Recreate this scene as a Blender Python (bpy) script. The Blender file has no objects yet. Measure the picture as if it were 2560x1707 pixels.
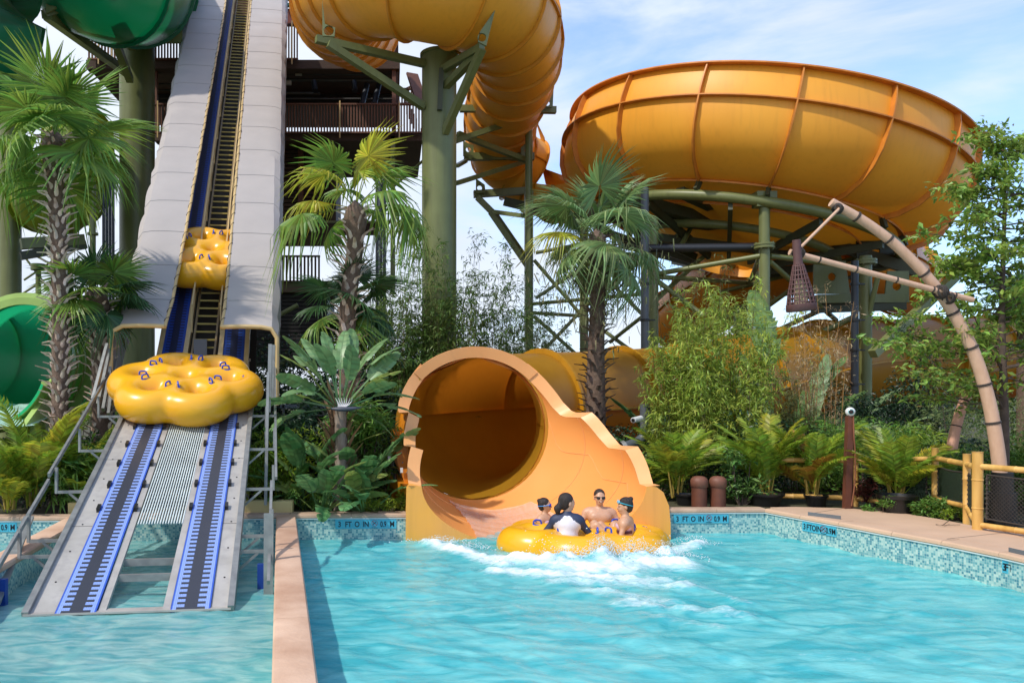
import bpy, math, random
import numpy as np
from mathutils import Vector, Matrix, geometry
R = math.radians
sc = bpy.context.scene
col = sc.collection
rnd = random.Random(7)
rng = np.random.default_rng(11)
# ------------------------------------------------------------------ camera (level, lens shifted)
F, HY, X0, H = 2068.0, 986.0, 980.0, 2.3        # measured on the 2560 px wide photograph
cam = bpy.data.cameras.new("camera"); camo = bpy.data.objects.new("camera", cam); col.objects.link(camo)
camo.location = (0, 0, H); camo.rotation_euler = (R(90), 0, 0)
cam.sensor_width = 36; cam.lens = F / 2560 * 36
cam.shift_x = (1280 - X0) / 2560; cam.shift_y = (HY - 853.5) / 2560
cam.clip_start = 0.1; cam.clip_end = 3000
sc.camera = camo
# ------------------------------------------------------------------ view, world, sun
sc.view_settings.view_transform = 'Standard'; sc.view_settings.look = 'None'
sc.view_settings.gamma = 1; sc.view_settings.exposure = 0.38
sc.cycles.max_bounces = 7; sc.cycles.transparent_max_bounces = 10
sc.cycles.diffuse_bounces = 4; sc.cycles.glossy_bounces = 3; sc.cycles.transmission_bounces = 3
SUN = Vector((-0.56, -0.40, 0.84)).normalized()
sun = bpy.data.lights.new("sun", 'SUN'); suno = bpy.data.objects.new("sun", sun); col.objects.link(suno)
sun.energy = 2.7; sun.angle = R(1.6); sun.color = (1.0, 0.95, 0.87)
suno.rotation_euler = SUN.to_track_quat('Z', 'Y').to_euler(); suno.location = (-20, -10, 30)
w = bpy.data.worlds.new("World"); sc.world = w; w.use_nodes = True
nt = w.node_tree; N = nt.nodes; L = nt.links; N.clear()
out = N.new('ShaderNodeOutputWorld'); bg = N.new('ShaderNodeBackground')
sky = N.new('ShaderNodeTexSky'); sky.sky_type = 'NISHITA'; sky.sun_disc = False
sky.sun_elevation = math.asin(SUN.z); sky.sun_rotation = math.atan2(SUN.x, SUN.y)
bg.inputs['Strength'].default_value = 0.13
tc = N.new('ShaderNodeTexCoord'); sep = N.new('ShaderNodeSeparateXYZ'); L.new(tc.outputs['Generated'], sep.inputs[0])
mp = N.new('ShaderNodeMapping'); mp.inputs['Scale'].default_value = (1.0, 0.8, 3.0); mp.inputs['Rotation'].default_value = (0.15, 0.35, 0.2)
mp.inputs['Location'].default_value = (0.55, 0.3, 0.2)
L.new(tc.outputs['Generated'], mp.inputs[0])
nz = N.new('ShaderNodeTexNoise'); nz.inputs['Scale'].default_value = 2.6; nz.inputs['Detail'].default_value = 9; nz.inputs['Roughness'].default_value = 0.56
nz.inputs['Distortion'].default_value = 0.35
L.new(mp.outputs[0], nz.inputs[0])
# more blue to the right and up, white veil low and to the left
ma = N.new('ShaderNodeMath'); ma.operation = 'MULTIPLY'; ma.inputs[1].default_value = 0.42; L.new(sep.outputs[0], ma.inputs[0])
mb = N.new('ShaderNodeMath'); mb.operation = 'MULTIPLY'; mb.inputs[1].default_value = 0.30; L.new(sep.outputs[2], mb.inputs[0])
mc = N.new('ShaderNodeMath'); mc.operation = 'ADD'; L.new(ma.outputs[0], mc.inputs[0]); L.new(mb.outputs[0], mc.inputs[1])
md = N.new('ShaderNodeMath'); md.operation = 'SUBTRACT'; L.new(nz.outputs[0], md.inputs[0]); L.new(mc.outputs[0], md.inputs[1])
rp = N.new('ShaderNodeMapRange'); rp.inputs[1].default_value = 0.20; rp.inputs[2].default_value = 0.47; rp.inputs[3].default_value = 0.16; rp.inputs[4].default_value = 0.97
rp.interpolation_type = 'SMOOTHSTEP'
L.new(md.outputs[0], rp.inputs[0])
nz2 = N.new('ShaderNodeTexNoise'); nz2.inputs['Scale'].default_value = 3.1; nz2.inputs['Detail'].default_value = 5; L.new(mp.outputs[0], nz2.inputs[0])
cr = N.new('ShaderNodeMix'); cr.data_type = 'RGBA'
cr.inputs[6].default_value = (4.0, 4.6, 5.6, 1); cr.inputs[7].default_value = (6.6, 6.9, 7.4, 1)
L.new(nz2.outputs[0], cr.inputs[0])
mx = N.new('ShaderNodeMix'); mx.data_type = 'RGBA'; L.new(rp.outputs[0], mx.inputs[0])
gm = N.new('ShaderNodeMix'); gm.data_type = 'RGBA'; gm.blend_type = 'MULTIPLY'; gm.inputs[0].default_value = 1
gm.inputs[7].default_value = (1.25, 1.5, 1.85, 1); L.new(sky.outputs[0], gm.inputs[6])
L.new(gm.outputs[2], mx.inputs[6]); L.new(cr.outputs[2], mx.inputs[7])
L.new(mx.outputs[2], bg.inputs['Color']); L.new(bg.outputs[0], out.inputs[0])

# ------------------------------------------------------------------ coordinates
def P(px, py, d): return ((px - X0) / F * d, d, H - (py - HY) / F * d)
def G(px, py, z=0.0):
    d = F * (H - z) / (py - HY); return ((px - X0) / F * d, d, z)
def Zy(py, d): return H - (py - HY) / F * d
def Xp(px, d): return (px - X0) / F * d
def V3(*a): return np.array(a, float)
DK = 0.38      # deck level above the water
SL = 0.33      # soil level

# ------------------------------------------------------------------ materials
MT = {}
def mat(name, c, c2=None, rough=0.5, scale=3.0, detail=5, metal=0.0, bump=0.0, bscale=None, trans=0.0, tcol=None, coat=0.0, island=0.0,
        spec=0.5, stretch=None, emit=None, streak=0.0, alpha=1.0):
    if name in MT: return MT[name]
    m = bpy.data.materials.new(name); m.use_nodes = True; MT[name] = m
    nt = m.node_tree; N = nt.nodes; L = nt.links; b = N['Principled BSDF']; o = N['Material Output']
    b.inputs['Roughness'].default_value = rough; b.inputs['Metallic'].default_value = metal
    b.inputs['Specular IOR Level'].default_value = spec
    if coat: b.inputs['Coat Weight'].default_value = coat; b.inputs['Coat Roughness'].default_value = 0.12
    b.inputs['Alpha'].default_value = alpha
    tc = N.new('ShaderNodeTexCoord'); vec = tc.outputs['Object']
    if stretch:
        mp = N.new('ShaderNodeMapping'); mp.inputs['Scale'].default_value = stretch; L.new(vec, mp.inputs[0]); vec = mp.outputs[0]
    nz = N.new('ShaderNodeTexNoise'); nz.inputs['Scale'].default_value = scale; nz.inputs['Detail'].default_value = detail; L.new(vec, nz.inputs[0])
    c2 = c2 or tuple(x * 0.82 for x in c)
    mr = N.new('ShaderNodeMapRange'); mr.inputs[1].default_value = 0.3; mr.inputs[2].default_value = 0.7; L.new(nz.outputs[0], mr.inputs[0])
    mx = N.new('ShaderNodeMix'); mx.data_type = 'RGBA'; L.new(mr.outputs[0], mx.inputs[0])
    mx.inputs[6].default_value = (*c, 1); mx.inputs[7].default_value = (*c2, 1)
    cout = mx.outputs[2]
    if island:
        ge = N.new('ShaderNodeNewGeometry'); hs = N.new('ShaderNodeHueSaturation')
        r1 = N.new('ShaderNodeMapRange'); r1.inputs[3].default_value = 0.5 - 0.045 * island; r1.inputs[4].default_value = 0.5 + 0.03 * island
        r2 = N.new('ShaderNodeMapRange'); r2.inputs[3].default_value = 1 - 0.5 * island; r2.inputs[4].default_value = 1 + 0.55 * island
        L.new(ge.outputs['Random Per Island'], r1.inputs[0]); L.new(r1.outputs[0], hs.inputs['Hue'])
        ml = N.new('ShaderNodeMath'); ml.operation = 'MULTIPLY'; ml.inputs[1].default_value = 7.31
        fr = N.new('ShaderNodeMath'); fr.operation = 'FRACT'
        L.new(ge.outputs['Random Per Island'], ml.inputs[0]); L.new(ml.outputs[0], fr.inputs[0]); L.new(fr.outputs[0], r2.inputs[0])
        L.new(r2.outputs[0], hs.inputs['Value']); L.new(cout, hs.inputs['Color']); cout = hs.outputs[0]
    if streak:
        mp2 = N.new('ShaderNodeMapping'); mp2.inputs['Scale'].default_value = (5, 5, 0.35); L.new(tc.outputs['Object'], mp2.inputs[0])
        n3 = N.new('ShaderNodeTexNoise'); n3.inputs['Scale'].default_value = 1.7; n3.inputs['Detail'].default_value = 6; L.new(mp2.outputs[0], n3.inputs[0])
        m3 = N.new('ShaderNodeMapRange'); m3.inputs[1].default_value = 0.5; m3.inputs[2].default_value = 0.8; m3.inputs[4].default_value = streak; L.new(n3.outputs[0], m3.inputs[0])
        x3 = N.new('ShaderNodeMix'); x3.data_type = 'RGBA'; x3.inputs[7].default_value = (c[0] * .45, c[1] * .42, c[2] * .5, 1)
        L.new(m3.outputs[0], x3.inputs[0]); L.new(cout, x3.inputs[6]); cout = x3.outputs[2]
    L.new(cout, b.inputs['Base Color'])
    if bump:
        n2 = N.new('ShaderNodeTexNoise'); n2.inputs['Scale'].default_value = bscale or scale * 8; n2.inputs['Detail'].default_value = 6; L.new(vec, n2.inputs[0])
        bp = N.new('ShaderNodeBump'); bp.inputs['Strength'].default_value = bump; bp.inputs['Distance'].default_value = 0.02
        L.new(n2.outputs[0], bp.inputs['Height']); L.new(bp.outputs[0], b.inputs['Normal'])
    if trans:
        t = N.new('ShaderNodeBsdfTranslucent'); ms = N.new('ShaderNodeMixShader'); ms.inputs[0].default_value = trans
        if tcol: t.inputs[0].default_value = (*tcol, 1)
        else: L.new(cout, t.inputs[0])
        L.new(b.outputs[0], ms.inputs[1]); L.new(t.outputs[0], ms.inputs[2]); L.new(ms.outputs[0], o.inputs[0])
    if emit:
        b.inputs['Emission Color'].default_value = (*emit[0], 1); b.inputs['Emission Strength'].default_value = emit[1]
    return m

M_or = mat('orange_fibreglass', (.82, .30, .018), (.74, .25, .012), rough=.33, scale=1.2, trans=.13, tcol=(.9, .25, .01), streak=.25, bump=.03, bscale=6)
M_orb = mat('weathered_orange_fibreglass', (.88, .40, .035), (.80, .34, .028), rough=.48, scale=.6, trans=.07, tcol=(.95, .4, .02), streak=.2)
M_orl = mat('pale_orange_fibreglass', (.90, .44, .17), (.87, .40, .14), rough=.42, scale=1.5, trans=.06, streak=.08)
M_yel = mat('yellow_fibreglass', (.54, .26, .012), (.48, .22, .01), rough=.38, scale=1.0, trans=.06, streak=.35)
M_oliveyel = mat('ochre_fibreglass', (.56, .27, .015), (.48, .225, .012), rough=.45, scale=1.0, trans=.03, streak=.35)
M_rib = mat('orange_flange', (.70, .25, .03), (.50, .165, .02), rough=.5, scale=3, streak=.3)
M_green = mat('green_fibreglass', (.003, .15, .065), (.003, .11, .05), rough=.3, scale=1, trans=.14, tcol=(.0, .45, .16))
M_greenl = mat('pale_green_fibreglass', (.42, .58, .16), (.38, .52, .14), rough=.4, trans=.1)
M_steel_g = mat('olive_painted_steel', (.165, .185, .065), (.14, .155, .052), rough=.42, scale=2.2, streak=.45, bump=.04)
M_steel_d = mat('dark_green_steel', (.05, .06, .028), (.04, .045, .02), rough=.5)
M_wood = mat('dark_brown_timber', (.070, .036, .020), (.045, .024, .014), rough=.75, scale=4, stretch=(1, 1, 6), bump=.2)
M_woodr = mat('red_brown_timber', (.155, .058, .030), (.10, .04, .02), rough=.7, scale=4, stretch=(4, 4, 1), bump=.15)
M_dark = mat('black_machinery', (.012, .012, .013), (.02, .019, .018), rough=.6)
M_blackpipe = mat('black_pipe', (.018, .022, .03), rough=.4)
M_greypipe = mat('grey_pvc_pipe', (.10, .115, .13), rough=.45)
M_galv = mat('galvanised_steel', (.36, .36, .34), (.24, .24, .235), rough=.42, metal=.55, scale=7, bump=.05)
M_bed = mat('stainless_bed', (.52, .485, .44), (.40, .37, .33), rough=.45, metal=.25, scale=2.6, bump=.06, streak=.35)
M_tanrail = mat('tan_painted_rail', (.62, .44, .20), (.52, .36, .15), rough=.5, scale=4)
M_fab = mat('grey_shade_fabric', (.45, .405, .375), (.41, .37, .345), rough=.85, scale=1.6, bump=.25, bscale=5, trans=.06)
M_fabi = mat('grey_fabric_seam', (.37, .345, .335), rough=.85)
M_raft = mat('yellow_inflatable', (.90, .45, .014), (.87, .41, .012), rough=.30, scale=1.5, coat=.2, bump=.10, bscale=2.0, trans=.08)
M_blue = mat('blue_handle_plastic', (.02, .07, .50), rough=.35)
M_conc = mat('peach_concrete', (.60, .40, .27), (.50, .33, .22), rough=.8, scale=1.3, bump=.25, bscale=30, streak=.0)
M_cope = mat('coping_stone', (.52, .36, .25), (.38, .26, .185), rough=.8, scale=4, bump=.3, bscale=40)
M_soil = mat('mulch_soil', (.045, .028, .018), (.10, .07, .045), rough=.95, scale=6, bump=.8, bscale=25)
M_bam = mat('yellow_bamboo_pole', (.72, .43, .12), (.54, .29, .07), rough=.42, scale=9, stretch=(1, 1, .3))
M_tanpole = mat('tan_bamboo_pole', (.62, .40, .27), (.55, .34, .22), rough=.55, scale=6, stretch=(3, 3, 1))
M_rope = mat('dark_rope', (.035, .028, .025), (.06, .045, .035), rough=.8, scale=30, bump=.5)
M_lant = mat('plum_brown_wicker', (.115, .048, .043), (.09, .04, .036), rough=.6, scale=12)
M_glow = mat('cream_lamp_shade', (.75, .62, .38), rough=.6, trans=.3)
M_white = mat('white_plastic', (.8, .8, .8), rough=.4)
M_black = mat('black_plastic', (.012, .012, .013), rough=.35)
M_rust = mat('rusty_brown_metal', (.15, .045, .022), (.075, .026, .016), rough=.6, scale=5, streak=.4)
M_beam = mat('cream_yellow_beam', (.60, .47, .20), (.52, .40, .17), rough=.6)
M_trunk = mat('palm_fibre', (.10, .062, .042), (.18, .12, .085), rough=.9, scale=12, bump=.8, bscale=40)
M_boot = mat('palm_leaf_base', (.68, .57, .47), (.46, .34, .26), rough=.85, scale=9, island=.55)
M_bark = mat('grey_brown_bark', (.12, .085, .065), (.07, .05, .04), rough=.9, scale=10, bump=.5)
M_culm = mat('bamboo_culm', (.14, .12, .05), (.10, .075, .03), rough=.6, island=.5)
def leafm(name, c, c2, t=.35, tc=None, r=.42, isl=.8, scale=1.5): return mat(name, c, c2, rough=r, scale=scale, trans=t, tcol=tc, island=isl, spec=.45)
L_fan = leafm('fan_palm_green', (.23, .37, .06), (.14, .27, .045), .45)
L_fanb = leafm('fan_palm_blue_green', (.24, .35, .13), (.16, .27, .09), .4)
L_fany = leafm('fan_palm_yellow', (.55, .52, .05), (.34, .42, .05), .5)
L_fand = leafm('fan_palm_dark', (.07, .15, .05), (.04, .11, .035), .3)
L_areca = leafm('areca_green', (.20, .34, .035), (.30, .38, .035), .45)
L_areca2 = leafm('areca_gold', (.46, .42, .035), (.26, .34, .03), .45, scale=3)
L_ban = leafm('banana_leaf_green', (.12, .26, .075), (.07, .18, .05), .32, r=.32, isl=.6)
L_bany = leafm('banana_leaf_pale', (.30, .38, .10), (.20, .30, .08), .4, r=.35, isl=.5)
L_bamb = leafm('bamboo_leaf_lime', (.42, .50, .09), (.28, .40, .06), .45, scale=.9)
L_bamd = leafm('bamboo_leaf_dark', (.10, .19, .045), (.15, .24, .05), .4)
L_bamg = leafm('bamboo_leaf_olive', (.26, .32, .12), (.18, .25, .08), .4)
L_dry = leafm('dry_straw_leaf', (.50, .38, .21), (.34, .25, .13), .3)
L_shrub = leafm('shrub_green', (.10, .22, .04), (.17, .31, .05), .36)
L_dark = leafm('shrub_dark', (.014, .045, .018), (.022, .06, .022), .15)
L_tree = leafm('tree_leaf', (.20, .34, .06), (.28, .40, .07), .42, scale=2.5)
L_treer = leafm('tree_leaf_reddish', (.30, .17, .05), (.18, .20, .04), .3)
L_red = leafm('red_foliage', (.16, .03, .03), (.08, .05, .02), .3)

# ------------------------------------------------------------------ objects
def tag(o, label=None, cat=None, group=None, kind=None):
    if label: o['label'] = label
    if cat: o['category'] = cat
    if group: o['group'] = group
    if kind: o['kind'] = kind
    return o
def thing(name, label, cat, loc=(0, 0, 0), group=None, rot=(0, 0, 0)):
    o = bpy.data.objects.new(name, None); col.objects.link(o); o.empty_display_size = .2
    o.location = loc; o.rotation_euler = rot
    return tag(o, label, cat, group)
def off(parent):
    o = Vector((0, 0, 0)); p = parent
    while p is not None: o += Vector(p.location); p = p.parent
    return np.array(o)
def rotm(axis, a):
    return np.array(Matrix.Rotation(a, 3, axis))
def frame_z(dirv):
    z = np.array(dirv, float); z /= np.linalg.norm(z) + 1e-12
    u = np.cross((0, 0, 1.0), z)
    if np.linalg.norm(u) < 1e-4: u = np.array((1.0, 0, 0))
    u /= np.linalg.norm(u); v = np.cross(z, u)
    return u, v, z
class MB:
    def __init__(s): s.v = []; s.f = []; s.m = []; s.n = 0; s.uv = None
    def add(s, v, f, mi=0):
        v = np.asarray(v, float).reshape(-1, 3); s.v.append(v)
        for q in f: s.f.append(tuple(int(i) + s.n for i in q)); s.m.append(mi)
        s.n += len(v); return s
    def box(s, c, size, rot=None, mi=0):
        x, y, z = [q / 2 for q in size]
        v = np.array([(a * x, b * y, d * z) for d in (-1, 1) for b in (-1, 1) for a in (-1, 1)])
        if rot is not None: v = v @ np.asarray(rot).T
        return s.add(v + np.array(c), [(0, 2, 3, 1), (4, 5, 7, 6), (0, 1, 5, 4), (2, 6, 7, 3), (0, 4, 6, 2), (1, 3, 7, 5)], mi)
    def bar(s, a, b, w, h=None, mi=0, up=(0, 0, 1)):
        a = np.array(a, float); b = np.array(b, float); h = h or w; z = b - a; ln = np.linalg.norm(z); z /= ln
        u = np.cross(up, z)
        if np.linalg.norm(u) < 1e-3: u = np.cross((0, 1, 0), z)
        u /= np.linalg.norm(u); v = np.cross(z, u)
        return s.box((a + b) / 2, (w, h, ln), np.array([u, v, z]).T, mi)
    def tube(s, pts, r, n=10, caps=True, mi=0, a0=0, a1=2 * math.pi, flat=1.0):
        pts = np.array(pts, float); k = len(pts)
        rr = np.full(k, r, float) if np.isscalar(r) else np.array(r, float)
        t = np.gradient(pts, axis=0); t /= np.linalg.norm(t, axis=1)[:, None] + 1e-12
        full = abs(a1 - a0 - 2 * math.pi) < 1e-6
        m = n if full else n + 1
        an = a0 + (a1 - a0) * np.arange(m) / n
        vs = []; u = None
        for i in range(k):
            if u is None: u, v, _ = frame_z(t[i])
            else:
                u = u - t[i] * np.dot(u, t[i]); u /= np.linalg.norm(u) + 1e-12; v = np.cross(t[i], u)
            vs.append(pts[i] + rr[i] * (np.outer(np.cos(an), u) + flat * np.outer(np.sin(an), v)))
        vs = np.concatenate(vs); f = []
        for i in range(k - 1):
            for j in range(n):
                j2 = (j + 1) % m
                f.append((i * m + j, i * m + j2, (i + 1) * m + j2, (i + 1) * m + j))
        if caps and full:
            f.append(tuple(range(m - 1, -1, -1))); f.append(tuple((k - 1) * m + j for j in range(m)))
        return s.add(vs, f, mi)
    def cyl(s, a, b, r, n=14, r2=None, mi=0, caps=True):
        return s.tube([a, b], [r, r if r2 is None else r2], n, caps, mi)
    def lathe(s, c, prof, n=24, axis=(0, 0, 1), mi=0):
        u, v, z = frame_z(axis); c = np.array(c, float); an = 2 * math.pi * np.arange(n) / n
        vs = np.concatenate([c + z * h + r * (np.outer(np.cos(an), u) + np.outer(np.sin(an), v)) for r, h in prof])
        f = [(i * n + j, i * n + (j + 1) % n, (i + 1) * n + (j + 1) % n, (i + 1) * n + j) for i in range(len(prof) - 1) for j in range(n)]
        return s.add(vs, f, mi)
    def poly_prism(s, pts, n0, th, mi=0):
        """flat outline pts (3D, planar) extruded by th along n0"""
        p = np.array(pts, float); n0 = np.array(n0, float); n0 /= np.linalg.norm(n0); k = len(p)
        tri = geometry.tessellate_polygon([[Vector(q) for q in p]])
        v = np.concatenate([p, p + n0 * th]); f = [tuple(t) for t in tri] + [tuple(q + k for q in t[::-1]) for t in tri]
        f += [(i, (i + 1) % k, (i + 1) % k + k, i + k) for i in range(k)]
        return s.add(v, f, mi)
    def build(s, name, m, parent=None, smooth=True, local=False, ang=40):
        me = bpy.data.meshes.new(name)
        v = np.concatenate(s.v) if s.v else np.zeros((0, 3))
        if parent is not None and not local: v = v - off(parent)
        nf = len(s.f); lens = np.array([len(f) for f in s.f], np.int32)
        me.vertices.add(len(v)); me.vertices.foreach_set('co', v.astype(np.float32).ravel())
        flat = np.fromiter((i for f in s.f for i in f), np.int32, int(lens.sum()))
        me.loops.add(len(flat)); me.loops.foreach_set('vertex_index', flat)
        me.polygons.add(nf); me.polygons.foreach_set('loop_start', np.concatenate([[0], np.cumsum(lens)[:-1]]).astype(np.int32))
        ms = m if isinstance(m, (list, tuple)) else [m]
        for q in ms: me.materials.append(q)
        me.polygons.foreach_set('material_index', np.array(s.m, np.int32))
        me.update(calc_edges=True)
        if s.uv is not None:
            ul = me.uv_layers.new(name='uv'); uvs = np.concatenate(s.uv)
            ul.data.foreach_set('uv', uvs[flat].astype(np.float32).ravel())
        if not smooth: me.polygons.foreach_set('use_smooth', np.zeros(nf, bool))
        if smooth:
            me.polygons.foreach_set('use_smooth', np.ones(nf, bool))
            if ang: me.set_sharp_from_angle(angle=R(ang))
        o = bpy.data.objects.new(name, me); col.objects.link(o)
        if parent is not None: o.parent = parent
        return o
def copy_tree(o, parent=None):
    c = o.copy(); col.objects.link(c); c.parent = parent
    for ch in list(KIDS.get(o.name, [])): 
        cc = copy_tree(ch, c)
        KIDS.setdefault(c.name, []).append(cc)
    return c
KIDS = {}
def index_kids(root):
    for o in root.children_recursive: 
        l = KIDS.setdefault(o.parent.name, [])
        if o not in l: l.append(o)
def spline(pts, n):
    """Catmull-Rom through pts, n samples evenly spaced by length"""
    p = np.array(pts, float); p = np.vstack([2 * p[0] - p[1], p, 2 * p[-1] - p[-2]]); o = []
    for i in range(1, len(p) - 2):
        for t in np.linspace(0, 1, 24, endpoint=False):
            a, b, c, d = p[i - 1], p[i], p[i + 1], p[i + 2]
            o.append(.5 * ((2 * b) + (-a + c) * t + (2 * a - 5 * b + 4 * c - d) * t * t + (-a + 3 * b - 3 * c + d) * t ** 3))
    o.append(p[-2]); o = np.array(o)
    s = np.concatenate([[0], np.cumsum(np.linalg.norm(np.diff(o, axis=0), axis=1))])
    q = np.linspace(0, s[-1], n)
    return np.array([np.interp(q, s, o[:, k]) for k in range(o.shape[1])]).T

# smooth implicit surfaces -> mesh (surface nets)
def sd_caps(a, b, ra, rb):
    a = np.array(a, float); b = np.array(b, float)
    def f(p):
        ab = b - a; t = np.clip(((p - a) @ ab) / (ab @ ab + 1e-9), 0, 1)
        return np.linalg.norm(p - a - t[..., None] * ab, axis=-1) - (ra + (rb - ra) * t)
    return f
def sd_ell(c, r, rot=None):
    c = np.array(c, float); r = np.array(r, float)
    def f(p):
        q = p - c
        if rot is not None: q = q @ rot
        k = np.linalg.norm(q / r, axis=-1); return (k - 1) * r.min() * np.clip(.5 + .5 * k, .6, 1.6)
    return f
def smin(a, b, k):
    h = np.clip(.5 + .5 * (b - a) / k, 0, 1); return b + (a - b) * h - k * h * (1 - h)
def nets(V, lo, h):
    nx, ny, nz_ = V.shape; S = V < 0
    acc = np.zeros((nx - 1, ny - 1, nz_ - 1, 3)); cnt = np.zeros((nx - 1, ny - 1, nz_ - 1))
    cs = [(i, j, k) for i in (0, 1) for j in (0, 1) for k in (0, 1)]
    def sub(A, c): return A[c[0]:c[0] + nx - 1, c[1]:c[1] + ny - 1, c[2]:c[2] + nz_ - 1]
    for c in cs:
        for ax in range(3):
            if c[ax] == 0:
                d = list(c); d[ax] = 1; va = sub(V, c); vb = sub(V, d); x = (va < 0) != (vb < 0)
                t = np.where(x, va / np.where(x, va - vb, 1), 0)
                for q in range(3): acc[..., q] += np.where(x, c[q] + (t if q == ax else 0), 0)
                cnt += x
    m = cnt > 0; idx = -np.ones(m.shape, int); idx[m] = np.arange(m.sum())
    I = np.argwhere(m); vs = (I + acc[m] / cnt[m][:, None]) * h + np.array(lo)
    F_ = []
    for ax in range(3):
        a, b = [q for q in range(3) if q != ax]
        s0 = [slice(None)] * 3; s1 = [slice(None)] * 3; s0[ax] = slice(0, -1); s1[ax] = slice(1, None)
        A = S[tuple(s0)]; B = S[tuple(s1)]; E = np.argwhere(A != B)
        E = E[(E[:, a] > 0) & (E[:, b] > 0) & (E[:, a] < V.shape[a] - 1) & (E[:, b] < V.shape[b] - 1)]
        da = np.zeros(3, int); da[a] = 1; db = np.zeros(3, int); db[b] = 1
        q = [idx[tuple((E - x).T)] for x in (da + db, db, 0 * da, da)]
        q = np.array(q).T; fl = A[tuple(E.T)]
        if ax == 1: fl = ~fl
        q[~fl] = q[~fl][:, ::-1]; F_.append(q)
    return vs, np.concatenate(F_)
def sdf_mesh(prims, lo, hi, h, k=.03, subtract=()):
    lo = np.array(lo, float); n = np.ceil((np.array(hi) - lo) / h).astype(int) + 1
    g = np.stack(np.meshgrid(*[lo[i] + h * np.arange(n[i]) for i in range(3)], indexing='ij'), -1)
    V = None
    for p in prims:
        kk = k
        if isinstance(p, tuple): p, kk = p
        d = p(g); V = d if V is None else smin(V, d, kk)
    for p in subtract: V = np.maximum(V, -p(g))
    return nets(V, lo, h)
# ================================================================== GROUND, POOL, DECK
RW = [(6.30, 13.95), (6.52, 13.2), (6.76, 12.5), (7.02, 11.6), (7.25, 10.9), (7.42, 10.1), (7.52, 9.2), (7.58, 8), (7.62, 4), (7.62, -5)]
BW = [(-9.5, 12.95), (-4.95, 13.05), (-1.64, 13.3), (0.32, 13.38), (0.32, 16.6), (4.52, 16.6), (4.52, 13.9)]
OUT = [(-9.5, -5)] + BW + RW                      # pool outline, clockwise
def sheet(name, outer, holes, z, m, kind='structure'):
    loops = [[Vector((*p, z)) for p in outer]] + [[Vector((*p, z)) for p in h] for h in holes]
    tri = geometry.tessellate_polygon(loops); vs = [v for l in loops for v in l]
    b = MB(); b.add(np.array(vs), tri); 
    o = b.build(name, m, smooth=False); 
    # face up
    me = o.data
    fl = [p.index for p in me.polygons if p.normal.z < 0]
    if fl:
        import bmesh; bm = bmesh.new(); bm.from_mesh(me); bm.faces.ensure_lookup_table()
        bmesh.ops.reverse_faces(bm, faces=[bm.faces[i] for i in fl]); bm.to_mesh(me); bm.free()
    return tag(o, kind=kind)
BIG = [(-900, -900), (-900, 1500), (900, 1500), (900, -900)]
M_gr = mat('planting_ground', (.05, .055, .022), (.075, .055, .03), rough=.95, scale=1.5, bump=.6, bscale=14)
sheet('ground', BIG, [OUT], SL, M_gr)
DKO = [(6.30, 14.1), (6.9, 14.15), (7.75, 13.95), (8.3, 13.3), (8.45, 12.7), (8.5, 12.2), (8.6, 11.8), (9.4, 11.3), (12, 10.9), (16, 10.5), (16, -5)]
def slab(name, pts, z0, z1, m, parent=None):
    b = MB(); b.poly_prism([(*p, z1) for p in pts], (0, 0, -1), z1 - z0)
    o = b.build(name, m, parent, smooth=False); 
    import bmesh; bm = bmesh.new(); bm.from_mesh(o.data); bmesh.ops.recalc_face_normals(bm, faces=bm.faces); bm.to_mesh(o.data); bm.free()
    return o
inner = [(x + .30, y) for x, y in RW]; inner[0] = (6.45, 14.1)
tag(slab('pool_deck', inner + DKO[::-1][:-1], .2, DK + .002, M_conc), kind='structure')
tag(slab('front_deck', [(-30, -5.3), (16, -5.3), (16, -30), (-30, -30)], .2, DK, M_conc), kind='structure')
# coping stones along the pool edge
def coping(name, pts, wd, m, side=1, z1=DK, label=None):
    b = MB(); seg = 0
    for a, c in zip(pts[:-1], pts[1:]):
        a = np.array(a, float); c = np.array(c, float); L_ = np.linalg.norm(c - a); t = (c - a) / L_; n = np.array([-t[1], t[0]]) * side
        k = max(1, int(round(L_ / .9)))
        for i in range(k):
            p0 = a + t * (L_ * i / k + .003); p1 = a + t * (L_ * (i + 1) / k - .003)
            o0 = -.025
            prof = [(o0, z1 - .055), (o0 + .008, z1 - .02), (o0 + .03, z1 - .002), (.06, z1), (wd, z1), (wd, z1 - .085), (0, z1 - .085)]
            vs = [];
            for p in (p0, p1):
                for q, z in prof: vs.append((*(p + n * q), z))
            m_ = len(prof); f = [(j, (j + 1) % m_, (j + 1) % m_ + m_, j + m_) for j in range(m_)] + [tuple(range(m_))[::-1], tuple(range(m_, 2 * m_))]
            b.add(vs, f)
    return tag(b.build(name, m, smooth=False), kind='structure')
coping('back_coping', BW[0:4], .27, M_cope)
coping('back_coping_right', [(4.62, 13.9), (6.30, 13.95)], .22, M_cope)
coping('side_coping', RW, .31, M_conc)
b = MB()
for i, (a, c) in enumerate((((7.38, 11.0), (8.75, 11.6)), ((7.85, 9.0), (12, 9.6)), ((6.75, 13.35), (7.6, 13.95)), ((8.6, 11.75), (8.15, 9.0)))):
    b.bar((*a, DK + .0035), (*c, DK + .0035), .012, .003)
tag(b.build('deck_joints', mat('joint_sealant', (.22, .16, .12), rough=.9), smooth=False), kind='structure')
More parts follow.
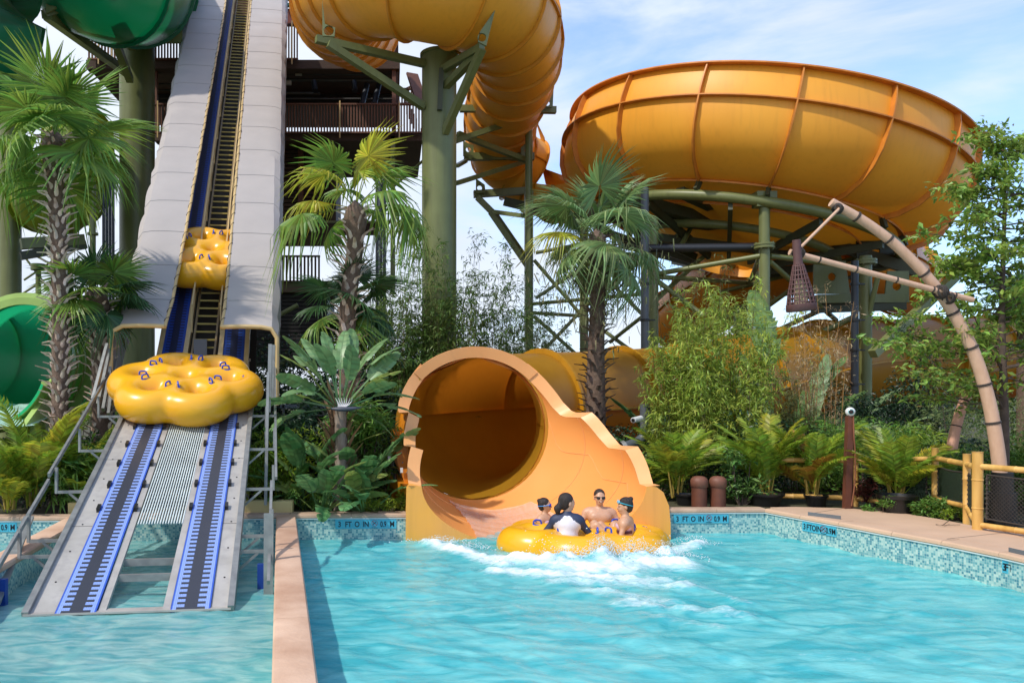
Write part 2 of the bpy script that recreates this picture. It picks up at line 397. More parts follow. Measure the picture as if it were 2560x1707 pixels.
# mosaic tile wall
def mosaic():
    m = bpy.data.materials.new('mosaic_tile'); m.use_nodes = True; nt = m.node_tree; N = nt.nodes; L = nt.links; b = N['Principled BSDF']
    uv = N.new('ShaderNodeUVMap'); uv.uv_map = 'uv'
    sc_ = N.new('ShaderNodeVectorMath'); sc_.operation = 'SCALE'; sc_.inputs['Scale'].default_value = 1 / .032; L.new(uv.outputs[0], sc_.inputs[0])
    fl = N.new('ShaderNodeVectorMath'); fl.operation = 'FLOOR'; L.new(sc_.outputs[0], fl.inputs[0])
    wn = N.new('ShaderNodeTexWhiteNoise'); wn.noise_dimensions = '2D'; L.new(fl.outputs[0], wn.inputs[0])
    rp = N.new('ShaderNodeValToRGB'); e = rp.color_ramp; e.interpolation = 'CONSTANT'
    cols = [(0, (.38, .56, .52)), (.30, (.12, .33, .36)), (.48, (.24, .45, .45)), (.66, (.07, .24, .30)), (.80, (.48, .62, .56)), (.92, (.17, .38, .41))]
    e.elements[0].color = (*cols[0][1], 1); e.elements[1].position = cols[1][0]; e.elements[1].color = (*cols[1][1], 1)
    for p, c in cols[2:]: q = e.elements.new(p); q.color = (*c, 1)
    L.new(wn.outputs[0], rp.inputs[0])
    fr = N.new('ShaderNodeVectorMath'); fr.operation = 'FRACTION'; L.new(sc_.outputs[0], fr.inputs[0]); sx = N.new('ShaderNodeSeparateXYZ'); L.new(fr.outputs[0], sx.inputs[0])
    def lt(s, v):
        q = N.new('ShaderNodeMath'); q.operation = 'LESS_THAN'; q.inputs[1].default_value = v; L.new(s, q.inputs[0]); return q.outputs[0]
    mxx = N.new('ShaderNodeMath'); mxx.operation = 'MAXIMUM'; L.new(lt(sx.outputs[0], .1), mxx.inputs[0]); L.new(lt(sx.outputs[1], .1), mxx.inputs[1])
    mi = N.new('ShaderNodeMix'); mi.data_type = 'RGBA'; L.new(mxx.outputs[0], mi.inputs[0]); L.new(rp.outputs[0], mi.inputs[6]); mi.inputs[7].default_value = (.42, .50, .47, 1)
    L.new(mi.outputs[2], b.inputs['Base Color']); b.inputs['Roughness'].default_value = .22
    return m
M_mos = mosaic()
def tilewall(name, pts, z0=-.95, z1=.297, uvo=0):
    b = MB(); b.uv = []; s = uvo
    for a, c in zip(pts[:-1], pts[1:]):
        l = math.dist(a, c)
        b.add([(*a, z0), (*c, z0), (*c, z1), (*a, z1)], [(0, 3, 2, 1)]); b.uv.append(np.array([(s, z0), (s + l, z0), (s + l, z1), (s, z1)])); s += l
    return tag(b.build(name, M_mos, smooth=False), kind='structure')
tilewall('pool_wall', BW + RW)
tb = MB()          # thin pale trim under the coping
for pts in (BW[0:4], BW[-1:] + RW):
    for a, c in zip(pts[:-1], pts[1:]):
        a = np.array((*a, .304)); c = np.array((*c, .304)); t = (c - a) / np.linalg.norm(c - a); n = np.array([t[1], -t[0], 0]) * .012
        tb.bar(a + n, c + n, .016, .014)
tag(tb.build('tile_trim', mat('pale_trim', (.62, .72, .74), rough=.3), smooth=False), kind='structure')
# pool floors
M_fl = mat('turquoise_plaster', (.16, .60, .62), (.12, .52, .55), rough=.7, scale=.8)
M_flp = mat('pale_aqua_plaster', (.46, .64, .56), (.38, .60, .56), rough=.7, scale=.8)
DIV = [G(735.5, 1295, DK), G(737.7, 1707, DK)]   # centre of the dividing wall on top
dv0 = np.array([-1.645, 13.3]); dvd = np.array([-1.645 + .645, 13.3 - 5.507]); dvd = (dvd) / np.linalg.norm(dvd)
# real direction from unprojected edge points
e0 = np.array([Xp(715.5, 12.85), 12.85]); e1 = np.array([Xp(737.5, 5.507), 5.507]); dvd = (e1 - e0) / np.linalg.norm(e1 - e0)
dv0 = e0 - dvd * .42; dv1 = e0 + dvd * 18.2
dn = np.array([-dvd[1], dvd[0]])
if dn[0] < 0: dn = -dn
b = MB(); fl = [(-9.5, -5), *BW, *RW]
tag(slab('pool_floor', [tuple(dv0), *BW[3:], *RW, tuple(dv1)], -1.0, -.9, M_fl), kind='structure')
tag(slab('lift_pool_floor', [(-9.5, -5), *BW[:3], tuple(dv0), tuple(dv1)], -.8, -.62, M_flp), kind='structure')
# dividing wall: core with tiled sides, concrete cap made of cast lengths
def divider(p0, p1, wd, name_w, name_c, mcap, n_):
    b = MB(); b.uv = []; t = (p1 - p0); ln = np.linalg.norm(t)
    for sgn in (-1, 1):
        a = p0 + n_ * sgn * (wd / 2 - .035); c = p1 + n_ * sgn * (wd / 2 - .035)
        b.add([(*a, -.95), (*c, -.95), (*c, .30), (*a, .30)], [(0, 1, 2, 3)]); b.uv.append(np.array([(0, -.95), (ln, -.95), (ln, .3), (0, .3)]))
    tag(b.build(name_w, M_mos, smooth=False), kind='structure')
    b = MB(); k = int(ln / 3.1); 
    for i in range(k):
        a = p0 + t * (i / k) + t / ln * .003; c = p0 + t * ((i + 1) / k) - t / ln * .003
        h = wd / 2; prof = [(-h + .02, .29), (-h, .31), (-h, .355), (-h + .015, .375), (-h + .05, DK), (h - .05, DK), (h - .015, .375), (h, .355), (h, .31), (h - .02, .29)]
        vs = [(*(q + n_ * o), z) for q in (a, c) for o, z in prof]; m_ = len(prof)
        b.add(vs, [(j, (j + 1) % m_, (j + 1) % m_ + m_, j + m_) for j in range(m_)] + [tuple(range(m_))[::-1], tuple(range(m_, 2 * m_))])
    tag(b.build(name_c, mcap, smooth=True, ang=35), kind='structure')
M_cap = mat('weathered_peach_concrete', (.68, .46, .32), (.44, .25, .155), rough=.8, scale=1.6, detail=8, bump=.3, bscale=22)
divider(dv0, dv1, .31, 'dividing_wall', 'dividing_wall_cap', M_cap, dn)
la = np.array([-4.96, 13.1]); lb = np.array([-4.55, 9.2]); lc_ = lb + (lb - la) * 1.5
t_ = (lb - la) / np.linalg.norm(lb - la); ln_ = np.array([-t_[1], t_[0]])
divider(la, lc_, .33, 'side_wall', 'side_wall_cap', M_cap, ln_)

# ------------------------------------------------------------------ water with real waves
wr = np.random.default_rng(5)
def waves(x, y, amp, lmin, lmax, n, main=None, spread=1.2, seed=0):
    r = np.random.default_rng(seed); z = np.zeros_like(x)
    wx = x + .12 * np.sin(1.7 * y + .6) + .09 * np.sin(3.3 * x + 2.1 * y); wy = y + .14 * np.sin(1.3 * x - 1.1) + .07 * np.sin(2.9 * y - 2.4 * x)
    for i in range(n):
        lam = lmin * (lmax / lmin) ** r.random(); a = amp * (lam / lmax) ** .95
        th = (main if main is not None else 0) + r.normal(0, spread); ph = r.random() * 6.28
        k = 2 * math.pi / lam; s = np.sin(k * (wx * math.cos(th) + wy * math.sin(th)) + ph)
        z += a * (1 - 2 * np.sqrt(np.abs(s) * .92 + .02)) * .5 + a * .5 * s
    return z / math.sqrt(n) * 1.6
def fbm(x, y, sc_, oct_=5, seed=1):
    r = np.random.default_rng(seed); z = np.zeros_like(x); am = 1
    for o in range(oct_):
        # value noise on lattice
        g = r.random((64, 64)); u = x * sc_ * 2 ** o + 13.7 * o; v = y * sc_ * 2 ** o + 7.1 * o
        iu = np.floor(u).astype(int); iv = np.floor(v).astype(int); fu = u - iu; fv = v - iv; fu = fu * fu * (3 - 2 * fu); fv = fv * fv * (3 - 2 * fv)
        a = g[iu % 64, iv % 64]; b = g[(iu + 1) % 64, iv % 64]; c = g[iu % 64, (iv + 1) % 64]; d = g[(iu + 1) % 64, (iv + 1) % 64]
        z += am * ((a * (1 - fu) + b * fu) * (1 - fv) + (c * (1 - fu) + d * fu) * fv); am *= .55
    return z / sum(.55 ** o for o in range(oct_))
def watermat(name, c1, c2, tr, nscale, tint=(1, 1, 1)):
    m = bpy.data.materials.new(name); m.use_nodes = True; nt = m.node_tree; N = nt.nodes; L = nt.links; b = N['Principled BSDF']; o = N['Material Output']
    tc = N.new('ShaderNodeTexCoord'); mp = N.new('ShaderNodeMapping'); mp.inputs['Scale'].default_value = (.75, 2.0, 1); mp.inputs['Rotation'].default_value = (0, 0, .25); L.new(tc.outputs['Object'], mp.inputs[0])
    nz = N.new('ShaderNodeTexNoise'); nz.inputs['Scale'].default_value = nscale; nz.inputs['Detail'].default_value = 6; nz.inputs['Distortion'].default_value = 1.6; L.new(mp.outputs[0], nz.inputs[0])
    mr = N.new('ShaderNodeMapRange'); mr.inputs[1].default_value = .38; mr.inputs[2].default_value = .66; L.new(nz.outputs[0], mr.inputs[0])
    mx = N.new('ShaderNodeMix'); mx.data_type = 'RGBA'; mx.inputs[6].default_value = (*c1, 1); mx.inputs[7].default_value = (*c2, 1); L.new(mr.outputs[0], mx.inputs[0])  # sunlit, caustic-like water patches mixed into the base colour
    at = N.new('ShaderNodeAttribute'); at.attribute_name = 'foam'
    n2 = N.new('ShaderNodeTexNoise'); n2.inputs['Scale'].default_value = 9; n2.inputs['Detail'].default_value = 8; n2.inputs['Roughness'].default_value = .7; n2.inputs['Distortion'].default_value = .8; L.new(mp.outputs[0], n2.inputs[0])
    ad = N.new('ShaderNodeMath'); ad.operation = 'ADD'; L.new(at.outputs['Fac'], ad.inputs[0]); L.new(n2.outputs[0], ad.inputs[1])
    fr = N.new('ShaderNodeMapRange'); fr.inputs[1].default_value = .76; fr.inputs[2].default_value = 1.30; L.new(ad.outputs[0], fr.inputs[0])
    mf = N.new('ShaderNodeMix'); mf.data_type = 'RGBA'; L.new(fr.outputs[0], mf.inputs[0]); L.new(mx.outputs[2], mf.inputs[6]); mf.inputs[7].default_value = (.72, .79, .80, 1)
    L.new(mf.outputs[2], b.inputs['Base Color'])
    rr = N.new('ShaderNodeMapRange'); rr.inputs[3].default_value = .05; rr.inputs[4].default_value = .55; L.new(fr.outputs[0], rr.inputs[0]); L.new(rr.outputs[0], b.inputs['Roughness'])
    b.inputs['IOR'].default_value = 1.33
    n4 = N.new('ShaderNodeTexNoise'); n4.inputs['Scale'].default_value = 14; n4.inputs['Detail'].default_value = 5; n4.inputs['Distortion'].default_value = 1; L.new(mp.outputs[0], n4.inputs[0])
    bp = N.new('ShaderNodeBump'); bp.inputs['Strength'].default_value = .45; bp.inputs['Distance'].default_value = .018; L.new(n4.outputs[0], bp.inputs['Height']); L.new(bp.outputs[0], b.inputs['Normal'])
    t = N.new('ShaderNodeBsdfTransparent'); t.inputs[0].default_value = (*tint, 1); ms = N.new('ShaderNodeMixShader')
    ft = N.new('ShaderNodeMath'); ft.operation = 'MULTIPLY_ADD'; ft.inputs[1].default_value = -tr; ft.inputs[2].default_value = tr; L.new(fr.outputs[0], ft.inputs[0])
    # grazing views see less of the bottom
    lw = N.new('ShaderNodeFresnel'); lw.inputs[0].default_value = 1.33; L.new(bp.outputs[0], lw.inputs['Normal'])
    om = N.new('ShaderNodeMath'); om.operation = 'SUBTRACT'; om.inputs[0].default_value = 1; om.use_clamp = True; L.new(lw.outputs[0], om.inputs[1])
    fm = N.new('ShaderNodeMath'); fm.operation = 'MULTIPLY'; L.new(ft.outputs[0], fm.inputs[0]); L.new(om.outputs[0], fm.inputs[1])
    L.new(fm.outputs[0], ms.inputs[0]); L.new(b.outputs[0], ms.inputs[1]); L.new(t.outputs[0], ms.inputs[2]); L.new(ms.outputs[0], o.inputs[0])
    return m
M_w1 = watermat('turquoise_water', (.06, .45, .50), (.22, .66, .66), .22, 1.5, (.5, .9, .92))
M_w2 = watermat('clear_water', (.11, .43, .46), (.42, .68, .64), .42, 2.0, (.72, .93, .88))
RAFT1 = np.array([Xp(1456, 12.85), 12.85])
def segs_mask(x, y, segs):
    m = np.zeros_like(x)
    for a, c, wd, st in segs:
        a = np.array(G(*a)[:2]); c = np.array(G(*c)[:2]); ab = c - a; t = np.clip(((x - a[0]) * ab[0] + (y - a[1]) * ab[1]) / (ab @ ab), 0, 1)
        d = np.hypot(x - a[0] - t * ab[0], y - a[1] - t * ab[1]); m = np.maximum(m, st * np.exp(-(d / wd) ** 2))
    return m
FO = [((1062, 1352), (1120, 1372), .13, .75), ((1110, 1366), (1263, 1412), .2, .8), ((1240, 1398), (1440, 1420), .30, .85), ((1400, 1418), (1560, 1425), .34, 1.0),
      ((1540, 1415), (1690, 1412), .34, .95), ((1640, 1390), (1745, 1363), .22, .65), ((1250, 1425), (1640, 1450), .26, .8), ((1400, 1450), (1720, 1462), .22, .66),
      ((1480, 1470), (1660, 1500), .26, .56), ((1560, 1500), (1860, 1532), .2, .55), ((1620, 1530), (1800, 1560), .16, .42), ((1700, 1440), (1860, 1500), .12, .4), ((1150, 1425), (1210, 1425), .05, .3)]
def waterobj(name, m, xs, ys, inside, amp, seed, foam):
    x, y = np.meshgrid(xs, ys, indexing='ij'); nx, ny = x.shape
    z = waves(x, y, amp, .16, 1.25, 60, main=1.25, spread=.85, seed=seed)
    fo = np.zeros_like(x)
    if foam:
        fb = fbm(x, y, 2.2, 6, 3); fb2 = fbm(x, y, 7, 4, 9)
        fo = segs_mask(x, y, FO) * (.45 + .95 * fb)
        d = np.hypot(x - RAFT1[0], y - RAFT1[1]); 
        z = z + np.clip(fo, 0, 1.2) * (.05 + .16 * (fb2 - .3)) + .05 * np.exp(-((d - 1.75) / .35) ** 2) * (fb + .2)
        for pxx, dd_, hh_, ww_ in [(1505, 11.40, .30, .20), (1430, 11.36, .17, .22), (1590, 11.44, .22, .24), (1665, 11.66, .18, .22), (1370, 11.33, .10, .22), (1290, 11.4, .06, .22), (1735, 12.6, .10, .22), (1100, 12.85, .06, .25)]:
            e_ = np.exp(-((x - Xp(pxx, dd_)) / ww_) ** 2 - ((y - dd_) / .13) ** 2); z = z + .62 * hh_ * e_ * (.35 + 1.3 * fbm(x, y, 9, 4, 31)); fo = np.maximum(fo, e_ * (.35 + 1.5 * fbm(x, y, 14, 3, 41)))
        z = np.where(d < 1.0, z - .25, z)
        # streaky churn left over by earlier rafts
        ch = fbm(x * .8 + .3 * y, y * 2.2, 1.1, 5, 21); fo = np.maximum(fo, .22 * np.clip((ch - .55) * 6, 0, 1))
    vs = np.stack([x, y, z], -1).reshape(-1, 3)
    cx = (x[:-1, :-1] + x[1:, 1:]) / 2; cy = (y[:-1, :-1] + y[1:, 1:]) / 2; ok = inside(cx, cy)
    I = np.arange(nx * ny).reshape(nx, ny); q = np.stack([I[:-1, :-1], I[1:, :-1], I[1:, 1:], I[:-1, 1:]], -1)[ok]
    used = np.unique(q); remap = -np.ones(nx * ny, int); remap[used] = np.arange(len(used))
    b = MB(); b.v = [vs[used]]; b.f = [tuple(r) for r in remap[q].tolist()]; b.m = [0] * len(b.f)
    o = b.build(name, m, ang=0)
    at = o.data.attributes.new('foam', 'FLOAT', 'POINT'); at.data.foreach_set('value', fo.reshape(-1)[used].astype(np.float32))
    return tag(o, kind='structure')
def side_of_div(x, y): return (x - dv0[0]) * dn[0] + (y - dv0[1]) * dn[1]
def stretchy(a, b_, n): return np.linspace(a, b_, n)
ysn = np.concatenate([np.linspace(-5, 3, 40, endpoint=False), np.linspace(3, 16.6, 420)])
waterobj('pool_water', M_w1, np.linspace(-1.9, 7.8, 360), ysn, lambda x, y: (side_of_div(x, y) > -.05) & ((y < 13.95) | (x > .3)), .024, 3, True)
waterobj('lift_pool_water', M_w2, np.linspace(-9.5, .6, 230), ysn, lambda x, y: (side_of_div(x, y) < .08) & (y < 13.3), .020, 8, False)

# splash thrown up by the raft: clots and droplets
b = MB(); sr = np.random.default_rng(4)
ico = [(0, 0, 1), (.89, 0, .45), (.28, .85, .45), (-.72, .53, .45), (-.72, -.53, .45), (.28, -.85, .45), (.72, .53, -.45), (-.28, .85, -.45), (-.89, 0, -.45), (-.28, -.85, -.45), (.72, -.53, -.45), (0, 0, -1)]
icf = [(0, 1, 2), (0, 2, 3), (0, 3, 4), (0, 4, 5), (0, 5, 1), (1, 6, 2), (2, 7, 3), (3, 8, 4), (4, 9, 5), (5, 10, 1), (2, 6, 7), (3, 7, 8), (4, 8, 9), (5, 9, 10), (1, 10, 6), (6, 11, 7), (7, 11, 8), (8, 11, 9), (9, 11, 10), (10, 11, 6)]
ico = np.array(ico)
def blob(c, r, st=(1, 1, 1)): b.add(ico * r * np.array(st) * (1 + sr.normal(0, .18, (12, 1))) + np.array(c), icf)
for px, d, hgt, n, wd in [(1505, 11.42, .30, 1100, .24), (1430, 11.4, .19, 600, .27), (1590, 11.46, .26, 800, .28), (1665, 11.65, .20, 500, .24), (1370, 11.35, .12, 200, .25), (1290, 11.4, .08, 120, .22), (1735, 12.6, .14, 160, .2), (1100, 12.9, .08, 160, .2), (1180, 12.3, .07, 160, .2)]:
    for i in range(n):
        x = Xp(px, d) + sr.normal(0, wd); y = d + sr.normal(0, .10) ; env = hgt * math.exp(-((x - Xp(px, d)) / wd) ** 2 / 1.6)
        z = env * sr.random() ** .6 * 1.15; r = .0075 * (1.1 - .6 * z / (env + .01)) * (.5 + sr.random())
        blob((x, y, z + .015), r, (1.2, 1, 1))
for i in range(130):
    px = sr.choice([1350, 1390, 1500, 1600, 1680]) + sr.normal(0, 25); d = 11.55 + sr.normal(0, .12); blob((Xp(px, d), d, .12 + abs(sr.normal(0, .13))), .004 + .006 * sr.random())
tag(b.build('splash', mat('white_water', (.88, .92, .92), (.80, .88, .90), rough=.35, trans=.35), ang=0), kind='stuff')
# ================================================================== DEPTH SIGNS
M_sgn = mat('teal_sign_tile', (.06, .40, .54), (.08, .44, .58), rough=.3, scale=8)
M_ink = mat('black_sign_ink', (.008, .012, .02), rough=.5)
def text_mesh(txt, size, m, parent, name='lettering', bold=.012):
    cu = bpy.data.curves.new('t', 'FONT'); cu.body = txt; cu.size = size; cu.offset = bold * size; cu.extrude = .002; cu.align_x = 'CENTER'; cu.align_y = 'CENTER'
    o = bpy.data.objects.new('t', cu); col.objects.link(o); bpy.context.view_layer.update()
    me = bpy.data.meshes.new_from_object(o.evaluated_get(bpy.context.evaluated_depsgraph_get())); bpy.data.objects.remove(o)
    me.materials.clear(); me.materials.append(m); q = bpy.data.objects.new(name, me); col.objects.link(q); q.parent = parent
    return q
def depth_sign(a, b_, zt, label):
    """a, b_ ground points (x, y) of the left and right end on the wall face, top at zt"""
    a = np.array(a, float); b_ = np.array(b_, float); t = (b_ - a); ln = np.linalg.norm(t); t /= ln; nn = np.array([t[1], -t[0]])
    c = (a + b_) / 2 + nn * .006; hgt = .152
    s = thing('depth_sign', label, 'sign', (c[0], c[1], zt - hgt / 2), group='pool depth signs on the waterline tiles')
    s.rotation_euler = (R(90), 0, math.atan2(t[1], t[0]))
    b = MB(); n = 7
    for i in range(n): b.box((-ln / 2 + ln * (i + .5) / n, 0, 0), (ln / n - .003, hgt, .012))
    b.build('tile_row', M_sgn, s, smooth=False, local=True)
    cw = ln / n
    for i, tx in enumerate(['3', 'FT', 'O', 'IN', None, '0.9', 'M']):
        x = -ln / 2 + cw * (i + .5)
        if tx:
            q = text_mesh(tx, .125, M_ink, s, bold=.018); q.location = (x, -.008, .0075); q.scale = (.80 if len(tx) < 3 else .66, 1.0, 1)
        else:
            b = MB(); b.lathe((x, .012, .0075), [(.044, 0), (.044, .003), (.050, .003), (.050, 0)], 24); b.bar((x - .03, .042, .010), (x + .03, -.018, .010), .008, .002)
            b.build('no_diving_ring', mat('sign_red', (.28, .03, .05), rough=.5), s, local=True)
            b = MB(); b.bar((x - .028, -.01, .009), (x + .02, .03, .009), .012, .002); b.bar((x - .02, .03, .009), (x + .026, -.012, .009), .006, .002)
            b.build('diver_mark', M_ink, s, smooth=False, local=True)
            q = text_mesh('NO DIVING', .018, M_ink, s, bold=.03); q.location = (x, -.062, .0075)
    return s
def onwall(px, a, b_):
    """x, y where the sight line of column px meets the wall line a-b"""
    k = (px - X0) / F; a = np.array(a, float); b_ = np.array(b_, float); t = b_ - a
    s = (k * a[1] - a[0]) / (t[0] - k * t[1]); return a + t * s
depth_sign(onwall(838, BW[2], BW[3]), onwall(991, BW[2], BW[3]), .292, 'teal depth sign on the back tiles left of the big orange slide mouth')
depth_sign(onwall(1683, BW[-1], RW[0]), onwall(1821, BW[-1], RW[0]), .292, 'teal depth sign on the back tiles below the two rusty brown bollards')
depth_sign(onwall(2007, RW[1], RW[2]), onwall(2092, RW[1], RW[2]), .292, 'slanting teal depth sign on the side wall just past the pool corner')
depth_sign(onwall(2507, RW[4], RW[5]), onwall(2592, RW[4], RW[5]), .292, 'teal depth sign cut off by the right frame edge, only 3 FT showing')
depth_sign(onwall(-105, BW[0], BW[1]), onwall(43, BW[0], BW[1]), .292, 'teal depth sign cut off by the left frame edge, only 0.9 M showing')

# ================================================================== RAFTS
def raft_mesh():
    prims = []
    def torus(cx, cy, Rj, rm):
        def f(p):
            q = np.hypot(p[..., 0] - cx, p[..., 1] - cy) - Rj; return np.sqrt(q * q + (p[..., 2] * 1.0) ** 2) - rm
        return f
    for i in range(6):
        a = R(60 * i); prims.append(torus(.70 * math.cos(a), .70 * math.sin(a), .375, .255))
    v, f = sdf_mesh(prims, (-1.42, -1.42, -.36), (1.42, 1.42, .36), .033, k=.075)
    return v, f
rv, rf = raft_mesh(); rv[:, 2] *= 1.12
RS = 1.37 / np.abs(rv[:, :2]).max(); rv[:, :2] *= RS
def handle_mesh():
    b = MB(); b.lathe((0, 0, -.012), [(0.001, .022), (.075, .020), (.088, .008), (.088, 0)], 16); 
    vv = b.v[0]; vv[:, 1] *= .42
    b.tube(spline([(-.062, 0, .0), (-.056, 0, .055), (-.035, 0, .075), (.035, 0, .075), (.056, 0, .055), (.062, 0, .0)], 12), .0145, 8); return b
def make_raft(label):
    t = thing('inflatable_raft', label, 'raft', group='yellow cloverleaf rafts')
    b = MB(); b.v = [rv]; b.f = [tuple(q) for q in rf.tolist()]; b.m = [0] * len(rf); b.n = len(rv)
    body = b.build('tube_body', M_raft, t, ang=0, local=True)
    md = body.modifiers.new('s', 'SMOOTH'); md.factor = .7; md.iterations = 5
    hm = None
    for i in range(6):
        a = R(60 * i + 30)
        for s in (-1, 1):
            if hm is None: h = handle_mesh().build('handle', M_blue, t, local=True); hm = h.data
            else: h = bpy.data.objects.new('handle', hm); col.objects.link(h); h.parent = t
            r = .70; h.location = (r * math.cos(a) - s * .085 * math.sin(a), r * math.sin(a) + s * .085 * math.cos(a), .278)
            h.rotation_euler = (0, 0, a + s * .35)
    # small printed mark on one lobe
    b = MB(); b.bar((1.02, -.045, .272), (1.06, .0, .272), .02, .004); b.bar((1.06, 0, .272), (1.0, .03, .272), .014, .004); b.bar((1.0, .05, .272), (1.08, .12, .268), .010, .004)
    b.build('printed_mark', M_blue, t, smooth=False, local=True)
    return t
raft1 = make_raft('big yellow cloverleaf raft carrying four riders through white splash')
raft1.location = (RAFT1[0], RAFT1[1] - .08, -.02); raft1.rotation_euler = (R(-1.5), R(1.0), R(10)); index_kids(raft1)

# ================================================================== RAFT LIFT CONVEYOR
SL1, DK1, SL2 = .36, 16.0, .92
def belt_z(d):
    """height of the lift deck at depth d, eased over the kink"""
    a = SL1 * (d - 8.9); b_ = SL1 * (DK1 - 8.9) + SL2 * (d - DK1); k = .5
    return 0.5 * (a + b_ + math.sqrt((a - b_) ** 2 + k * k)) - .0 if True else 0
def cx_(d): return -2.805 - .131 * (d - 8.9)
NR = np.array([.9915, .130, 0])                 # across the lift
HD = np.array([-.130, .9915, 0])
def LP(d, off_, dz=0): return np.array([cx_(d), d, belt_z(d) + dz]) + NR * off_
def lift_n(d):
    e = .05; t = LP(d + e, 0) - LP(d - e, 0); t /= np.linalg.norm(t); return np.cross(NR, t), t
W0 = -1.04
lift = thing('raft_lift', 'long raft lift with two blue and black belts climbing steeply out of the water', 'conveyor', tuple(LP(9, 0, -.5)))
ds_lo = list(np.linspace(8.8, 15.4, 16)); ds_all = ds_lo + [15.6, 15.8, 16, 16.2, 16.4, 16.7, 17, 18, 20, 24, 28, 33]
def strip(b, o0, o1, dz, ds, th=.03, mi=0, uv=False):
    vs = []; uvs = []; s = 0; prev = None
    for d in ds:
        n_, t = lift_n(d); a = LP(d, o0) + n_ * dz; c = LP(d, o1) + n_ * dz
        if prev is not None: s += np.linalg.norm(a - prev)
        prev = a; vs += [a, c, c - n_ * th, a - n_ * th]; uvs += [(0, s), (1, s), (1, s), (0, s)]
    f = []
    for i in range(len(ds) - 1):
        for j in range(4): f.append((i * 4 + j, i * 4 + (j + 1) % 4, (i + 1) * 4 + (j + 1) % 4, (i + 1) * 4 + j))
    f += [(3, 2, 1, 0), tuple(len(ds) * 4 - 4 + j for j in range(4))]
    b.add(vs, f, mi)
    if uv:
        if b.uv is None: b.uv = []
        b.uv.append(np.array(uvs))
b = MB()
strip(b, W0, W0 + .268, 0, ds_lo, .05); strip(b, W0 + .705, W0 + .785, 0, ds_lo, .05)
strip(b, W0 + 1.375, W0 + 1.455, 0, ds_lo, .05); strip(b, W0 + 1.885, W0 + 2.08, 0, ds_lo, .05)
b.build('deck_plate', M_bed, lift, smooth=False)
for s, o_ in ((-1, W0 - .02), (1, W0 + 2.1)):
    b = MB(); strip(b, o_ - .035, o_ + .035, .05, ds_lo, .17); b.build('side_channel', M_galv, lift, smooth=False)
# seams and bolts on the steel
b = MB()
for d in np.arange(9.4, 15.4, .62):
    for o_ in (W0 + .13, W0 + 1.99):
        n_, t = lift_n(d); b.lathe(LP(d, o_) + n_ * .002, [(.012, 0), (.010, .006), (.0001, .008)], 8, n_)
for d in (10.6, 12.5, 14.2):
    for o_ in ((W0 + .01, W0 + .26), (W0 + 1.89, W0 + 2.07)):
        n_, t = lift_n(d); b.bar(LP(d, o_[0]) + n_ * .001, LP(d, o_[1]) + n_ * .001, .006, .004)
b.build('bolt_row', M_dark, lift, smooth=False)
# belts
def beltmat(name, edge, pad, cen, dark):
    m = bpy.data.materials.new(name); m.use_nodes = True; nt = m.node_tree; N = nt.nodes; L = nt.links; b = N['Principled BSDF']
    uv = N.new('ShaderNodeUVMap'); uv.uv_map = 'uv'; sx = N.new('ShaderNodeSeparateXYZ'); L.new(uv.outputs[0], sx.inputs[0])
    def M(op, a, v, clamp=False):
        q = N.new('ShaderNodeMath'); q.operation = op; q.use_clamp = clamp
        for i, s in enumerate((a, v)):
            if s is None: continue
            if isinstance(s, (int, float)): q.inputs[i].default_value = s
            else: L.new(s, q.inputs[i])
        return q.outputs[0]
    u, v = sx.outputs[0], sx.outputs[1]
    ax = M('ABSOLUTE', M('SUBTRACT', u, .5), None)
    fr = M('FRACT', M('MULTIPLY', v, 1 / .098), None)
    tooth = M('LESS_THAN', fr, .46); within = M('LESS_THAN', ax, .36); core = M('LESS_THAN', ax, .165)
    black = M('MAXIMUM', core, M('MULTIPLY', tooth, within))
    edgem = M('GREATER_THAN', ax, .46)
    # interlocking module grid
    g1 = M('LESS_THAN', M('FRACT', M('MULTIPLY', v, 1 / .0245), None), .22); g2 = M('LESS_THAN', M('FRACT', M('MULTIPLY', u, 22), None), .16); grid = M('MAXIMUM', g1, g2)
    def mix(f, a, c):
        q = N.new('ShaderNodeMix'); q.data_type = 'RGBA'; L.new(f, q.inputs[0])
        for i, s in ((6, a), (7, c)):
            if isinstance(s, tuple): q.inputs[i].default_value = (*s, 1)
            else: L.new(s, q.inputs[i])
        return q.outputs[2]
    c = mix(edgem, pad, edge); c = mix(black, c, cen); c = mix(M('MULTIPLY', grid, .55), c, dark)
    L.new(c, b.inputs['Base Color']); b.inputs['Roughness'].default_value = .38
    bp = N.new('ShaderNodeBump'); bp.inputs['Strength'].default_value = .8; bp.inputs['Distance'].default_value = .008; L.new(M('SUBTRACT', 1, grid), bp.inputs['Height']); L.new(bp.outputs[0], b.inputs['Normal'])
    return m
M_belt = beltmat('sun_sheen_belt_modules', (.03, .11, .58), (.30, .43, .86), (.042, .044, .055), (.03, .04, .09))  # pale pads: sun sheen on the wet lower belt put into the colour
M_belt2 = beltmat('blue_belt_modules', (.012, .06, .34), (.012, .075, .42), (.012, .018, .05), (.006, .015, .08))
for o_ in (W0 + .275, W0 + 1.462):
    b = MB(); strip(b, o_, o_ + .42, .022, ds_lo, .04, uv=True); bl = b.build('belt', M_belt, lift, smooth=False)
    b = MB(); strip(b, o_, o_ + .42, .022, ds_all[15:], .04, uv=True); bl = b.build('belt', M_belt2, lift, smooth=False)
# guide blocks along the belts
k = 0
for d in np.arange(11.0, 15.3, .66):
    for o_ in (W0 + .255, W0 + .725, W0 + 1.44, W0 + 1.905):
        n_, t = lift_n(d); b = MB(); b.bar(LP(d - .06, o_) + n_ * .03, LP(d + .06, o_) + n_ * .03, .045, .06, up=n_); b.build('guide_block', M_black, lift, smooth=False)
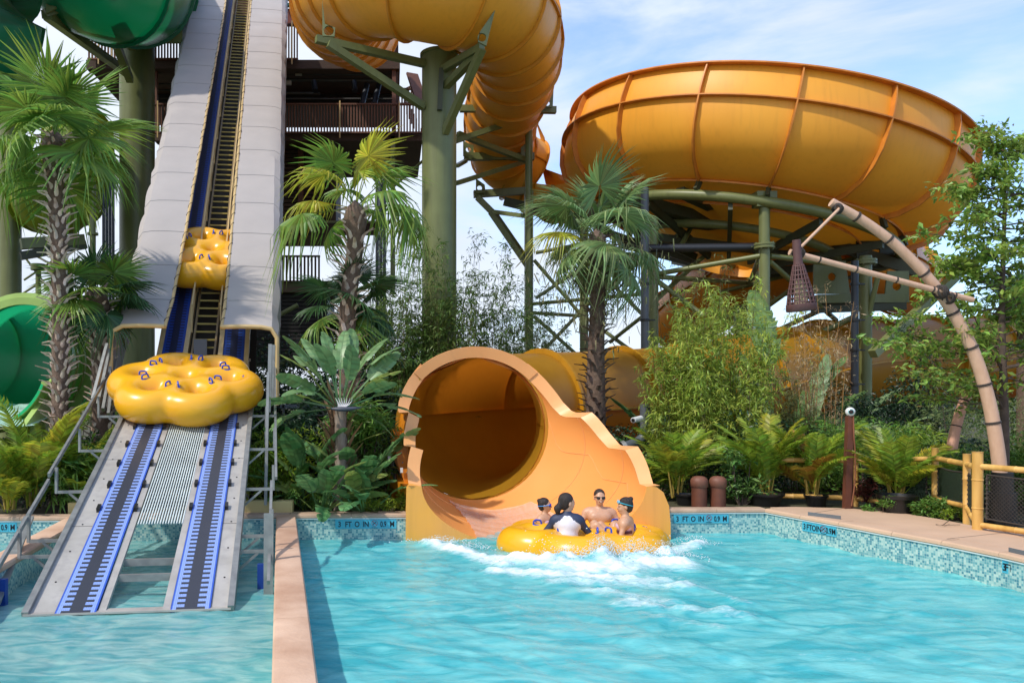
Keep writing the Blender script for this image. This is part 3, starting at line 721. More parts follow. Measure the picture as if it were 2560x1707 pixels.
# centre grating of white rods
b = MB(); ds_g = [10.62, 11.4, 12.2, 13.2, 14.2, 15.2]
for i in range(17):
    o_ = W0 + .815 + i * .0345; b.tube([LP(d, o_, .0) for d in ds_g], .0095, 6)
b.build('grating_rods', mat('white_rod', (.72, .78, .74), rough=.4), lift)
b = MB()
for d in np.arange(10.75, 15.2, .105): b.bar(LP(d, W0 + .80, -.02), LP(d, W0 + 1.37, -.02), .010, .012)
b.build('cross_rods', mat('tan_rod', (.50, .42, .30), rough=.5), lift, smooth=False)
b = MB(); b.bar(LP(9.55, W0 + .78, -.06), LP(9.55, W0 + 1.38, -.06), .06, .08); b.bar(LP(9.9, W0 + .78, -.08), LP(9.9, W0 + 1.38, -.08), .06, .08)
b.build('cross_beam', M_galv, lift, smooth=False)
b = MB(); b.bar(LP(8.86, W0 - .04, -.01), LP(8.86, W0 + 2.10, -.01), .16, .02); b.build('end_plate', M_bed, lift, smooth=False)
b = MB()
for d in (10.5, 12, 13.5, 15):
    for o_ in (W0 + .05, W0 + 2.0): b.bar(LP(d, o_, -.1), (*LP(d, o_)[:2], -.5 if d < 13 else SL), .09)
b.build('support_leg', M_galv, lift, smooth=False)
# dark drive box underneath, seen between the belts
# handrail frames either side
def rail_frame(sgn, o_, ds_):
    b = MB(); top = [LP(d, o_, .62 if sgn < 0 else .62) for d in ds_]
    for a, c in zip(top[:-1], top[1:]): b.bar(a, c, .05, .06)
    b.build('safety_rail', M_galv, lift, smooth=False)
for d in (10.0, 10.35, 11.6, 12.9, 14.2):
    for s in (-1, 1):
        e = W0 - .02 if s < 0 else W0 + 2.1; o_ = e + s * .42; b = MB()
        b.bar(LP(d, e, -.04), LP(d, o_, -.04), .035, .04); b.bar(LP(d, o_, -.06), LP(d, o_, .30), .035, .04); b.bar(LP(d, e, -.28), LP(d, e + s * .25, -.06), .03, .03)
        b.build('outrigger', M_galv, lift, smooth=False)
b = MB(); b.bar(LP(9.1, W0 - .46, .22), LP(11.3, W0 - .46, .26), .035, .06); b.build('safety_rail', M_galv, lift, smooth=False)
b = MB(); b.bar(LP(11.45, W0 - .50, .26), LP(15.1, W0 - .46, .35), .035, .06); b.build('safety_rail', M_galv, lift, smooth=False)
b = MB(); b.bar(LP(8.9, W0 + 2.50, .22), LP(11.2, W0 + 2.50, .25), .035, .05); b.build('safety_rail', M_galv, lift, smooth=False)
b = MB(); b.bar(LP(11.3, W0 + 2.56, .25), LP(15.5, W0 + 2.5, .35), .035, .05); b.build('safety_rail', M_galv, lift, smooth=False)
for s, o_, d in ((-1, W0 - .42, 9.35), (1, W0 + 2.40, 9.8)):
    b = MB(); q = LP(d, o_); b.bar((q[0], q[1], -.6), (q[0], q[1], .26), .09, .07); b.build('guide_post', mat('deep_blue_plastic', (.01, .05, .30), rough=.35), lift, smooth=False)
# loose flat guard plates beside the frame
b = MB(); b.bar((Xp(-16, 8.9), 8.9, .05), (Xp(72, 11.0), 11.0, Zy(1292, 11.0)), .13, .03); b.build('guard_plate', M_galv, lift, smooth=False)
b = MB(); b.bar((Xp(671, 9.6), 9.6, -.1), (Xp(671, 9.6) , 9.62, Zy(1283, 9.6)), .11, .03, up=(0, 1, 0)); b.build('guard_plate', M_galv, lift, smooth=False)
# fan of steel slats on the left near the raft, vertical slats on the right
for i in range(4):
    b = MB(); d = 14.0 + .22 * i; b.bar((Xp(232 + i * 13, d), d, Zy(1000 + i * 12, d)), (Xp(268 + i * 7, d + .9), d + .9, Zy(862 + i * 13, d + .9)), .05, .09); b.build('slat', M_galv, lift, smooth=False)
for i, (xa, ya, yb) in enumerate(((672, 1030, 860), (680, 1010, 862), (664, 1180, 1010))):
    b = MB(); d = 13.6 + .3 * i; b.bar((Xp(xa, d), d, Zy(ya, d)), (Xp(xa + 4, d), d, Zy(yb, d)), .06, .04, up=(0, 1, 0)); b.build('slat', M_galv, lift, smooth=False)
b = MB(); b.bar((Xp(664, 13.2), 13.2, Zy(1262, 13.2)), (Xp(671, 13.4), 13.4, Zy(930, 13.4)), .045, .05, up=(0, 1, 0)); b.build('slat', M_galv, lift, smooth=False)
# upper lift: tan channels either side of belts, ladder in the middle, trusses
du = [15.4, 15.8, 16.3, 17, 18.5, 21, 25, 29, 33]
for o_ in (W0 + .24, W0 + .74, W0 + 1.42, W0 + 1.93):
    b = MB(); strip(b, o_ - .045, o_ + .045, .05, du, .16); b.build('channel', M_tanrail, lift, smooth=False)
for o_ in (W0 + .86, W0 + 1.30):
    b = MB(); strip(b, o_ - .02, o_ + .02, .02, du[1:], .10); b.build('ladder_rail', mat('brown_gold_rail', (.26, .17, .06), (.18, .12, .05), rough=.5), lift, smooth=False)
nrung = 0
b = MB()
for d in np.arange(16.6, 33, .21):
    n_, t = lift_n(d); b.bar(LP(d, W0 + .88), LP(d, W0 + 1.28), .05, .035)
b.build('ladder_rungs', mat('yellow_rung', (.45, .33, .06), rough=.5), lift, smooth=False)
b = MB()
for o_ in (W0 + .80, W0 + 1.38):
    for dz in (.55,):
        b.tube([LP(d, o_, dz) for d in du[3:]], .022, 6)
    for d in np.arange(17, 33, 1.1): b.bar(LP(d, o_, 0), LP(d, o_, .55), .03)
b.build('stair_handrail', M_tanrail, lift)
b = MB()          # dark slatted back below the ladder
strip(b, W0 + .0, W0 + 2.08, -.75, du[2:], .04); b.build('under_pan', mat('dark_pan_brown', (.05, .04, .03), rough=.8), lift, smooth=False)  # pan has a plain dark brown colour
b = MB()
for d in np.arange(16.4, 32, 1.6):
    for o_ in (W0 + .2, W0 + 1.95): b.bar(LP(d, o_, -.1), LP(d + .8, o_, -.72), .06); b.bar(LP(d, o_, -.1), LP(d, o_, -.72), .06)
b.build('truss', M_tanrail, lift, smooth=False)
b = MB()
for (o0, d0), (o1, d1) in [((.5, 16.2), (.62, 15.6)), ((1.5, 16.2), (1.42, 15.6))]:
    b.bar(LP(d0, W0 + o0, -.6), (LP(d1, W0 + o1)[0], d1, SL), .10)
for q in (.62, 1.0, 1.42):
    p = LP(16.2, W0 + q, -.2); b.bar(p, (p[0], p[1], SL), .09)
    b.bar((p[0], p[1], 1.6), (p[0] + .4, p[1] + .1, 2.4), .05)
b.build('tan_frame', M_tanrail, lift, smooth=False)
b = MB(); b.box(LP(16.4, W0 + 1.03, .10), (.26, .04, .42)); b.build('junction_panel', mat('grey_panel', (.16, .16, .17), rough=.5), lift, smooth=False)
b = MB(); b.box((*LP(14.6, W0 + 2.35)[:2], .95), (.34, .5, .5)); b.build('motor_cabinet', M_beam, lift, smooth=False)

# fabric covers
def cover(sgn, label):
    t = thing('shade_cover', label, 'fabric cover', tuple(LP(16, sgn * .9, 1)), group='grey fabric covers over the raft lift')
    ds = np.linspace(15.35, 34.5, 19 * 6 + 1); b = MB(); bi = MB(); rows = []
    hw = 1.46; 
    for i, d in enumerate(ds):
        u = (i % 6) / 6; j = i // 6; puff = .05 * math.sin(math.pi * u) + .055 * (1 - u)
        dd = min(1, (d - 16) / 12); inn = (.53 if sgn < 0 else .46) - (.10 if sgn < 0 else .03) * dd; hwd = hw + .03 * (d - 16) * .5
        n_, tt = lift_n(d + .0); up = np.array([0, 0, 1.0])
        flare = .22 * math.exp(-((d - 16) / .9) ** 2)
        prof = []
        for q in np.linspace(0, 1, 15):
            # from inner edge outward, over the shoulder and down the side
            sL = q * 2.6; wtop = hwd - inn - .16
            if sL < wtop: x = inn + sL; z = 1.05 + .012 * math.sin(math.pi * sL / wtop)
            elif sL < wtop + .25: a = (sL - wtop) / .16; x = hwd - .16 + .16 * math.sin(a); z = 1.05 - .16 + .16 * math.cos(a)
            else: x = hwd; z = .89 - (sL - wtop - .25)
            z += puff * (1 if z > .75 else 0); x += puff * (1 if z < .98 else .3) 
            prof.append(LP(d, sgn * x, max(z, -.35)))
        rows.append(prof)
    m_ = 15
    vs = np.array(rows).reshape(-1, 3); k = len(rows)
    f = [(i * m_ + j, i * m_ + j + 1, (i + 1) * m_ + j + 1, (i + 1) * m_ + j) for i in range(k - 1) for j in range(m_ - 1)]
    if sgn > 0: f = [q[::-1] for q in f]
    b.add(vs, f); b.build('fabric', M_fab, t, ang=24)
    for i in range(0, k, 6): b = MB(); b.tube(np.array(rows[i])[:11] + np.array([0, 0, .004]), .007, 5); b.build('hoop_seam', M_fabi, t)
    b = MB(); r = np.array(rows); edge = r[::3, 0] + np.array([0, 0, -.01]); b.tube(edge, .032, 8); b.build('edge_pipe', M_tanrail, t)
    b = MB(); fr = r[0].copy(); fr[:, 1] -= .03; b.tube(fr, .042, 8); b.build('front_hoop', M_tanrail, t)
    b = MB()
    nh = 60 * 9; sp_ = spline(edge, nh); ah = np.arange(nh) * 2 * math.pi / 9; b.tube(sp_ + .040 * (np.outer(np.cos(ah), NR) + np.outer(np.sin(ah), np.cross(HD, NR))), .008, 4)
    b.build('lacing', M_rope, t, smooth=False)
    return t
cover(-1, 'long pale grey ribbed fabric cover over the left belt of the raft lift')
cover(1, 'long pale grey ribbed fabric cover over the right belt of the raft lift')
for d, o_, lab, spin in ((14.65, -.08, 'empty yellow cloverleaf raft riding low on the lift in front of the grey covers', -10), (18.75, .03, 'empty yellow cloverleaf raft higher up the lift between the grey covers', -7)):
    r2 = copy_tree(raft1); r2['label'] = lab; n_, t = lift_n(d); pt_ = R(-1 if d < 16 else -9); n_, t = n_ * math.cos(pt_) - t * math.sin(pt_), t * math.cos(pt_) + n_ * math.sin(pt_); z = n_; y = t; x = np.cross(y, z)
    Mx = Matrix(np.array([x, y, z]).T.tolist()); r2.rotation_mode = 'XYZ'; r2.rotation_euler = (Mx @ Matrix.Rotation(R(spin), 3, 'Z')).to_euler(); r2.location = LP(d, o_) + n_ * .30
# yellow box beams crossing under the lift at the pool edge
for (xa, xb, ya, yb, lab) in ((170, 232, 1256, 1290, 'short cream yellow box beam left of the lift at the pool edge'), (596, 731, 1252, 1284, 'long cream yellow box beam right of the lift on the pool edge')):
    b = MB(); d = 13.5; xa_, xb_ = Xp(xa, d), Xp(xb, d); za, zb = Zy(yb, d), Zy(ya, d)
    b.box(((xa_ + xb_) / 2, d + .1, (za + zb) / 2), (xb_ - xa_, .22, zb - za)); o = b.build('box_beam', M_beam, smooth=False)
    md = o.modifiers.new('b', 'BEVEL'); md.width = .008; md.segments = 2; tag(o, lab, 'beam')

# ================================================================== TUBE BUILDER
def tube_slide(t, pts, r, m, n=90, seg=6, ringm=None, ringh=.10, seam=True, nring=36, half=False, rings=True, a_seam=(0.0, math.pi), name='tube_shell', ringname='flange_ring', rth=.035):
    path = spline(pts, n); rr = np.full(n, r) if np.isscalar(r) else np.interp(np.linspace(0, 1, n), np.linspace(0, 1, len(r)), r)
    rr2 = rr * (1 - .010 * (np.arange(n) % seg == 0))
    tt = np.gradient(path, axis=0); tt /= np.linalg.norm(tt, axis=1)[:, None]
    b = MB(); up = np.array([0, 0, 1.0]); an = (np.linspace(math.pi * 1.02, 2 * math.pi * .99, nring + 1) if half else np.linspace(0, 2 * math.pi, nring, endpoint=False)); m_ = len(an)
    vs = []; fr = []
    for i in range(n):
        u = np.cross(tt[i], up)
        if np.linalg.norm(u) < .15: u = fr[-1][0]
        u = u / np.linalg.norm(u); v = np.cross(u, tt[i]); fr.append((u, v)); vs.append(path[i] + rr2[i] * (np.outer(np.cos(an), u) + np.outer(np.sin(an), v)))
    vs = np.concatenate(vs); jn = nring if not half else nring
    f = [(i * m_ + j, i * m_ + (j + 1) % m_, (i + 1) * m_ + (j + 1) % m_, (i + 1) * m_ + j) for i in range(n - 1) for j in range(jn)]
    b.add(vs, f); b.build(name, m, t, ang=0)
    if rings:
        for i in range(0, n, seg):
            b = MB(); u, v = fr[i]; pr = [(rr[i] * .995, -rth), (rr[i] + ringh, -rth), (rr[i] + ringh, rth), (rr[i] * .995, rth)]; vs = []
            for rad, h in pr: vs.append(path[i] + tt[i] * h + rad * (np.outer(np.cos(an), u) + np.outer(np.sin(an), v)))
            vs = np.concatenate(vs); jn = len(an) if not half else len(an) - 1
            f = [(q * m_ + j, q * m_ + (j + 1) % m_, (q + 1) * m_ + (j + 1) % m_, (q + 1) * m_ + j) for q in range(3) for j in range(jn)]
            b.add(vs, f)
            b.build(ringname, ringm or m, t, ang=30)
    if seam:
        for a in a_seam:
            b = MB(); vs = []
            for i in range(n):
                u, v = fr[i]; dr = math.cos(a) * u + math.sin(a) * v; w_ = np.cross(dr, tt[i])
                for rad, s in ((.99, -.02), (1.0, -.02), (1.0, .02), (.99, .02)):
                    vs.append(path[i] + dr * (rr[i] * rad + (ringh * .8 if rad == 1.0 else 0)) + w_ * s)
            f = [(i * 4 + j, i * 4 + j + 1, (i + 1) * 4 + j + 1, (i + 1) * 4 + j) for i in range(n - 1) for j in range(3)]
            b.add(vs, f); b.build('long_seam', ringm or m, t, ang=30)
    return path, fr, rr

# ------------------------------------------------------------------ the main exit tunnel
exitt = thing('tunnel_slide', 'huge orange tunnel slide opening onto the pool with a flared stepped mouth', 'water slide', (1.9, 15, SL))
def lerp(a, b_, t): return a + (b_ - a) * t
def ex_par(t):
    e = 1 - (1 - t) ** 1.7
    return dict(d=lerp(15.75, 13.25, t), cx=lerp(1.54, 2.27, e), a=lerp(1.37, 1.80, e), cz=lerp(1.67, .88, t ** .9), b=lerp(1.37, 1.02, t))
ZR = [(0, 2.80), (.03, 2.62), (.06, 2.34), (.10, 2.06), (.15, 1.92), (.19, 1.885), (.37, 1.885), (.40, 1.80), (.47, 1.55), (.54, 1.385), (.56, 1.37), (.77, 1.37), (.79, 1.27), (.86, .95), (.90, .84), (1.0, .83)]
def lipz(t): return float(np.interp(t, [q[0] for q in ZR], [q[1] for q in ZR]))
NS, NA = 60, 44
rows = []; lips = {1: [], -1: []}
for i in range(NS + 1):
    t = i / NS; p = ex_par(t); z = lipz(t); s = np.clip((z - p['cz']) / p['b'], -1, 1)
    if t == 0: aR = math.pi / 2
    else: aR = math.asin(s)
    an = np.linspace(aR, -math.pi - aR, NA + 1)
    rows.append(np.stack([p['cx'] + p['a'] * np.cos(an), np.full(NA + 1, p['d']), p['cz'] + p['b'] * np.sin(an)], -1))
    for sg in (1, -1):
        q = rows[-1][0 if sg > 0 else -1]; c = np.array([p['cx'], p['d'], p['cz']]); dr = q - c; dr /= np.linalg.norm(dr)
        lips[sg].append((q, dr))
b = MB(); vs = np.array(rows).reshape(-1, 3); m_ = NA + 1
b.add(vs, [(i * m_ + j, i * m_ + j + 1, (i + 1) * m_ + j + 1, (i + 1) * m_ + j) for i in range(NS) for j in range(NA)])
# outer skin of the trough, 6 cm further out
outv = []
for i, r_ in enumerate(rows):
    p = ex_par(i / NS); c = np.array([p['cx'], p['d'], p['cz']]); dr = r_ - c; dr /= np.linalg.norm(dr, axis=1)[:, None]; outv.append(r_ + dr * .06)
b.build('run_out_trough', mat('peach_orange_gelcoat', (.89, .38, .11), (.83, .33, .085), rough=.36, scale=.8, trans=.06, tcol=(.9, .3, .02)), exitt, ang=0)  # trough gelcoat is a paler peach orange than the outer skin
b = MB(); b.add(np.array(outv).reshape(-1, 3), [(i * m_ + j, (i + 1) * m_ + j, (i + 1) * m_ + j + 1, i * m_ + j + 1) for i in range(NS) for j in range(NA)]); b.build('outer_skin', M_or, exitt, ang=0)
# lip flange: a band standing out from the edge all round (left and right run plus the roof arch)
fwd = np.array([0, -1.0, 0])
for sg, xb in ((1, 0), (-1, 0)):
    b = MB(); vs = []
    for q, dr in lips[sg][1:]:
        od = dr.copy(); od[1] = 0; od = od * (1 if True else 1); od = od / np.linalg.norm(od)
        od = od * .93 + np.array([0, 0, .12]); 
        a = q + fwd * .012; c = q + od * .22 + fwd * .06; vs += [a, c, c - fwd * .03 + od * .004, q - fwd * .02 + od * .02]
    k = len(vs) // 4; f = [(i * 4 + j, i * 4 + (j + 1) % 4, (i + 1) * 4 + (j + 1) % 4, (i + 1) * 4 + j) for i in range(k - 1) for j in range(4)]
    f += [(0, 1, 2, 3), (k * 4 - 1, k * 4 - 2, k * 4 - 3, k * 4 - 4)]
    b.add(vs, f); b.build('lip_flange', M_orl, exitt, ang=35)
# roof arch flange
p = ex_par(0.03); b = MB(); a0 = math.asin(np.clip((2.62 - p['cz']) / p['b'], -1, 1)); an = np.linspace(a0 - .05, math.pi - a0 + .05, 50)
pr = [(1.0, -.05), (1.15, -.10), (1.155, -.05), (1.04, .03)]; vs = []
for rad, h in pr: vs.append(np.stack([p['cx'] + p['a'] * rad * np.cos(an), np.full(50, p['d'] + h), p['cz'] + p['b'] * rad * np.sin(an)], -1))
vs = np.concatenate(vs); b.add(vs, [(q * 50 + j, q * 50 + j + 1, (q + 1) % 4 * 50 + j + 1, (q + 1) % 4 * 50 + j) for q in range(4) for j in range(49)]); b.build('roof_flange', M_orl, exitt, ang=35)
# front end wall: the flat panels on either side of the U, down to the water
p = ex_par(1.0)
for sg in (-1, 1):
    U = []
    for q in (rows[-1][::-1] if sg < 0 else rows[-1]):
        if (q[0] - p['cx']) * sg >= -.05 and q[2] > -.3: U.append(q)
    U = np.array(U); 
    if sg < 0: outer = [(U[0][0] - .20, .86), (U[0][0] - .24, .80), (U[0][0] - .25, .4), (U[0][0] - .25, -.35)]
    else: outer = [(U[0][0] + .14, .84), (U[0][0] + .27, .74), (U[0][0] + .36, .52), (U[0][0] + .385, .25), (U[0][0] + .39, -.35)]
    pts = [(x, p['d'], z) for x, z in outer] + [(U[-1][0], p['d'], -.35)] + [(q[0], p['d'], q[2]) for q in U[::-1]]
    pts = [pts[-1]] + pts[:-1] if False else pts
    b = MB(); b.poly_prism([(x, p['d'] - .03, z) for x, y, z in pts], (0, 1, 0), .22 if sg < 0 else .9)
    o = b.build('end_wall', mat('worn_orange_gelcoat', (.88, .40, .05), (.80, .36, .09), rough=.42, scale=1.2, streak=.25), exitt, smooth=False)
    import bmesh; bm = bmesh.new(); bm.from_mesh(o.data); bmesh.ops.recalc_face_normals(bm, faces=bm.faces); bm.to_mesh(o.data); bm.free()
# left ledge with the bolted flange ribs behind the lip
b = MB()
lx = lambda d: Xp(1003, d)
def prism_yz(b, bot, top):
    v = np.array(bot + top, float); n = len(bot); b.add(v, [tuple(range(n))[::-1], tuple(range(n, 2 * n))] + [(i, (i + 1) % n, (i + 1) % n + n, i + n) for i in range(n)])
prism_yz(b, [(-.17, 15.45, .66), (.27, 13.36, .66), (.50, 13.36, .66), (.34, 15.45, .66)], [(-.17, 15.45, .80), (.27, 13.36, .80), (.50, 13.36, .80), (.34, 15.45, .80)])
prism_yz(b, [(-.10, 15.4, .52), (.30, 13.37, .0), (.50, 13.37, .0), (.34, 15.4, .52)], [(-.12, 15.4, .658), (.30, 13.37, .658), (.50, 13.37, .658), (.34, 15.4, .658)])
b.build('side_ledge', M_or, exitt, smooth=False)
for d, zt in ((14.05, 1.05), (14.75, 1.50), (15.35, 1.65)):
    t = (15.75 - d) / 2.5; p = ex_par(t); b = MB(); an = np.linspace(math.pi * 1.25, math.pi - math.asin(np.clip((zt - p['cz']) / p['b'], -1, 1)), 16)
    rr_ = [(p['a'] + .03, 0), (p['a'] + .27, 0), (p['a'] + .27, .03), (p['a'] + .03, .03)]; vs = []
    for rad, h in rr_: vs.append(np.stack([p['cx'] + rad * np.cos(an), np.full(16, d + h), p['cz'] + (rad - p['a'] + p['b']) * np.sin(an)], -1))
    vs = np.concatenate(vs); b.add(vs, [(q * 16 + j, q * 16 + j + 1, (q + 1) % 4 * 16 + j + 1, (q + 1) % 4 * 16 + j) for q in range(4) for j in range(15)])
    fb = b.build('bolted_rib', M_or, exitt, ang=30)
    b = MB()
    for a_ in an[2::2]:
        b.lathe((p['cx'] + (p['a'] + .18) * math.cos(a_), d - .005, p['cz'] + (p['b'] + .18) * math.sin(a_)), [(.014, 0), (.012, .01), (.0001, .012)], 6, (0, -1, 0))
    b.build('bolt', M_galv, fb)
b = MB(); b.box((Xp(973, 14.6), 14.6, Zy(1146, 14.6)), (.05, .01, .085)); b.build('sticker', M_white, exitt, smooth=False)
b = MB(); b.box((Xp(1004, 14.0), 14.0, Zy(1175, 14.0)), (.045, .01, .085)); b.build('sticker', M_white, exitt, smooth=False)
# seam lines inside the run-out
for t in (.02, .34, .70):
    i = int(t * NS); r_ = rows[i]; c = r_.mean(0); b = MB(); q = r_ + (c - r_) * .004; b.tube(q, .005, 5, caps=False); b.build('panel_seam', M_orl, exitt)
b = MB(); b.tube([r_[6] + np.array([-.004, -.004, .004]) for r_ in rows[2:]], .005, 5); b.build('panel_seam', M_orl, exitt)
# enclosed tube behind
back = [(1.54, 15.70, 1.67), (1.55, 16.5, 1.70), (1.70, 17.5, 1.78), (2.35, 18.7, 1.84), (3.6, 19.7, 1.92), (5.4, 20.5, 2.02), (8, 21.8, 2.25), (10.8, 24.0, 2.7), (14, 26.2, 3.25), (18, 27.6, 3.45), (23, 29, 3.6), (30, 30.5, 3.7), (38, 34, 3.7)]
tube_slide(exitt, back, 1.37, mat('enclosed_tube_gelcoat', (.47, .245, .016), (.40, .20, .013), rough=.42, scale=1, trans=.26, tcol=(.98, .30, .02), streak=.2), n=145, seg=8, ringm=M_yel, ringh=.11, nring=40)
# water sheet coming down the tube
b = MB(); vs = []; NJ = 12
for i in range(14, NS + 1):
    p = ex_par(i / NS); an = np.linspace(-math.pi / 2 - .55, -math.pi / 2 + .50, NJ)
    for a_ in an:
        nn = .015 * math.sin(i * 1.3 + a_ * 9) * math.sin(i * .5 + a_ * 5); vs.append((p['cx'] + (p['a'] - .03 + nn) * math.cos(a_), p['d'], p['cz'] + (p['b'] - .03 + nn) * math.sin(a_)))
k = NS + 1 - 14; b.add(vs, [(i * NJ + j, i * NJ + j + 1, (i + 1) * NJ + j + 1, (i + 1) * NJ + j) for i in range(k - 1) for j in range(NJ - 1)])
tag(b.build('running_water', mat('thin_running_water', (.85, .62, .48), (.9, .78, .7), rough=.12, scale=3, alpha=.38, stretch=(5, 1, 1), bump=.5), ang=0), kind='stuff')
# cup on the ledge
b = MB(); cz_ = .802; c = (Xp(988, 14.35), 14.35, cz_); b.lathe(c, [(.0001, 0), (.030, 0), (.042, .125), (.045, .128), (.040, .128), (.036, .03), (.0001, .03)], 20)
tag(b.build('cup', M_black), 'black plastic cup standing on the ledge left of the tunnel mouth', 'cup')

# ------------------------------------------------------------------ big twisting orange tube
def PT(l): return [P(*q) for q in l]
tw = thing('tube_slide', 'huge orange enclosed tube looping over a green column and twisting down to the bowl', 'water slide', (3, 22, SL))
pt = PT([(900, 70, 30), (852, 35, 27), (855, -20, 23.5), (940, -55, 20.8), (1060, -52, 19.9), (1200, -12, 20.4), (1270, 60, 22), (1290, 150, 24.3), (1270, 235, 26.6), (1250, 310, 29), (1262, 385, 30.6), (1312, 425, 31.2)])
path, fr, rr = tube_slide(tw, pt, [1.42, 1.42, 1.42, 1.4, 1.4, 1.4, 1.36, 1.3, 1.25, 1.22, 1.2, 1.2], M_orb, n=121, seg=6, ringm=mat('amber_flange', (.66, .27, .018), (.55, .21, .014), rough=.45), ringh=.085, nring=40, rth=.02)
tr = PT([(1300, 418, 31.2), (1360, 452, 31), (1430, 470, 30), (1500, 462, 29), (1560, 440, 28.4)])
tube_slide(tw, tr, 1.3, M_orb, n=31, seg=6, half=True, seam=False, ringm=M_yel, name='open_trough', ringname='trough_flange')
b = MB(); cr_ = PT([(1340, 300, 31), (1362, 345, 30.8), (1356, 420, 30.6), (1400, 436, 30), (1450, 450, 29.4), (1500, 455, 29)]); cl = PT([(1365, 395, 30.8), (1366, 420, 30.8), (1365, 460, 30.6), (1410, 470, 30), (1450, 480, 29.4), (1500, 480, 29)])
vs = np.array(cr_ + cl); b.add(np.concatenate([vs, vs + np.array([0, .06, 0])]), [(i, i + 1, i + 7, i + 6) for i in range(5)] + [(i + 12, i + 18, i + 19, i + 13) for i in range(5)] + [(i, i + 12, i + 13, i + 1) for i in range(5)]); b.build('trough_wall', M_or, tw, ang=0)

# ------------------------------------------------------------------ bowl
bowl = thing('bowl_slide', 'giant tilted orange fibreglass bowl with ribbed panels raised on green steel', 'water slide', (12.1, 27.4, 8))
BC = np.array([12.1, 27.4, 10.64]); BN = np.array([.215, -.023, 1.0]); BN /= np.linalg.norm(BN)
BU = np.cross(BN, (0, 1, 0)); BU /= np.linalg.norm(BU); BVv = np.cross(BN, BU)
def BP(r, a, drop): return BC + r * (math.cos(a) * BU + math.sin(a) * BVv) - BN * drop
PROF = [(6.00, 0), (6.09, .35), (6.14, .75), (6.13, 1.2), (6.05, 1.65), (5.86, 2.05), (5.55, 2.38), (5.1, 2.62), (4.6, 2.74), (3.6, 3.0), (2.4, 3.35), (1.2, 3.7), (1.0, 4.3)]
nb = 24 * 6; b = MB()
vs = np.array([BP(r, 2 * math.pi * j / nb, dr) for r, dr in PROF for j in range(nb)])
b.add(vs, [(i * nb + j, (i + 1) * nb + j, (i + 1) * nb + (j + 1) % nb, i * nb + (j + 1) % nb) for i in range(len(PROF) - 1) for j in range(nb)]); b.build('bowl_shell', M_orb, bowl, ang=0)
def bring(r0, d0, r1, d1, th, name, m=M_rib):
    b = MB(); pr = [(r0, d0), (r1, d1), (r1, d1 + th), (r0, d0 + th)]; vs = np.array([BP(r, 2 * math.pi * j / nb, d) for r, d in pr for j in range(nb)])
    b.add(vs, [(i * nb + j, (i + 1) % 4 * nb + j, (i + 1) % 4 * nb + (j + 1) % nb, i * nb + (j + 1) % nb) for i in range(4) for j in range(nb)]); return b.build(name, m, bowl, ang=30)
bring(5.98, -.02, 6.22, -.02, .04, 'rim_flange'); bring(6.1, .90, 6.30, .90, .035, 'belt_flange'); bring(4.58, 2.68, 4.78, 2.78, .05, 'foot_flange')
bring(3.55, 3.0, 3.7, 3.12, .05, 'foot_flange')
def proj_px(q): return X0 + F * q[0] / q[1]
aa = np.linspace(0, 2 * math.pi, 2881); near = [(abs(proj_px(BP(6, x, 0)) - 2008), x) for x in aa if BP(6, x, 0)[1] < 27]; A0 = min(near)[1]
for k in range(16):
    a = A0 + 2 * math.pi * k / 16; b = MB(); pf = PROF[:9]
    pi = [BP(r * .998, a, d) for r, d in pf]; po = []
    for i, (r, d) in enumerate(pf):
        j0, j1 = max(0, i - 1), min(len(pf) - 1, i + 1); tr_, td = pf[j1][0] - pf[j0][0], pf[j1][1] - pf[j0][1]; l = math.hypot(tr_, td); po.append(BP(r + .16 * td / l, a, d + .16 * (-tr_) / l))
    sd = (-math.sin(a) * BU + math.cos(a) * BVv) * .02
    vs = []
    for q, o_ in zip(pi, po): vs += [q - sd, o_ - sd, o_ + sd, q + sd]
    b.add(vs, [(i * 4 + j, i * 4 + j + 1, (i + 1) * 4 + j + 1, (i + 1) * 4 + j) for i in range(len(pf) - 1) for j in range(3)] + [(0, 3, 2, 1)])
    b.build('rib', M_rib, bowl, ang=30)
    # underside rib and hanger plate
    q0 = BP(4.7, a, 2.8); q1 = BP(4.85, a, 3.1); b = MB(); b.bar(q0, q1, .10, .16); b.build('hanger_bracket', M_steel_d, bowl, smooth=False)
b = MB(); b.box(BP(6.1, math.pi * .94, -.1), (.25, .2, .12)); b.build('rim_lug', M_rib, bowl, smooth=False)

# steel frame carrying the bowl
frm = thing('steel_scaffold', 'olive green steel tube frame holding up the orange bowl', 'steel frame', (12, 25, SL))
for r, dr, rad in ((4.75, 3.22, .15), (3.1, 3.6, .13)):
    b = MB(); pts = [BP(r, 2 * math.pi * j / 72, dr) for j in range(73)]; b.tube(pts, rad, 14, caps=False); b.build('ring_pipe', M_steel_g, frm)
for k in range(12):
    a = 2 * math.pi * (k + .2) / 12; b = MB(); b.bar(BP(1.2, a, 4.15), BP(4.7, a, 3.45), .12, .22); b.build('radial_beam', M_steel_d, frm, smooth=False)
def column(parent, px, d, ytop, rad, name='column', m=M_steel_g, flange=None, n=24, zb=SL):
    x = Xp(px, d); b = MB(); zt = Zy(ytop, d); b.cyl((x, d, zb), (x, d, zt), rad, n)
    o = b.build(name, m, parent)
    for y in (flange or []):
        z = Zy(y, d); b = MB(); b.lathe((x, d, z), [(rad, -.07), (rad + .13, -.07), (rad + .13, -.015), (rad + .11, -.015), (rad + .11, .015), (rad + .13, .015), (rad + .13, .07), (rad, .07)], 24)
        for j in range(8): a = j * math.pi / 4; b.box((x + (rad + .09) * math.cos(a), d + (rad + .09) * math.sin(a), z), (.03, .03, .2))
        b.build('flange_collar', m, o, smooth=True, ang=30)
    return o
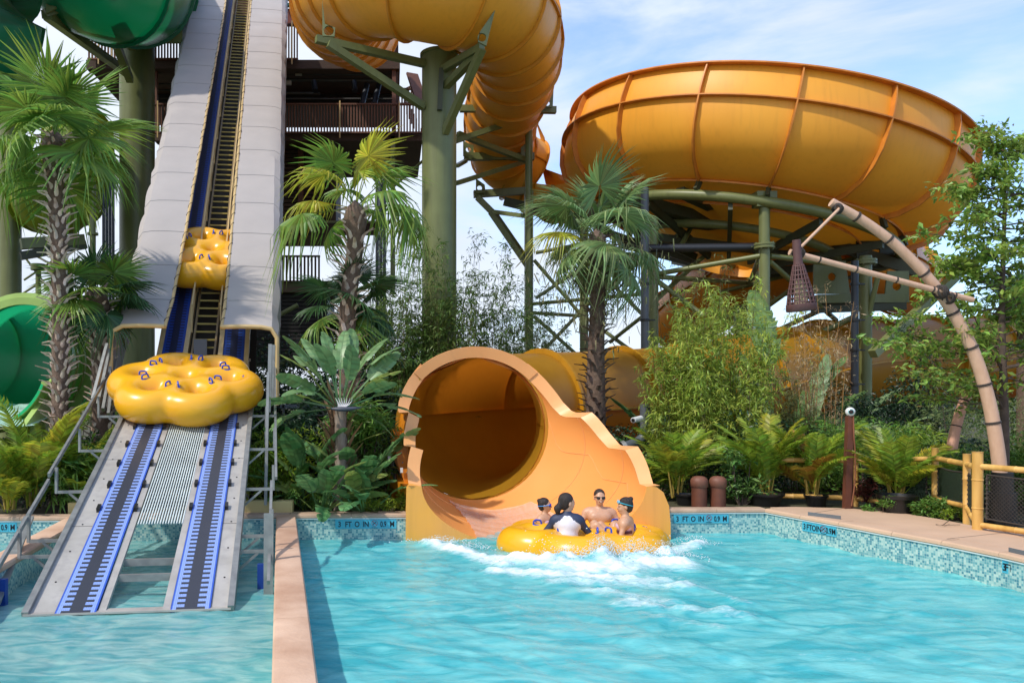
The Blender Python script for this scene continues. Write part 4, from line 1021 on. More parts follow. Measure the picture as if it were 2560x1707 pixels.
column(frm, 1911, 23.0, 508, .145, flange=[615]); column(frm, 2164, 24.0, 640, .165, flange=[655]); column(frm, 1634, 24.5, 545, .135)
column(frm, 1858, 29.5, 600, .33); column(frm, 1902, 27.5, 600, .17, m=M_steel_d, flange=[775]); column(frm, 1460, 27.5, 560, .14)
b = MB(); c = np.array(P(1911, 500, 23.0)); b.box(c, (.55, .36, .42)); b.build('saddle_bracket', M_steel_g, frm, smooth=False)
def brace(parent, l, r=.065, m=M_steel_g, name='brace', sq=False):
    b = MB(); a, c = P(*l[0]), P(*l[1])
    if sq: b.bar(a, c, r * 2, r * 2)
    else: b.cyl(a, c, r, 10)
    return b.build(name, m, parent)
for l in [((1640, 685, 24.5), (1900, 640, 23)), ((1640, 692, 24.5), (1890, 708, 27.4)), ((1640, 700, 24.5), (1760, 790, 23.5)), ((1700, 545, 27), (1835, 640, 29)), ((1640, 750, 24.5), (1810, 595, 28)),
          ((1690, 590, 26), (1860, 680, 29)), ((1665, 620, 26), (1840, 600, 29)), ((1925, 640, 23), (2150, 668, 24)), ((1925, 655, 23), (2090, 800, 26)), ((1900, 640, 23), (1875, 706, 27)), ((1740, 545, 27), (1700, 620, 25)),
          ((1800, 730, 29), (2160, 640, 26)), ((1830, 830, 28), (2010, 700, 26)), ((1870, 860, 27), (2150, 730, 25))]:
    brace(frm, l, .075)
for l in [((1340, 745, 27.5), (1450, 672, 27.5)), ((1335, 650, 27.5), (1455, 790, 27.5)), ((1330, 760, 27.5), (1605, 735, 25)), ((1330, 782, 27.5), (1460, 790, 27.5)), ((1340, 895, 27.5), (1460, 770, 27.5)), ((1335, 790, 27.5), (1440, 885, 27.5)),
          ((1460, 640, 27.5), (1620, 800, 25)), ((1525, 855, 26), (1620, 780, 24.6)), ((1460, 770, 27.5), (1615, 640, 25)), ((1460, 790, 27.5), (1610, 900, 25)), ((1340, 632, 27.5), (1455, 610, 27.5)), ((1650, 895, 23.5), (1790, 800, 22.5))]:
    brace(frm, l, .06)
b = MB(); b.cyl(P(1615, 621, 24.2), P(1892, 618, 23.4), .12, 14); b.build('black_pipe_run', M_blackpipe, frm)
column(frm, 1322, 27.5, 300, .12, flange=None)
# dark beams under the bowl
for l, w_ in [(((1590, 500, 25), (2090, 640, 27)), .16), (((1650, 545, 26), (2220, 610, 26)), .18), (((1700, 480, 24), (1960, 600, 28)), .13), (((1920, 560, 27), (2300, 680, 25)), .16), (((1610, 590, 26), (2010, 640, 26.5)), .12)]:
    brace(frm, l, w_, M_steel_d, 'dark_beam', sq=True)
# gusset plates with round holes
def gusset(parent, px, py, d, w_, h_, m=M_steel_g, flip=1, hole=.13):
    x, y, z = P(px, py, d); n = 20
    out_ = [(-w_ / 2, 0), (w_ / 2, 0), (w_ / 2 * (.75 if flip > 0 else 1), h_), (-w_ / 2 * (1 if flip > 0 else .75), h_)]
    cz = h_ * .52; ho = [(hole * math.cos(2 * math.pi * k / n), cz + hole * math.sin(2 * math.pi * k / n)) for k in range(n)]
    tri = geometry.tessellate_polygon([[Vector((*q, 0)) for q in out_], [Vector((*q, 0)) for q in ho]]); al = out_ + ho; b = MB(); k = len(al)
    vs = [(x + q[0], y + s, z + q[1]) for s in (0, .05) for q in al]; f = [tuple(t) for t in tri] + [tuple(i + k for i in t[::-1]) for t in tri]
    f += [(i, (i + 1) % 4, (i + 1) % 4 + k, i + k) for i in range(4)] + [(4 + i, 4 + i + k, 4 + (i + 1) % n + k, 4 + (i + 1) % n) for i in range(n)]
    b.add(vs, f); return b.build('gusset_plate', m, parent, smooth=False)
gusset(frm, 2242, 756, 25, .75, .95, flip=-1); gusset(frm, 2080, 735, 25, 1.1, 1.0, hole=.12); gusset(frm, 2190, 665, 25.5, 1.2, .9, M_steel_d)
brace(frm, ((2040, 748, 25.2), (2264, 746, 25.0)), .13, sq=True); brace(frm, ((2030, 772, 25.4), (2262, 764, 25.0)), .13, M_steel_d, sq=True)
brace(frm, ((2182, 885, 22.5), (2400, 680, 24)), .11, sq=True); brace(frm, ((2164, 820, 24), (2195, 690, 23.6)), .07); brace(frm, ((2010, 850, 25), (2140, 790, 24.5)), .09)
# lower orange tube seen through the frame
lowt = thing('lower_tube_slide', 'orange tube section curling under the bowl behind the green frame', 'water slide', (13, 30, SL))
tube_slide(lowt, PT([(1700, 800, 34), (1800, 720, 31), (1930, 650, 28.8), (2050, 625, 28.6), (2180, 650, 30), (2260, 700, 33)]), 1.35, M_or, n=43, seg=6, ringm=M_yel, nring=32)

# pipes beside the frame
for lab, px, d, yt, yb, rad, m in (('slim grey drain pipe clipped to a green post behind the third palm', 1612, 23.6, 470, 1100, .11, M_greypipe), ('dark blue grey pipe standing beside the green post right of the bowl', 2137, 23.5, 652, 1060, .10, M_blackpipe)):
    t = thing('drain_pipe', lab, 'pipe', (Xp(px, d), d, SL)); b = MB(); x = Xp(px, d); b.cyl((x, d, SL), (x, d, Zy(yt, d)), rad, 16); b.build('pipe', m, t)
    for y in (710, 800, 875, 960, 1020):
        z = Zy(y, d); b = MB(); b.lathe((x, d, z), [(rad, -.03), (rad + .03, -.03), (rad + .03, .03), (rad, .03)], 16); b.box((x + rad + .09, d, z), (.18, .05, .04)); b.build('pipe_clip', M_black, t)
t = thing('valve_pipe', 'dark grey elbow pipe with a valve at the foot of the green post', 'pipe', (Xp(1600, 17), 17, SL))
b = MB(); b.tube(spline([P(1612, 1010, 17), P(1612, 1080, 17), P(1600, 1100, 17), P(1560, 1118, 16.8)], 12), .10, 14); b.cyl(P(1628, 1030, 17.1), P(1628, 1150, 17.1), .14, 16); b.build('elbow', M_greypipe, t)
b = MB(); b.lathe(P(1560, 1118, 16.8), [(.14, -.04), (.14, .04), (.10, .04)], 16, (1, .1, .4)); b.build('valve_flange', M_galv, t)
t = thing('security_camera', 'small white bullet camera on a bracket on the grey pipe', 'camera', P(1600, 1048, 16.6))
b = MB(); b.cyl(P(1583, 1050, 16.4), P(1602, 1046, 16.6), .055, 16, .062); b.build('camera_body', M_white, t); b = MB(); b.cyl(P(1581.5, 1050.3, 16.38), P(1584, 1050, 16.4), .036, 16); b.build('lens', M_black, t)
b = MB(); b.tube(spline([P(1602, 1047, 16.6), P(1614, 1058, 16.8), P(1620, 1066, 17)], 8), .018, 8); b.build('bracket', M_white, t)
# ================================================================== BIG COLUMNS, TOWER, GREEN SLIDES
def big_column(label, px, d, ytop, rad, n=32):
    t = thing('support_column', label, 'column', (Xp(px, d), d, SL), group='thick olive steel columns')
    x = Xp(px, d); zt = Zy(ytop, d); b = MB(); b.cyl((x, d, SL), (x, d, zt), rad, n); b.build('shaft', M_steel_g, t)
    b = MB(); b.lathe((x, d, zt), [(rad, -.06), (rad + .05, -.06), (rad + .05, .02), (rad + .01, .04), (.001, .05)], n); b.build('cap', M_steel_g, t)
    b = MB(); b.lathe((x, d, SL), [(rad, .1), (rad + .25, .1), (rad + .25, -.1)], n); b.build('base_plate', M_steel_g, t)
    return t
cB = big_column('thick olive column in the middle holding the looping orange tube', 1098, 21.6, 137, .45)
cA = big_column('thick olive column left of the lift under the dark green tube', 343, 29.4, 97, .61)
cC = big_column('olive column at the far left edge behind the tall fan palm', 26, 26, 180, .33)
bz = [((790, 98, 20.2), (1062, 160, 21.4)), ((820, 110, 20.2), (1060, 268, 21.4)), ((1205, 118, 19.8), (1100, 178, 21.3)), ((1205, 122, 19.8), (1112, 332, 21.2)), ((1200, 130, 20), (1108, 222, 21.3))]
for l in bz: brace(cB, l, .085, sq=True, name='arm')
b = MB(); b.bar(P(1104, 172, 21.1), P(1099, 276, 21.1), .12, .12); b.build('hanging_link', M_steel_d, cB, smooth=False)
def plate(parent, pts, d, hole=None, hr=.12, th=.06, m=M_steel_g):
    v = [P(x, y, d) for x, y in pts]; out_ = [Vector(q) for q in v]; loops = [out_]; n = 18
    if hole:
        c = P(*hole, d); loops.append([Vector((c[0] + hr * math.cos(2 * math.pi * k / n), d, c[2] + hr * math.sin(2 * math.pi * k / n))) for k in range(n)])
    tri = geometry.tessellate_polygon(loops); al = np.array([q for l in loops for q in l]); k = len(al); a = len(out_)
    vs = np.concatenate([al, al + np.array([0, th, 0])]); f = [tuple(t) for t in tri] + [tuple(i + k for i in t[::-1]) for t in tri] + [(i, (i + 1) % a, (i + 1) % a + k, i + k) for i in range(a)]
    if hole: f += [(a + i, a + i + k, a + (i + 1) % n + k, a + (i + 1) % n) for i in range(n)]
    b = MB(); b.add(vs, f); return b.build('gusset_plate', m, parent, smooth=False)
plate(cB, [(806, 0), (812, 60), (838, 70), (836, 92), (806, 90)], 19.6, (822, 77)); plate(cB, [(1238, 25), (1216, 115), (1195, 105), (1200, 80)], 19.3, (1205, 94), .10)
for l, a in (([((1150, 272, 26.5), (1390, 276, 26.5))], .10), ([((1140, 352, 26), (1350, 282, 26.6))], .08), ([((1145, 335, 26.3), (1325, 405, 28))], .08), ([((1142, 458, 26), (1310, 405, 28.5))], .075), ([((1142, 415, 26), (1165, 402, 28))], .06),
             ([((1160, 392, 29), (1335, 392, 29))], .12), ([((1184, 486, 30), (1336, 476, 30))], .12), ([((1195, 495, 29.5), (1230, 530, 29.3))], .11), ([((1230, 530, 29.3), (1325, 668, 28))], .11), ([((1235, 530, 29), (1310, 540, 28.2))], .07)):
    for q in l: brace(tw, q, a, sq=True, name='support_arm')
plate(tw, [(1352, 268), (1352, 250), (1384, 225), (1382, 268)], 26.2, (1368, 258), .09); plate(tw, [(1187, 266), (1187, 225), (1210, 246), (1224, 266)], 26.2, (1204, 256), .09)
plate(tw, [(1190, 483), (1190, 446), (1212, 462), (1214, 482)], 29.7, (1199, 470), .09); plate(tw, [(1302, 390), (1302, 370), (1332, 340), (1332, 390)], 28.6, (1318, 377), .09); plate(tw, [(1158, 390), (1158, 352), (1184, 365), (1184, 390)], 28.6, (1171, 374), .09)
brace(tw, ((1267, 505, 30), (1500, 560, 27)), .16, M_steel_d, 'dark_beam', sq=True)
b = MB(); x = Xp(1322, 28); b.bar((x, 28, SL), (x, 28, Zy(478, 28)), .26, .26, up=(0, 1, 0)); b.build('square_post', M_steel_g, tw, smooth=False)

# ---- green slides
gs = thing('green_tube_slide', 'dark green enclosed tube crossing the top left corner on olive steel', 'water slide', (-6, 19, SL))
GK = 1.36
tube_slide(gs, PT([(540, -40, 41), (440, -30, 36), (388, -30, 33), (366, -35, 30), (345, -38, 27.5), (312, -48, 25.2), (235, -75, 23.8), (150, -160, 23.6)]), 1.36 * GK, M_green, n=61, seg=6, nring=32)
for l in (((112, 35, 17), (300, -25, 18)), ((112, 35, 17), (330, 105, 20)), ((118, 40, 17), (320, 185, 21)), ((248, 0, 17.2), (325, 200, 20.8)), ((262, 5, 17.2), (330, 118, 20.8))): brace(gs, [(q[0], q[1], q[2] * GK) for q in l], .115, sq=True, name='arm')
plate(gs, [(115, 35), (115, -30), (140, -30), (140, 20)], 16.9 * GK, (127, 5), .11); plate(gs, [(234, 105), (234, 40), (262, 85), (290, 108)], 20.4 * GK, (254, 84), .12); plate(gs, [(375, 108), (415, 70), (452, 40), (457, 108)], 20.0 * GK, (434, 81), .10)
g2 = thing('green_tube_slide', 'dark green enclosed tube bulging in at the upper left frame edge', 'water slide', (-9, 19, SL))
tube_slide(g2, PT([(-210, -260, 23), (-110, -120, 21), (-60, 0, 20), (-70, 120, 20.5), (-150, 240, 21.5), (-260, 330, 23)]), 1.45, M_green, n=37, seg=6, nring=32)
ob = thing('lime_bowl_slide', 'lime green trough section behind the tall fan palm trunk', 'water slide', (-8, 24, SL))
pth = PT([(30, 470, 28), (90, 480, 26.5), (150, 500, 25.5), (190, 430, 27), (195, 340, 29)])
tube_slide(ob, pth, 1.1, mat('lime_fibreglass', (.30, .36, .02), (.24, .30, .015), rough=.4, trans=.15), n=37, seg=6, nring=32)
brace(ob, ((52, 610, 25), (210, 600, 26)), .16, sq=True); brace(ob, ((52, 640, 25), (215, 612, 26)), .12, M_steel_d, sq=True)
for a, c in (((60, 640), (120, 720)), ((60, 700), (150, 640)), ((90, 640), (200, 700)), ((110, 720), (200, 640)), ((55, 735), (110, 700)), ((50, 745), (130, 748))): brace(ob, ((*a, 27), (*c, 27)), .035)
b = MB(); x = Xp(96, 27); b.cyl((x, 27, SL), (x, 27, Zy(665, 27)), .09, 12); b.lathe((x, 27, Zy(668, 27)), [(.09, -.1), (.24, -.1), (.24, .1), (.09, .1)], 14); b.build('post', M_steel_g, ob)
for px in (232,): b = MB(); x = Xp(px, 23); b.cyl((x, 23, SL), (x, 23, Zy(420, 23)), .085, 12); b.lathe((x, 23, Zy(585, 23)), [(.08, -.03), (.15, -.03), (.15, .03), (.08, .03)], 14); b.build('post', M_steel_g, ob)
t = thing('pipe_bundle', 'bundle of black pipes rising behind the small fan palm at left', 'pipe', (Xp(270, 24), 24, SL))
for i in range(4): b = MB(); x = Xp(259 + i * 8, 24); b.cyl((x, 24, SL), (x, 24, Zy(395, 24)), .045, 8); b.build('pipe', M_blackpipe, t)
ge = thing('green_tunnel_slide', 'green tunnel mouth with pale lime rim spilling white water at the left', 'water slide', (-7, 16, SL))
GC = np.array(P(64, 905, 17.2)); gr = 1.20
b = MB(); n = 48; an = np.linspace(0, 2 * math.pi, n, endpoint=False)
prf = [(gr, 3.2, .0), (gr, 0, 0), (gr + .17, -.05, 0), (gr + .17, .02, 0)]
gp = [GC + np.array([0, 3.0, .1]), GC + np.array([0, 0, 0])]
gpath = [tuple(GC), tuple(GC + np.array([-.1, 1.2, .05])), tuple(GC + np.array([-.9, 2.6, .15])), tuple(GC + np.array([-2.4, 3.6, .3])), tuple(GC + np.array([-5, 4.2, .5]))]
tube_slide(ge, gpath, gr, mat('open_green_tube', (.006, .22, .10), (.004, .17, .08), rough=.3, trans=.35, tcol=(.02, .6, .25)), n=37, seg=6, nring=48, ringm=M_greenl, ringh=.14, seam=False)
b = MB(); vs = np.concatenate([np.stack([GC[0] + r_ * np.cos(an), np.full(n, GC[1] + h), GC[2] + r_ * np.sin(an)], -1) for r_, h in ((gr, 0), (gr + .02, -.06), (gr + .24, -.04), (gr + .24, .05))])
b.add(vs, [(q * n + j, q * n + (j + 1) % n, (q + 1) * n + (j + 1) % n, (q + 1) * n + j) for q in range(3) for j in range(n)]); b.build('mouth_rim', M_greenl, ge, ang=30)
# flared side wall in lime with bolted ribs, right of the mouth
NS2 = 24; rows = []
for i in range(NS2 + 1):
    t = i / NS2; d = lerp(GC[1], GC[1] - 2.2, t); a0 = lerp(math.pi * .30, -.30, min(1, t * 1.2)); aa = np.linspace(a0, -math.pi - a0 * .6, 30); k_ = 1 + .10 * t
    rows.append(np.stack([GC[0] + gr * k_ * np.cos(aa), np.full(30, d), GC[2] - .1 * t + gr * np.sin(aa)], -1))
vs = np.array(rows).reshape(-1, 3); b = MB(); b.add(vs, [(i * 30 + j, i * 30 + j + 1, (i + 1) * 30 + j + 1, (i + 1) * 30 + j) for i in range(NS2) for j in range(29)]); b.build('run_out_trough', mat('lighter_green_fibreglass', (.01, .27, .12), (.008, .22, .10), rough=.3, trans=.35, tcol=(.05, .7, .3)), ge, ang=0)  # run-out green is lighter than the tube's
c_ = np.array([[GC[0], r_[0][1], GC[2]] for r_ in rows])
b = MB(); vs = []
for i, r_ in enumerate(rows):
    dr = r_ - c_[i]; dr /= np.linalg.norm(dr, axis=1)[:, None]; vs.append(r_ + dr * .05)
b.add(np.array(vs).reshape(-1, 3), [(i * 30 + j, (i + 1) * 30 + j, (i + 1) * 30 + j + 1, i * 30 + j + 1) for i in range(NS2) for j in range(29)]); b.build('outer_skin', M_greenl, ge, ang=0)
b = MB(); 
for sg in (0, 29):
    lp = np.array([r_[sg] + (r_[sg] - c) / np.linalg.norm(r_[sg] - c) * .06 for r_, c in zip(rows, c_)]); b.tube(lp, .07, 8, flat=.5)
b.build('lip_flange', M_greenl, ge)
for i in (3, 8, 13, 18):
    r_ = rows[i]; dr = r_ - c_[i]; dr /= np.linalg.norm(dr, axis=1)[:, None]; b = MB(); b.tube((r_ + dr * .12)[:16], .06, 6, flat=.4); b.build('bolted_rib', M_greenl, ge)
b = MB(); vs = []
wd = fbm(np.linspace(0, 4, 50)[:, None] + np.zeros(16), np.linspace(0, 3, 16)[None, :] + np.zeros((50, 1)), 2.5, 4, 12)
for i in range(50):
    t = i / 49; d = lerp(GC[1] + 1.4, GC[1] - 3.0, t); hw = 1.15 + .2 * max(0, t - .3)
    for j in range(16): x = GC[0] + hw * (j / 7.5 - 1); vs.append((x, d, GC[2] - 1.02 - .55 * max(0, t - .5) + .12 * wd[i, j] + .18 * math.exp(-((t - .18) / .12) ** 2) * wd[i, (j * 3) % 16]))
b.add(vs, [(i * 16 + j, i * 16 + j + 1, (i + 1) * 16 + j + 1, (i + 1) * 16 + j) for i in range(49) for j in range(15)])
tag(b.build('churning_water', mat('pale_churned_water', (.62, .80, .72), (.42, .68, .58), rough=.15, scale=5, bump=.6, bscale=12), ang=0), kind='stuff')
b = MB(); b.bar(P(92, 1075, 15.2), P(118, 1010, 16.2), .30, .2); b.bar(P(60, 1092, 14.6), P(120, 1008, 15.6), .10, .40); b.build('side_curb', M_greenl, ge, smooth=False)

# ---- timber tower
P_near = P
def P(px, py, d): return P_near(px, py, d * (1.22 if d > 22.5 else 1))
tower = thing('timber_tower', 'dark brown timber slide tower with several railed decks behind the lift', 'tower', (-4, 27, SL))
def pbox(b, x0, x1, y0, y1, d, th):
    if d > 22.5: d *= 1.22
    xa, xb = Xp(x0, d), Xp(x1, d); za, zb = Zy(y1, d), Zy(y0, d); b.box(((xa + xb) / 2, d + th / 2, (za + zb) / 2), (xb - xa, th, zb - za)); return b
def part(name, m, boxes, **k):
    b = MB()
    for q in boxes: pbox(b, *q)
    return b.build(name, m, tower, smooth=False)
part('lower_wall', M_wood, [(560, 833, 352, 560, 27.0, 5)])
# horizontal siding boards over the wall
b = MB()
for y in np.arange(356, 556, 10.2): pbox(b, 556, 834, y, y + 7.0, 26.9, .09)
b.build('siding_boards', M_wood, tower, smooth=False)
part('wall_post', M_woodr, [(745, 758, 350, 600, 26.75, .14)]); part('wall_post', M_wood, [(826, 840, 350, 610, 26.75, .14)])
part('deck_beam', M_wood, [(560, 940, 558, 584, 26.6, .4)]); part('deck_beam', mat('tan_timber', (.13, .085, .05), rough=.7), [(560, 830, 702, 730, 26.2, 4)])
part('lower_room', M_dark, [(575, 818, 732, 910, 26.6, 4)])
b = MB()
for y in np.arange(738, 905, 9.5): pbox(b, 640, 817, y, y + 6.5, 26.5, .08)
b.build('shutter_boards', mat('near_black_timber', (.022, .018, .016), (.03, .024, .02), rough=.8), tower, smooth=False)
part('deck_fascia', M_wood, [(385, 1056, 332, 352, 25.4, .5)]); part('deck_slab', M_wood, [(385, 1056, 338, 350, 25.9, 5.5)])
part('deck_edge_beam', M_wood, [(215, 1000, 150, 172, 25.6, .5)]); part('upper_deck_slab', M_wood, [(215, 1000, 152, 166, 26.1, 7)])
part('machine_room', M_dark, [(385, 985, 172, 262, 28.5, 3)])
part('side_wall', M_wood, [(984, 996, 100, 262, 25.8, 1.2), (372, 384, 172, 340, 26, .5)])
part('corner_post', M_woodr, [(980, 990, 95, 335, 25.7, .2)]); part('corner_post', M_steel_g, [(703, 712, 0, 262, 25.7, .2)]); part('corner_post', M_woodr, [(985, 996, 590, 340, 26, .2)][:0] or [(384, 392, 172, 335, 25.8, .2)])
part('top_cabin', M_woodr, [(575, 705, -30, 40, 30, 1)]); part('top_cabin', mat('red_panel', (.22, .05, .03), rough=.6), [(690, 760, 22, 60, 29, .3)]); part('roof_beam', mat('teal_beam', (.05, .28, .24), rough=.5), [(575, 750, -10, -2, 27, .2), (690, 740, 8, 14, 26, .2)])
def railing(x0, x1, y0, y1, d, step, m=M_woodr, yelp=None):
    s = MB(); pbox(s, x0, x1, y0, y0 + 4, d, .12); pbox(s, x0, x1, y1 - 5, y1 - 1, d, .10); 
    for x in np.arange(x0 + 2, x1, step): pbox(s, x, x + step * .52, y0 + 3, y1, d + .03, .05)
    o = s.build('railing', m, tower, smooth=False)
    for x in (yelp or []): q = MB(); pbox(q, x, x + 3, y0 - 6, y1 + 10, d - .1, .06); q.build('railing_post', M_tanrail, o, smooth=False)
railing(385, 1058, 258, 334, 25.2, 7.4, yelp=(392, 697, 848, 997)); railing(218, 290, 48, 150, 25.4, 8, yelp=(244, 278)); railing(690, 745, 58, 150, 25.4, 7, yelp=(702, 728)); railing(676, 800, 638, 706, 26.0, 9, M_wood, yelp=())
railing(930, 985, 95, 150, 25.6, 7); railing(385, 700, 150 - 92, 150, 25.5, 7.5)
railing(985, 1028, 220, 262, 27.5, 8)
s = MB(); s.bar(P(1030, 185, 27.3), P(1060, 275, 26.5), .5, .08); s.bar(P(1000, 230, 27.3), P(1030, 215, 27.3), .06, .06)
for i in range(9): x = 1005 + i * 6; s.bar(P(x, 225 + i * 12, 26.8), P(x, 262 + i * 12, 26.8), .05, .05)
s.build('stair_panel', M_woodr, tower, smooth=False)
s = MB()                                                   # ducts, conduits and lamps under the upper deck
for y, x0, x1 in ((178, 560, 970), (186, 600, 960), (200, 560, 980), (232, 560, 800), (246, 400, 980), (210, 388, 560), (225, 388, 560)):
    a = P(x0, y, 26.4 + .1 * (y % 7)); c = P(x1, y + 2, 26.4 + .1 * (y % 7)); s.cyl(a, c, .035 + .02 * (y % 3), 8)
s.build('conduit', mat('conduit_grey', (.09, .09, .085), rough=.5, metal=.4), tower)
for x in (785, 885): s = MB(); s.cyl(P(x, 205, 26.2), P(x + 3, 228, 26.0), .11, 12); s.build('vent_duct', M_blackpipe, tower)
for x in (905, 935): s = MB(); s.cyl(P(x, 262, 26.2), P(x + 12, 212, 26.6), .11, 12); s.build('vent_duct', M_blackpipe, tower)
for x, y in ((738, 178), (712, 202)): s = MB(); pbox(s, x, x + 16, y, y + 10, 26, .1); s.build('junction_box', mat('pale_grey_box', (.35, .36, .33), rough=.5), tower, smooth=False)
part('cross_pipe', M_steel_g, [(680, 975, 552, 557, 26.3, .08)]); part('green_post', M_steel_g, [(976, 988, 340, 735, 25.4, .2)]); part('cross_pipe', M_steel_g, [(680, 815, 903, 909, 22, .08), (690, 815, 899, 902, 22, .08)])
s = MB(); s.cyl(P(676, 800, 24), P(745, 762, 24), .08, 10); s.build('brace', M_steel_g, tower)
for l in (((860, 425, 25.6), (980, 440, 25.6)), ((980, 470, 25.4), (1060, 400, 24)), ((945, 600, 25.6), (980, 545, 25.5)), ((950, 480, 25.6), (985, 400, 25.5)), ((940, 430, 25.6), (1000, 380, 25))): brace(tower, l, .05)
P = P_near
t = thing('pipe_bundle', 'tall black pipe bundle between the tower and the thick middle column', 'pipe', (Xp(950, 24.8), 24.8, SL))
for i in range(3): b = MB(); x = Xp(943 + i * 9, 24.8); b.cyl((x, 24.8, SL), (x, 24.8, Zy(352, 24.8)), .052, 10); b.build('pipe', M_blackpipe, t)
# awning structure seen low behind the strelitzia
t = thing('service_shed', 'grey flat roofed service shed with metal braces behind the tall leafy plants', 'shed', (Xp(745, 19), 19, SL))
b = MB(); pbox(b, 700, 830, 1012, 1020, 19, 1.5); b.build('roof', mat('shed_roof_grey', (.32, .35, .38), rough=.5), t, smooth=False)
b = MB(); pbox(b, 770, 776, 1010, 1180, 19, .06); pbox(b, 706, 711, 1010, 1180, 19, .06); pbox(b, 700, 830, 1036, 1039, 19, .04); b.bar(P(780, 1014, 19), P(818, 1036, 19), .04); b.build('frame', M_galv, t, smooth=False)
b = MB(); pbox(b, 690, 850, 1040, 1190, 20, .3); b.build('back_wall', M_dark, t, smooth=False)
# ================================================================== RIGHT SIDE FURNITURE
def bamboo_pole(b, a, c, r, nodes=.42):
    a = np.array(a, float); c = np.array(c, float); L_ = np.linalg.norm(c - a); n = max(2, int(L_ / nodes)); pts, rr = [], []
    for i in range(n + 1):
        t = i / n
        for dt, q in ((-.012, 1.0), (-.005, 1.10), (.005, 1.10), (.012, 1.0)):
            tt = t + dt / L_
            if 0 <= tt <= 1: pts.append(a + (c - a) * tt); rr.append(r * q)
    b.tube(pts, rr, 14)
FP = {'A': (2138, 14.6), 'B': (2338, 13.55), 'C': (2417, 12.35), 'D': (2444, 11.78), 'E': (2760, 10.3), 'F': (3300, 8.6)}
FPx = {k: (Xp(p, d), d) for k, (p, d) in FP.items()}
fence = thing('bamboo_fence', 'golden bamboo pole fence with rope lashings and dark mesh along the deck', 'fence', (FPx['C'][0], FPx['C'][1], SL))
for k, (x, y) in FPx.items():
    b = MB(); h = {'A': .98, 'B': 1.10, 'C': 1.09, 'D': 1.16, 'E': 1.12, 'F': 1.12}[k]; r_ = .052 if k != 'D' else .070; bamboo_pole(b, (x, y, SL - .05), (x, y, SL + h), r_, .33); b.build('post', M_bam, fence)
ext = (FPx['A'][0] - 1.5, 14.9)
for (p, q, z0, z1, w0, w1) in [('A', 'B', .92, .92, .14, .10), ('B', 'C', .93, .93, .26, .30), ('C', 'D', .93, .93, .30, .12), ('D', 'E', .95, .95, .12, .12), ('E', 'F', .95, .95, .12, .12)]:
    a = FPx[p]; c = FPx[q]
    b = MB(); bamboo_pole(b, (*a, SL + z0 * (.87 if p == 'A' else 1)), (*c, SL + z1), .042, .5); b.build('rail', M_bam, fence)
    b = MB(); bamboo_pole(b, (*a, SL + w0), (*c, SL + w1), .040, .5); b.build('rail', M_bam, fence)
b = MB(); bamboo_pole(b, (*FPx['A'], SL + .80), (*ext, SL + .80), .045, .5); b.build('rail', M_bam, fence); b = MB(); bamboo_pole(b, (*FPx['A'], SL + .14), (*ext, SL + .16), .045, .5); b.build('rail', M_bam, fence)
# mesh panels
def mesh_panel(a, c, z0, z1, kind):
    a = np.array((*a, 0.)); c = np.array((*c, 0.)); L_ = np.linalg.norm(c - a); t = (c - a) / L_; s = MB()
    if kind == 'net':
        st = .055
        n = int((L_ + z1 - z0) / st)
        for i in range(n):
            for sg in (1, -1):
                u0 = i * st - (z1 - z0 if sg > 0 else 0); p0 = [u0, z0]; p1 = [u0 + (z1 - z0), z1] if sg > 0 else [u0 - (z1 - z0), z1]
                (ux, uz), (vx, vz) = p0, p1
                def clip(x, z, ox, oz, lim):
                    k = (lim - x) / (ox - x + 1e-9); return lim, z + (oz - z) * k
                if max(ux, vx) < 0 or min(ux, vx) > L_: continue
                if ux < 0: ux, uz = clip(ux, uz, vx, vz, 0)
                if vx < 0: vx, vz = clip(vx, vz, ux, uz, 0)
                if ux > L_: ux, uz = clip(ux, uz, vx, vz, L_)
                if vx > L_: vx, vz = clip(vx, vz, ux, uz, L_)
                if abs(ux - vx) < .01: continue
                s.bar(a + t * ux + (0, 0, uz), a + t * vx + (0, 0, vz), .0045)
        o = s.build('mesh_panel', M_galv if False else M_rope, fence, smooth=False)
    else:
        s.box((a + c) / 2 + (0, 0, (z0 + z1) / 2), (L_, .006, z1 - z0), np.array([t, np.cross((0, 0, 1), t), (0, 0, 1)]).T)
        m = MT.get('dark_green_screen') or mat('dark_green_screen', (.012, .03, .014), rough=.8, alpha=.72); o = s.build('screen_panel', m, fence, smooth=False)
    s = MB()
    for z in (z0, z1): s.tube(spline([a + (0, 0, z), (a + c) / 2 + (0, 0, z - .02), c + (0, 0, z)], 9), .012, 6)
    s.cyl(a + (0, 0, z0), a + (0, 0, z1), .011, 6); s.cyl(c + (0, 0, z0), c + (0, 0, z1), .011, 6)
    for z in np.arange(z0, z1, .07):
        for q in (a, c): s.lathe(q + (0, 0, z), [(.011, -.02), (.024, 0), (.011, .02)], 6)
    s.build('lacing', M_rope, fence)
def inset(p, q, k=.13):
    a, c = np.array(FPx[p]), np.array(FPx[q]); t = (c - a) / np.linalg.norm(c - a); return a + t * k, c - t * k
mesh_panel(*inset('A', 'B'), SL + .22, SL + .72, 'screen'); mesh_panel(*inset('B', 'C'), SL + .34, SL + .80, 'screen'); mesh_panel(*inset('C', 'D', .10), SL + .28, SL + .80, 'screen')
e_ = inset('D', 'E'); mesh_panel(*e_, SL + .22, SL + .84, 'net'); mesh_panel(*inset('E', 'F'), SL + .22, SL + .84, 'net')
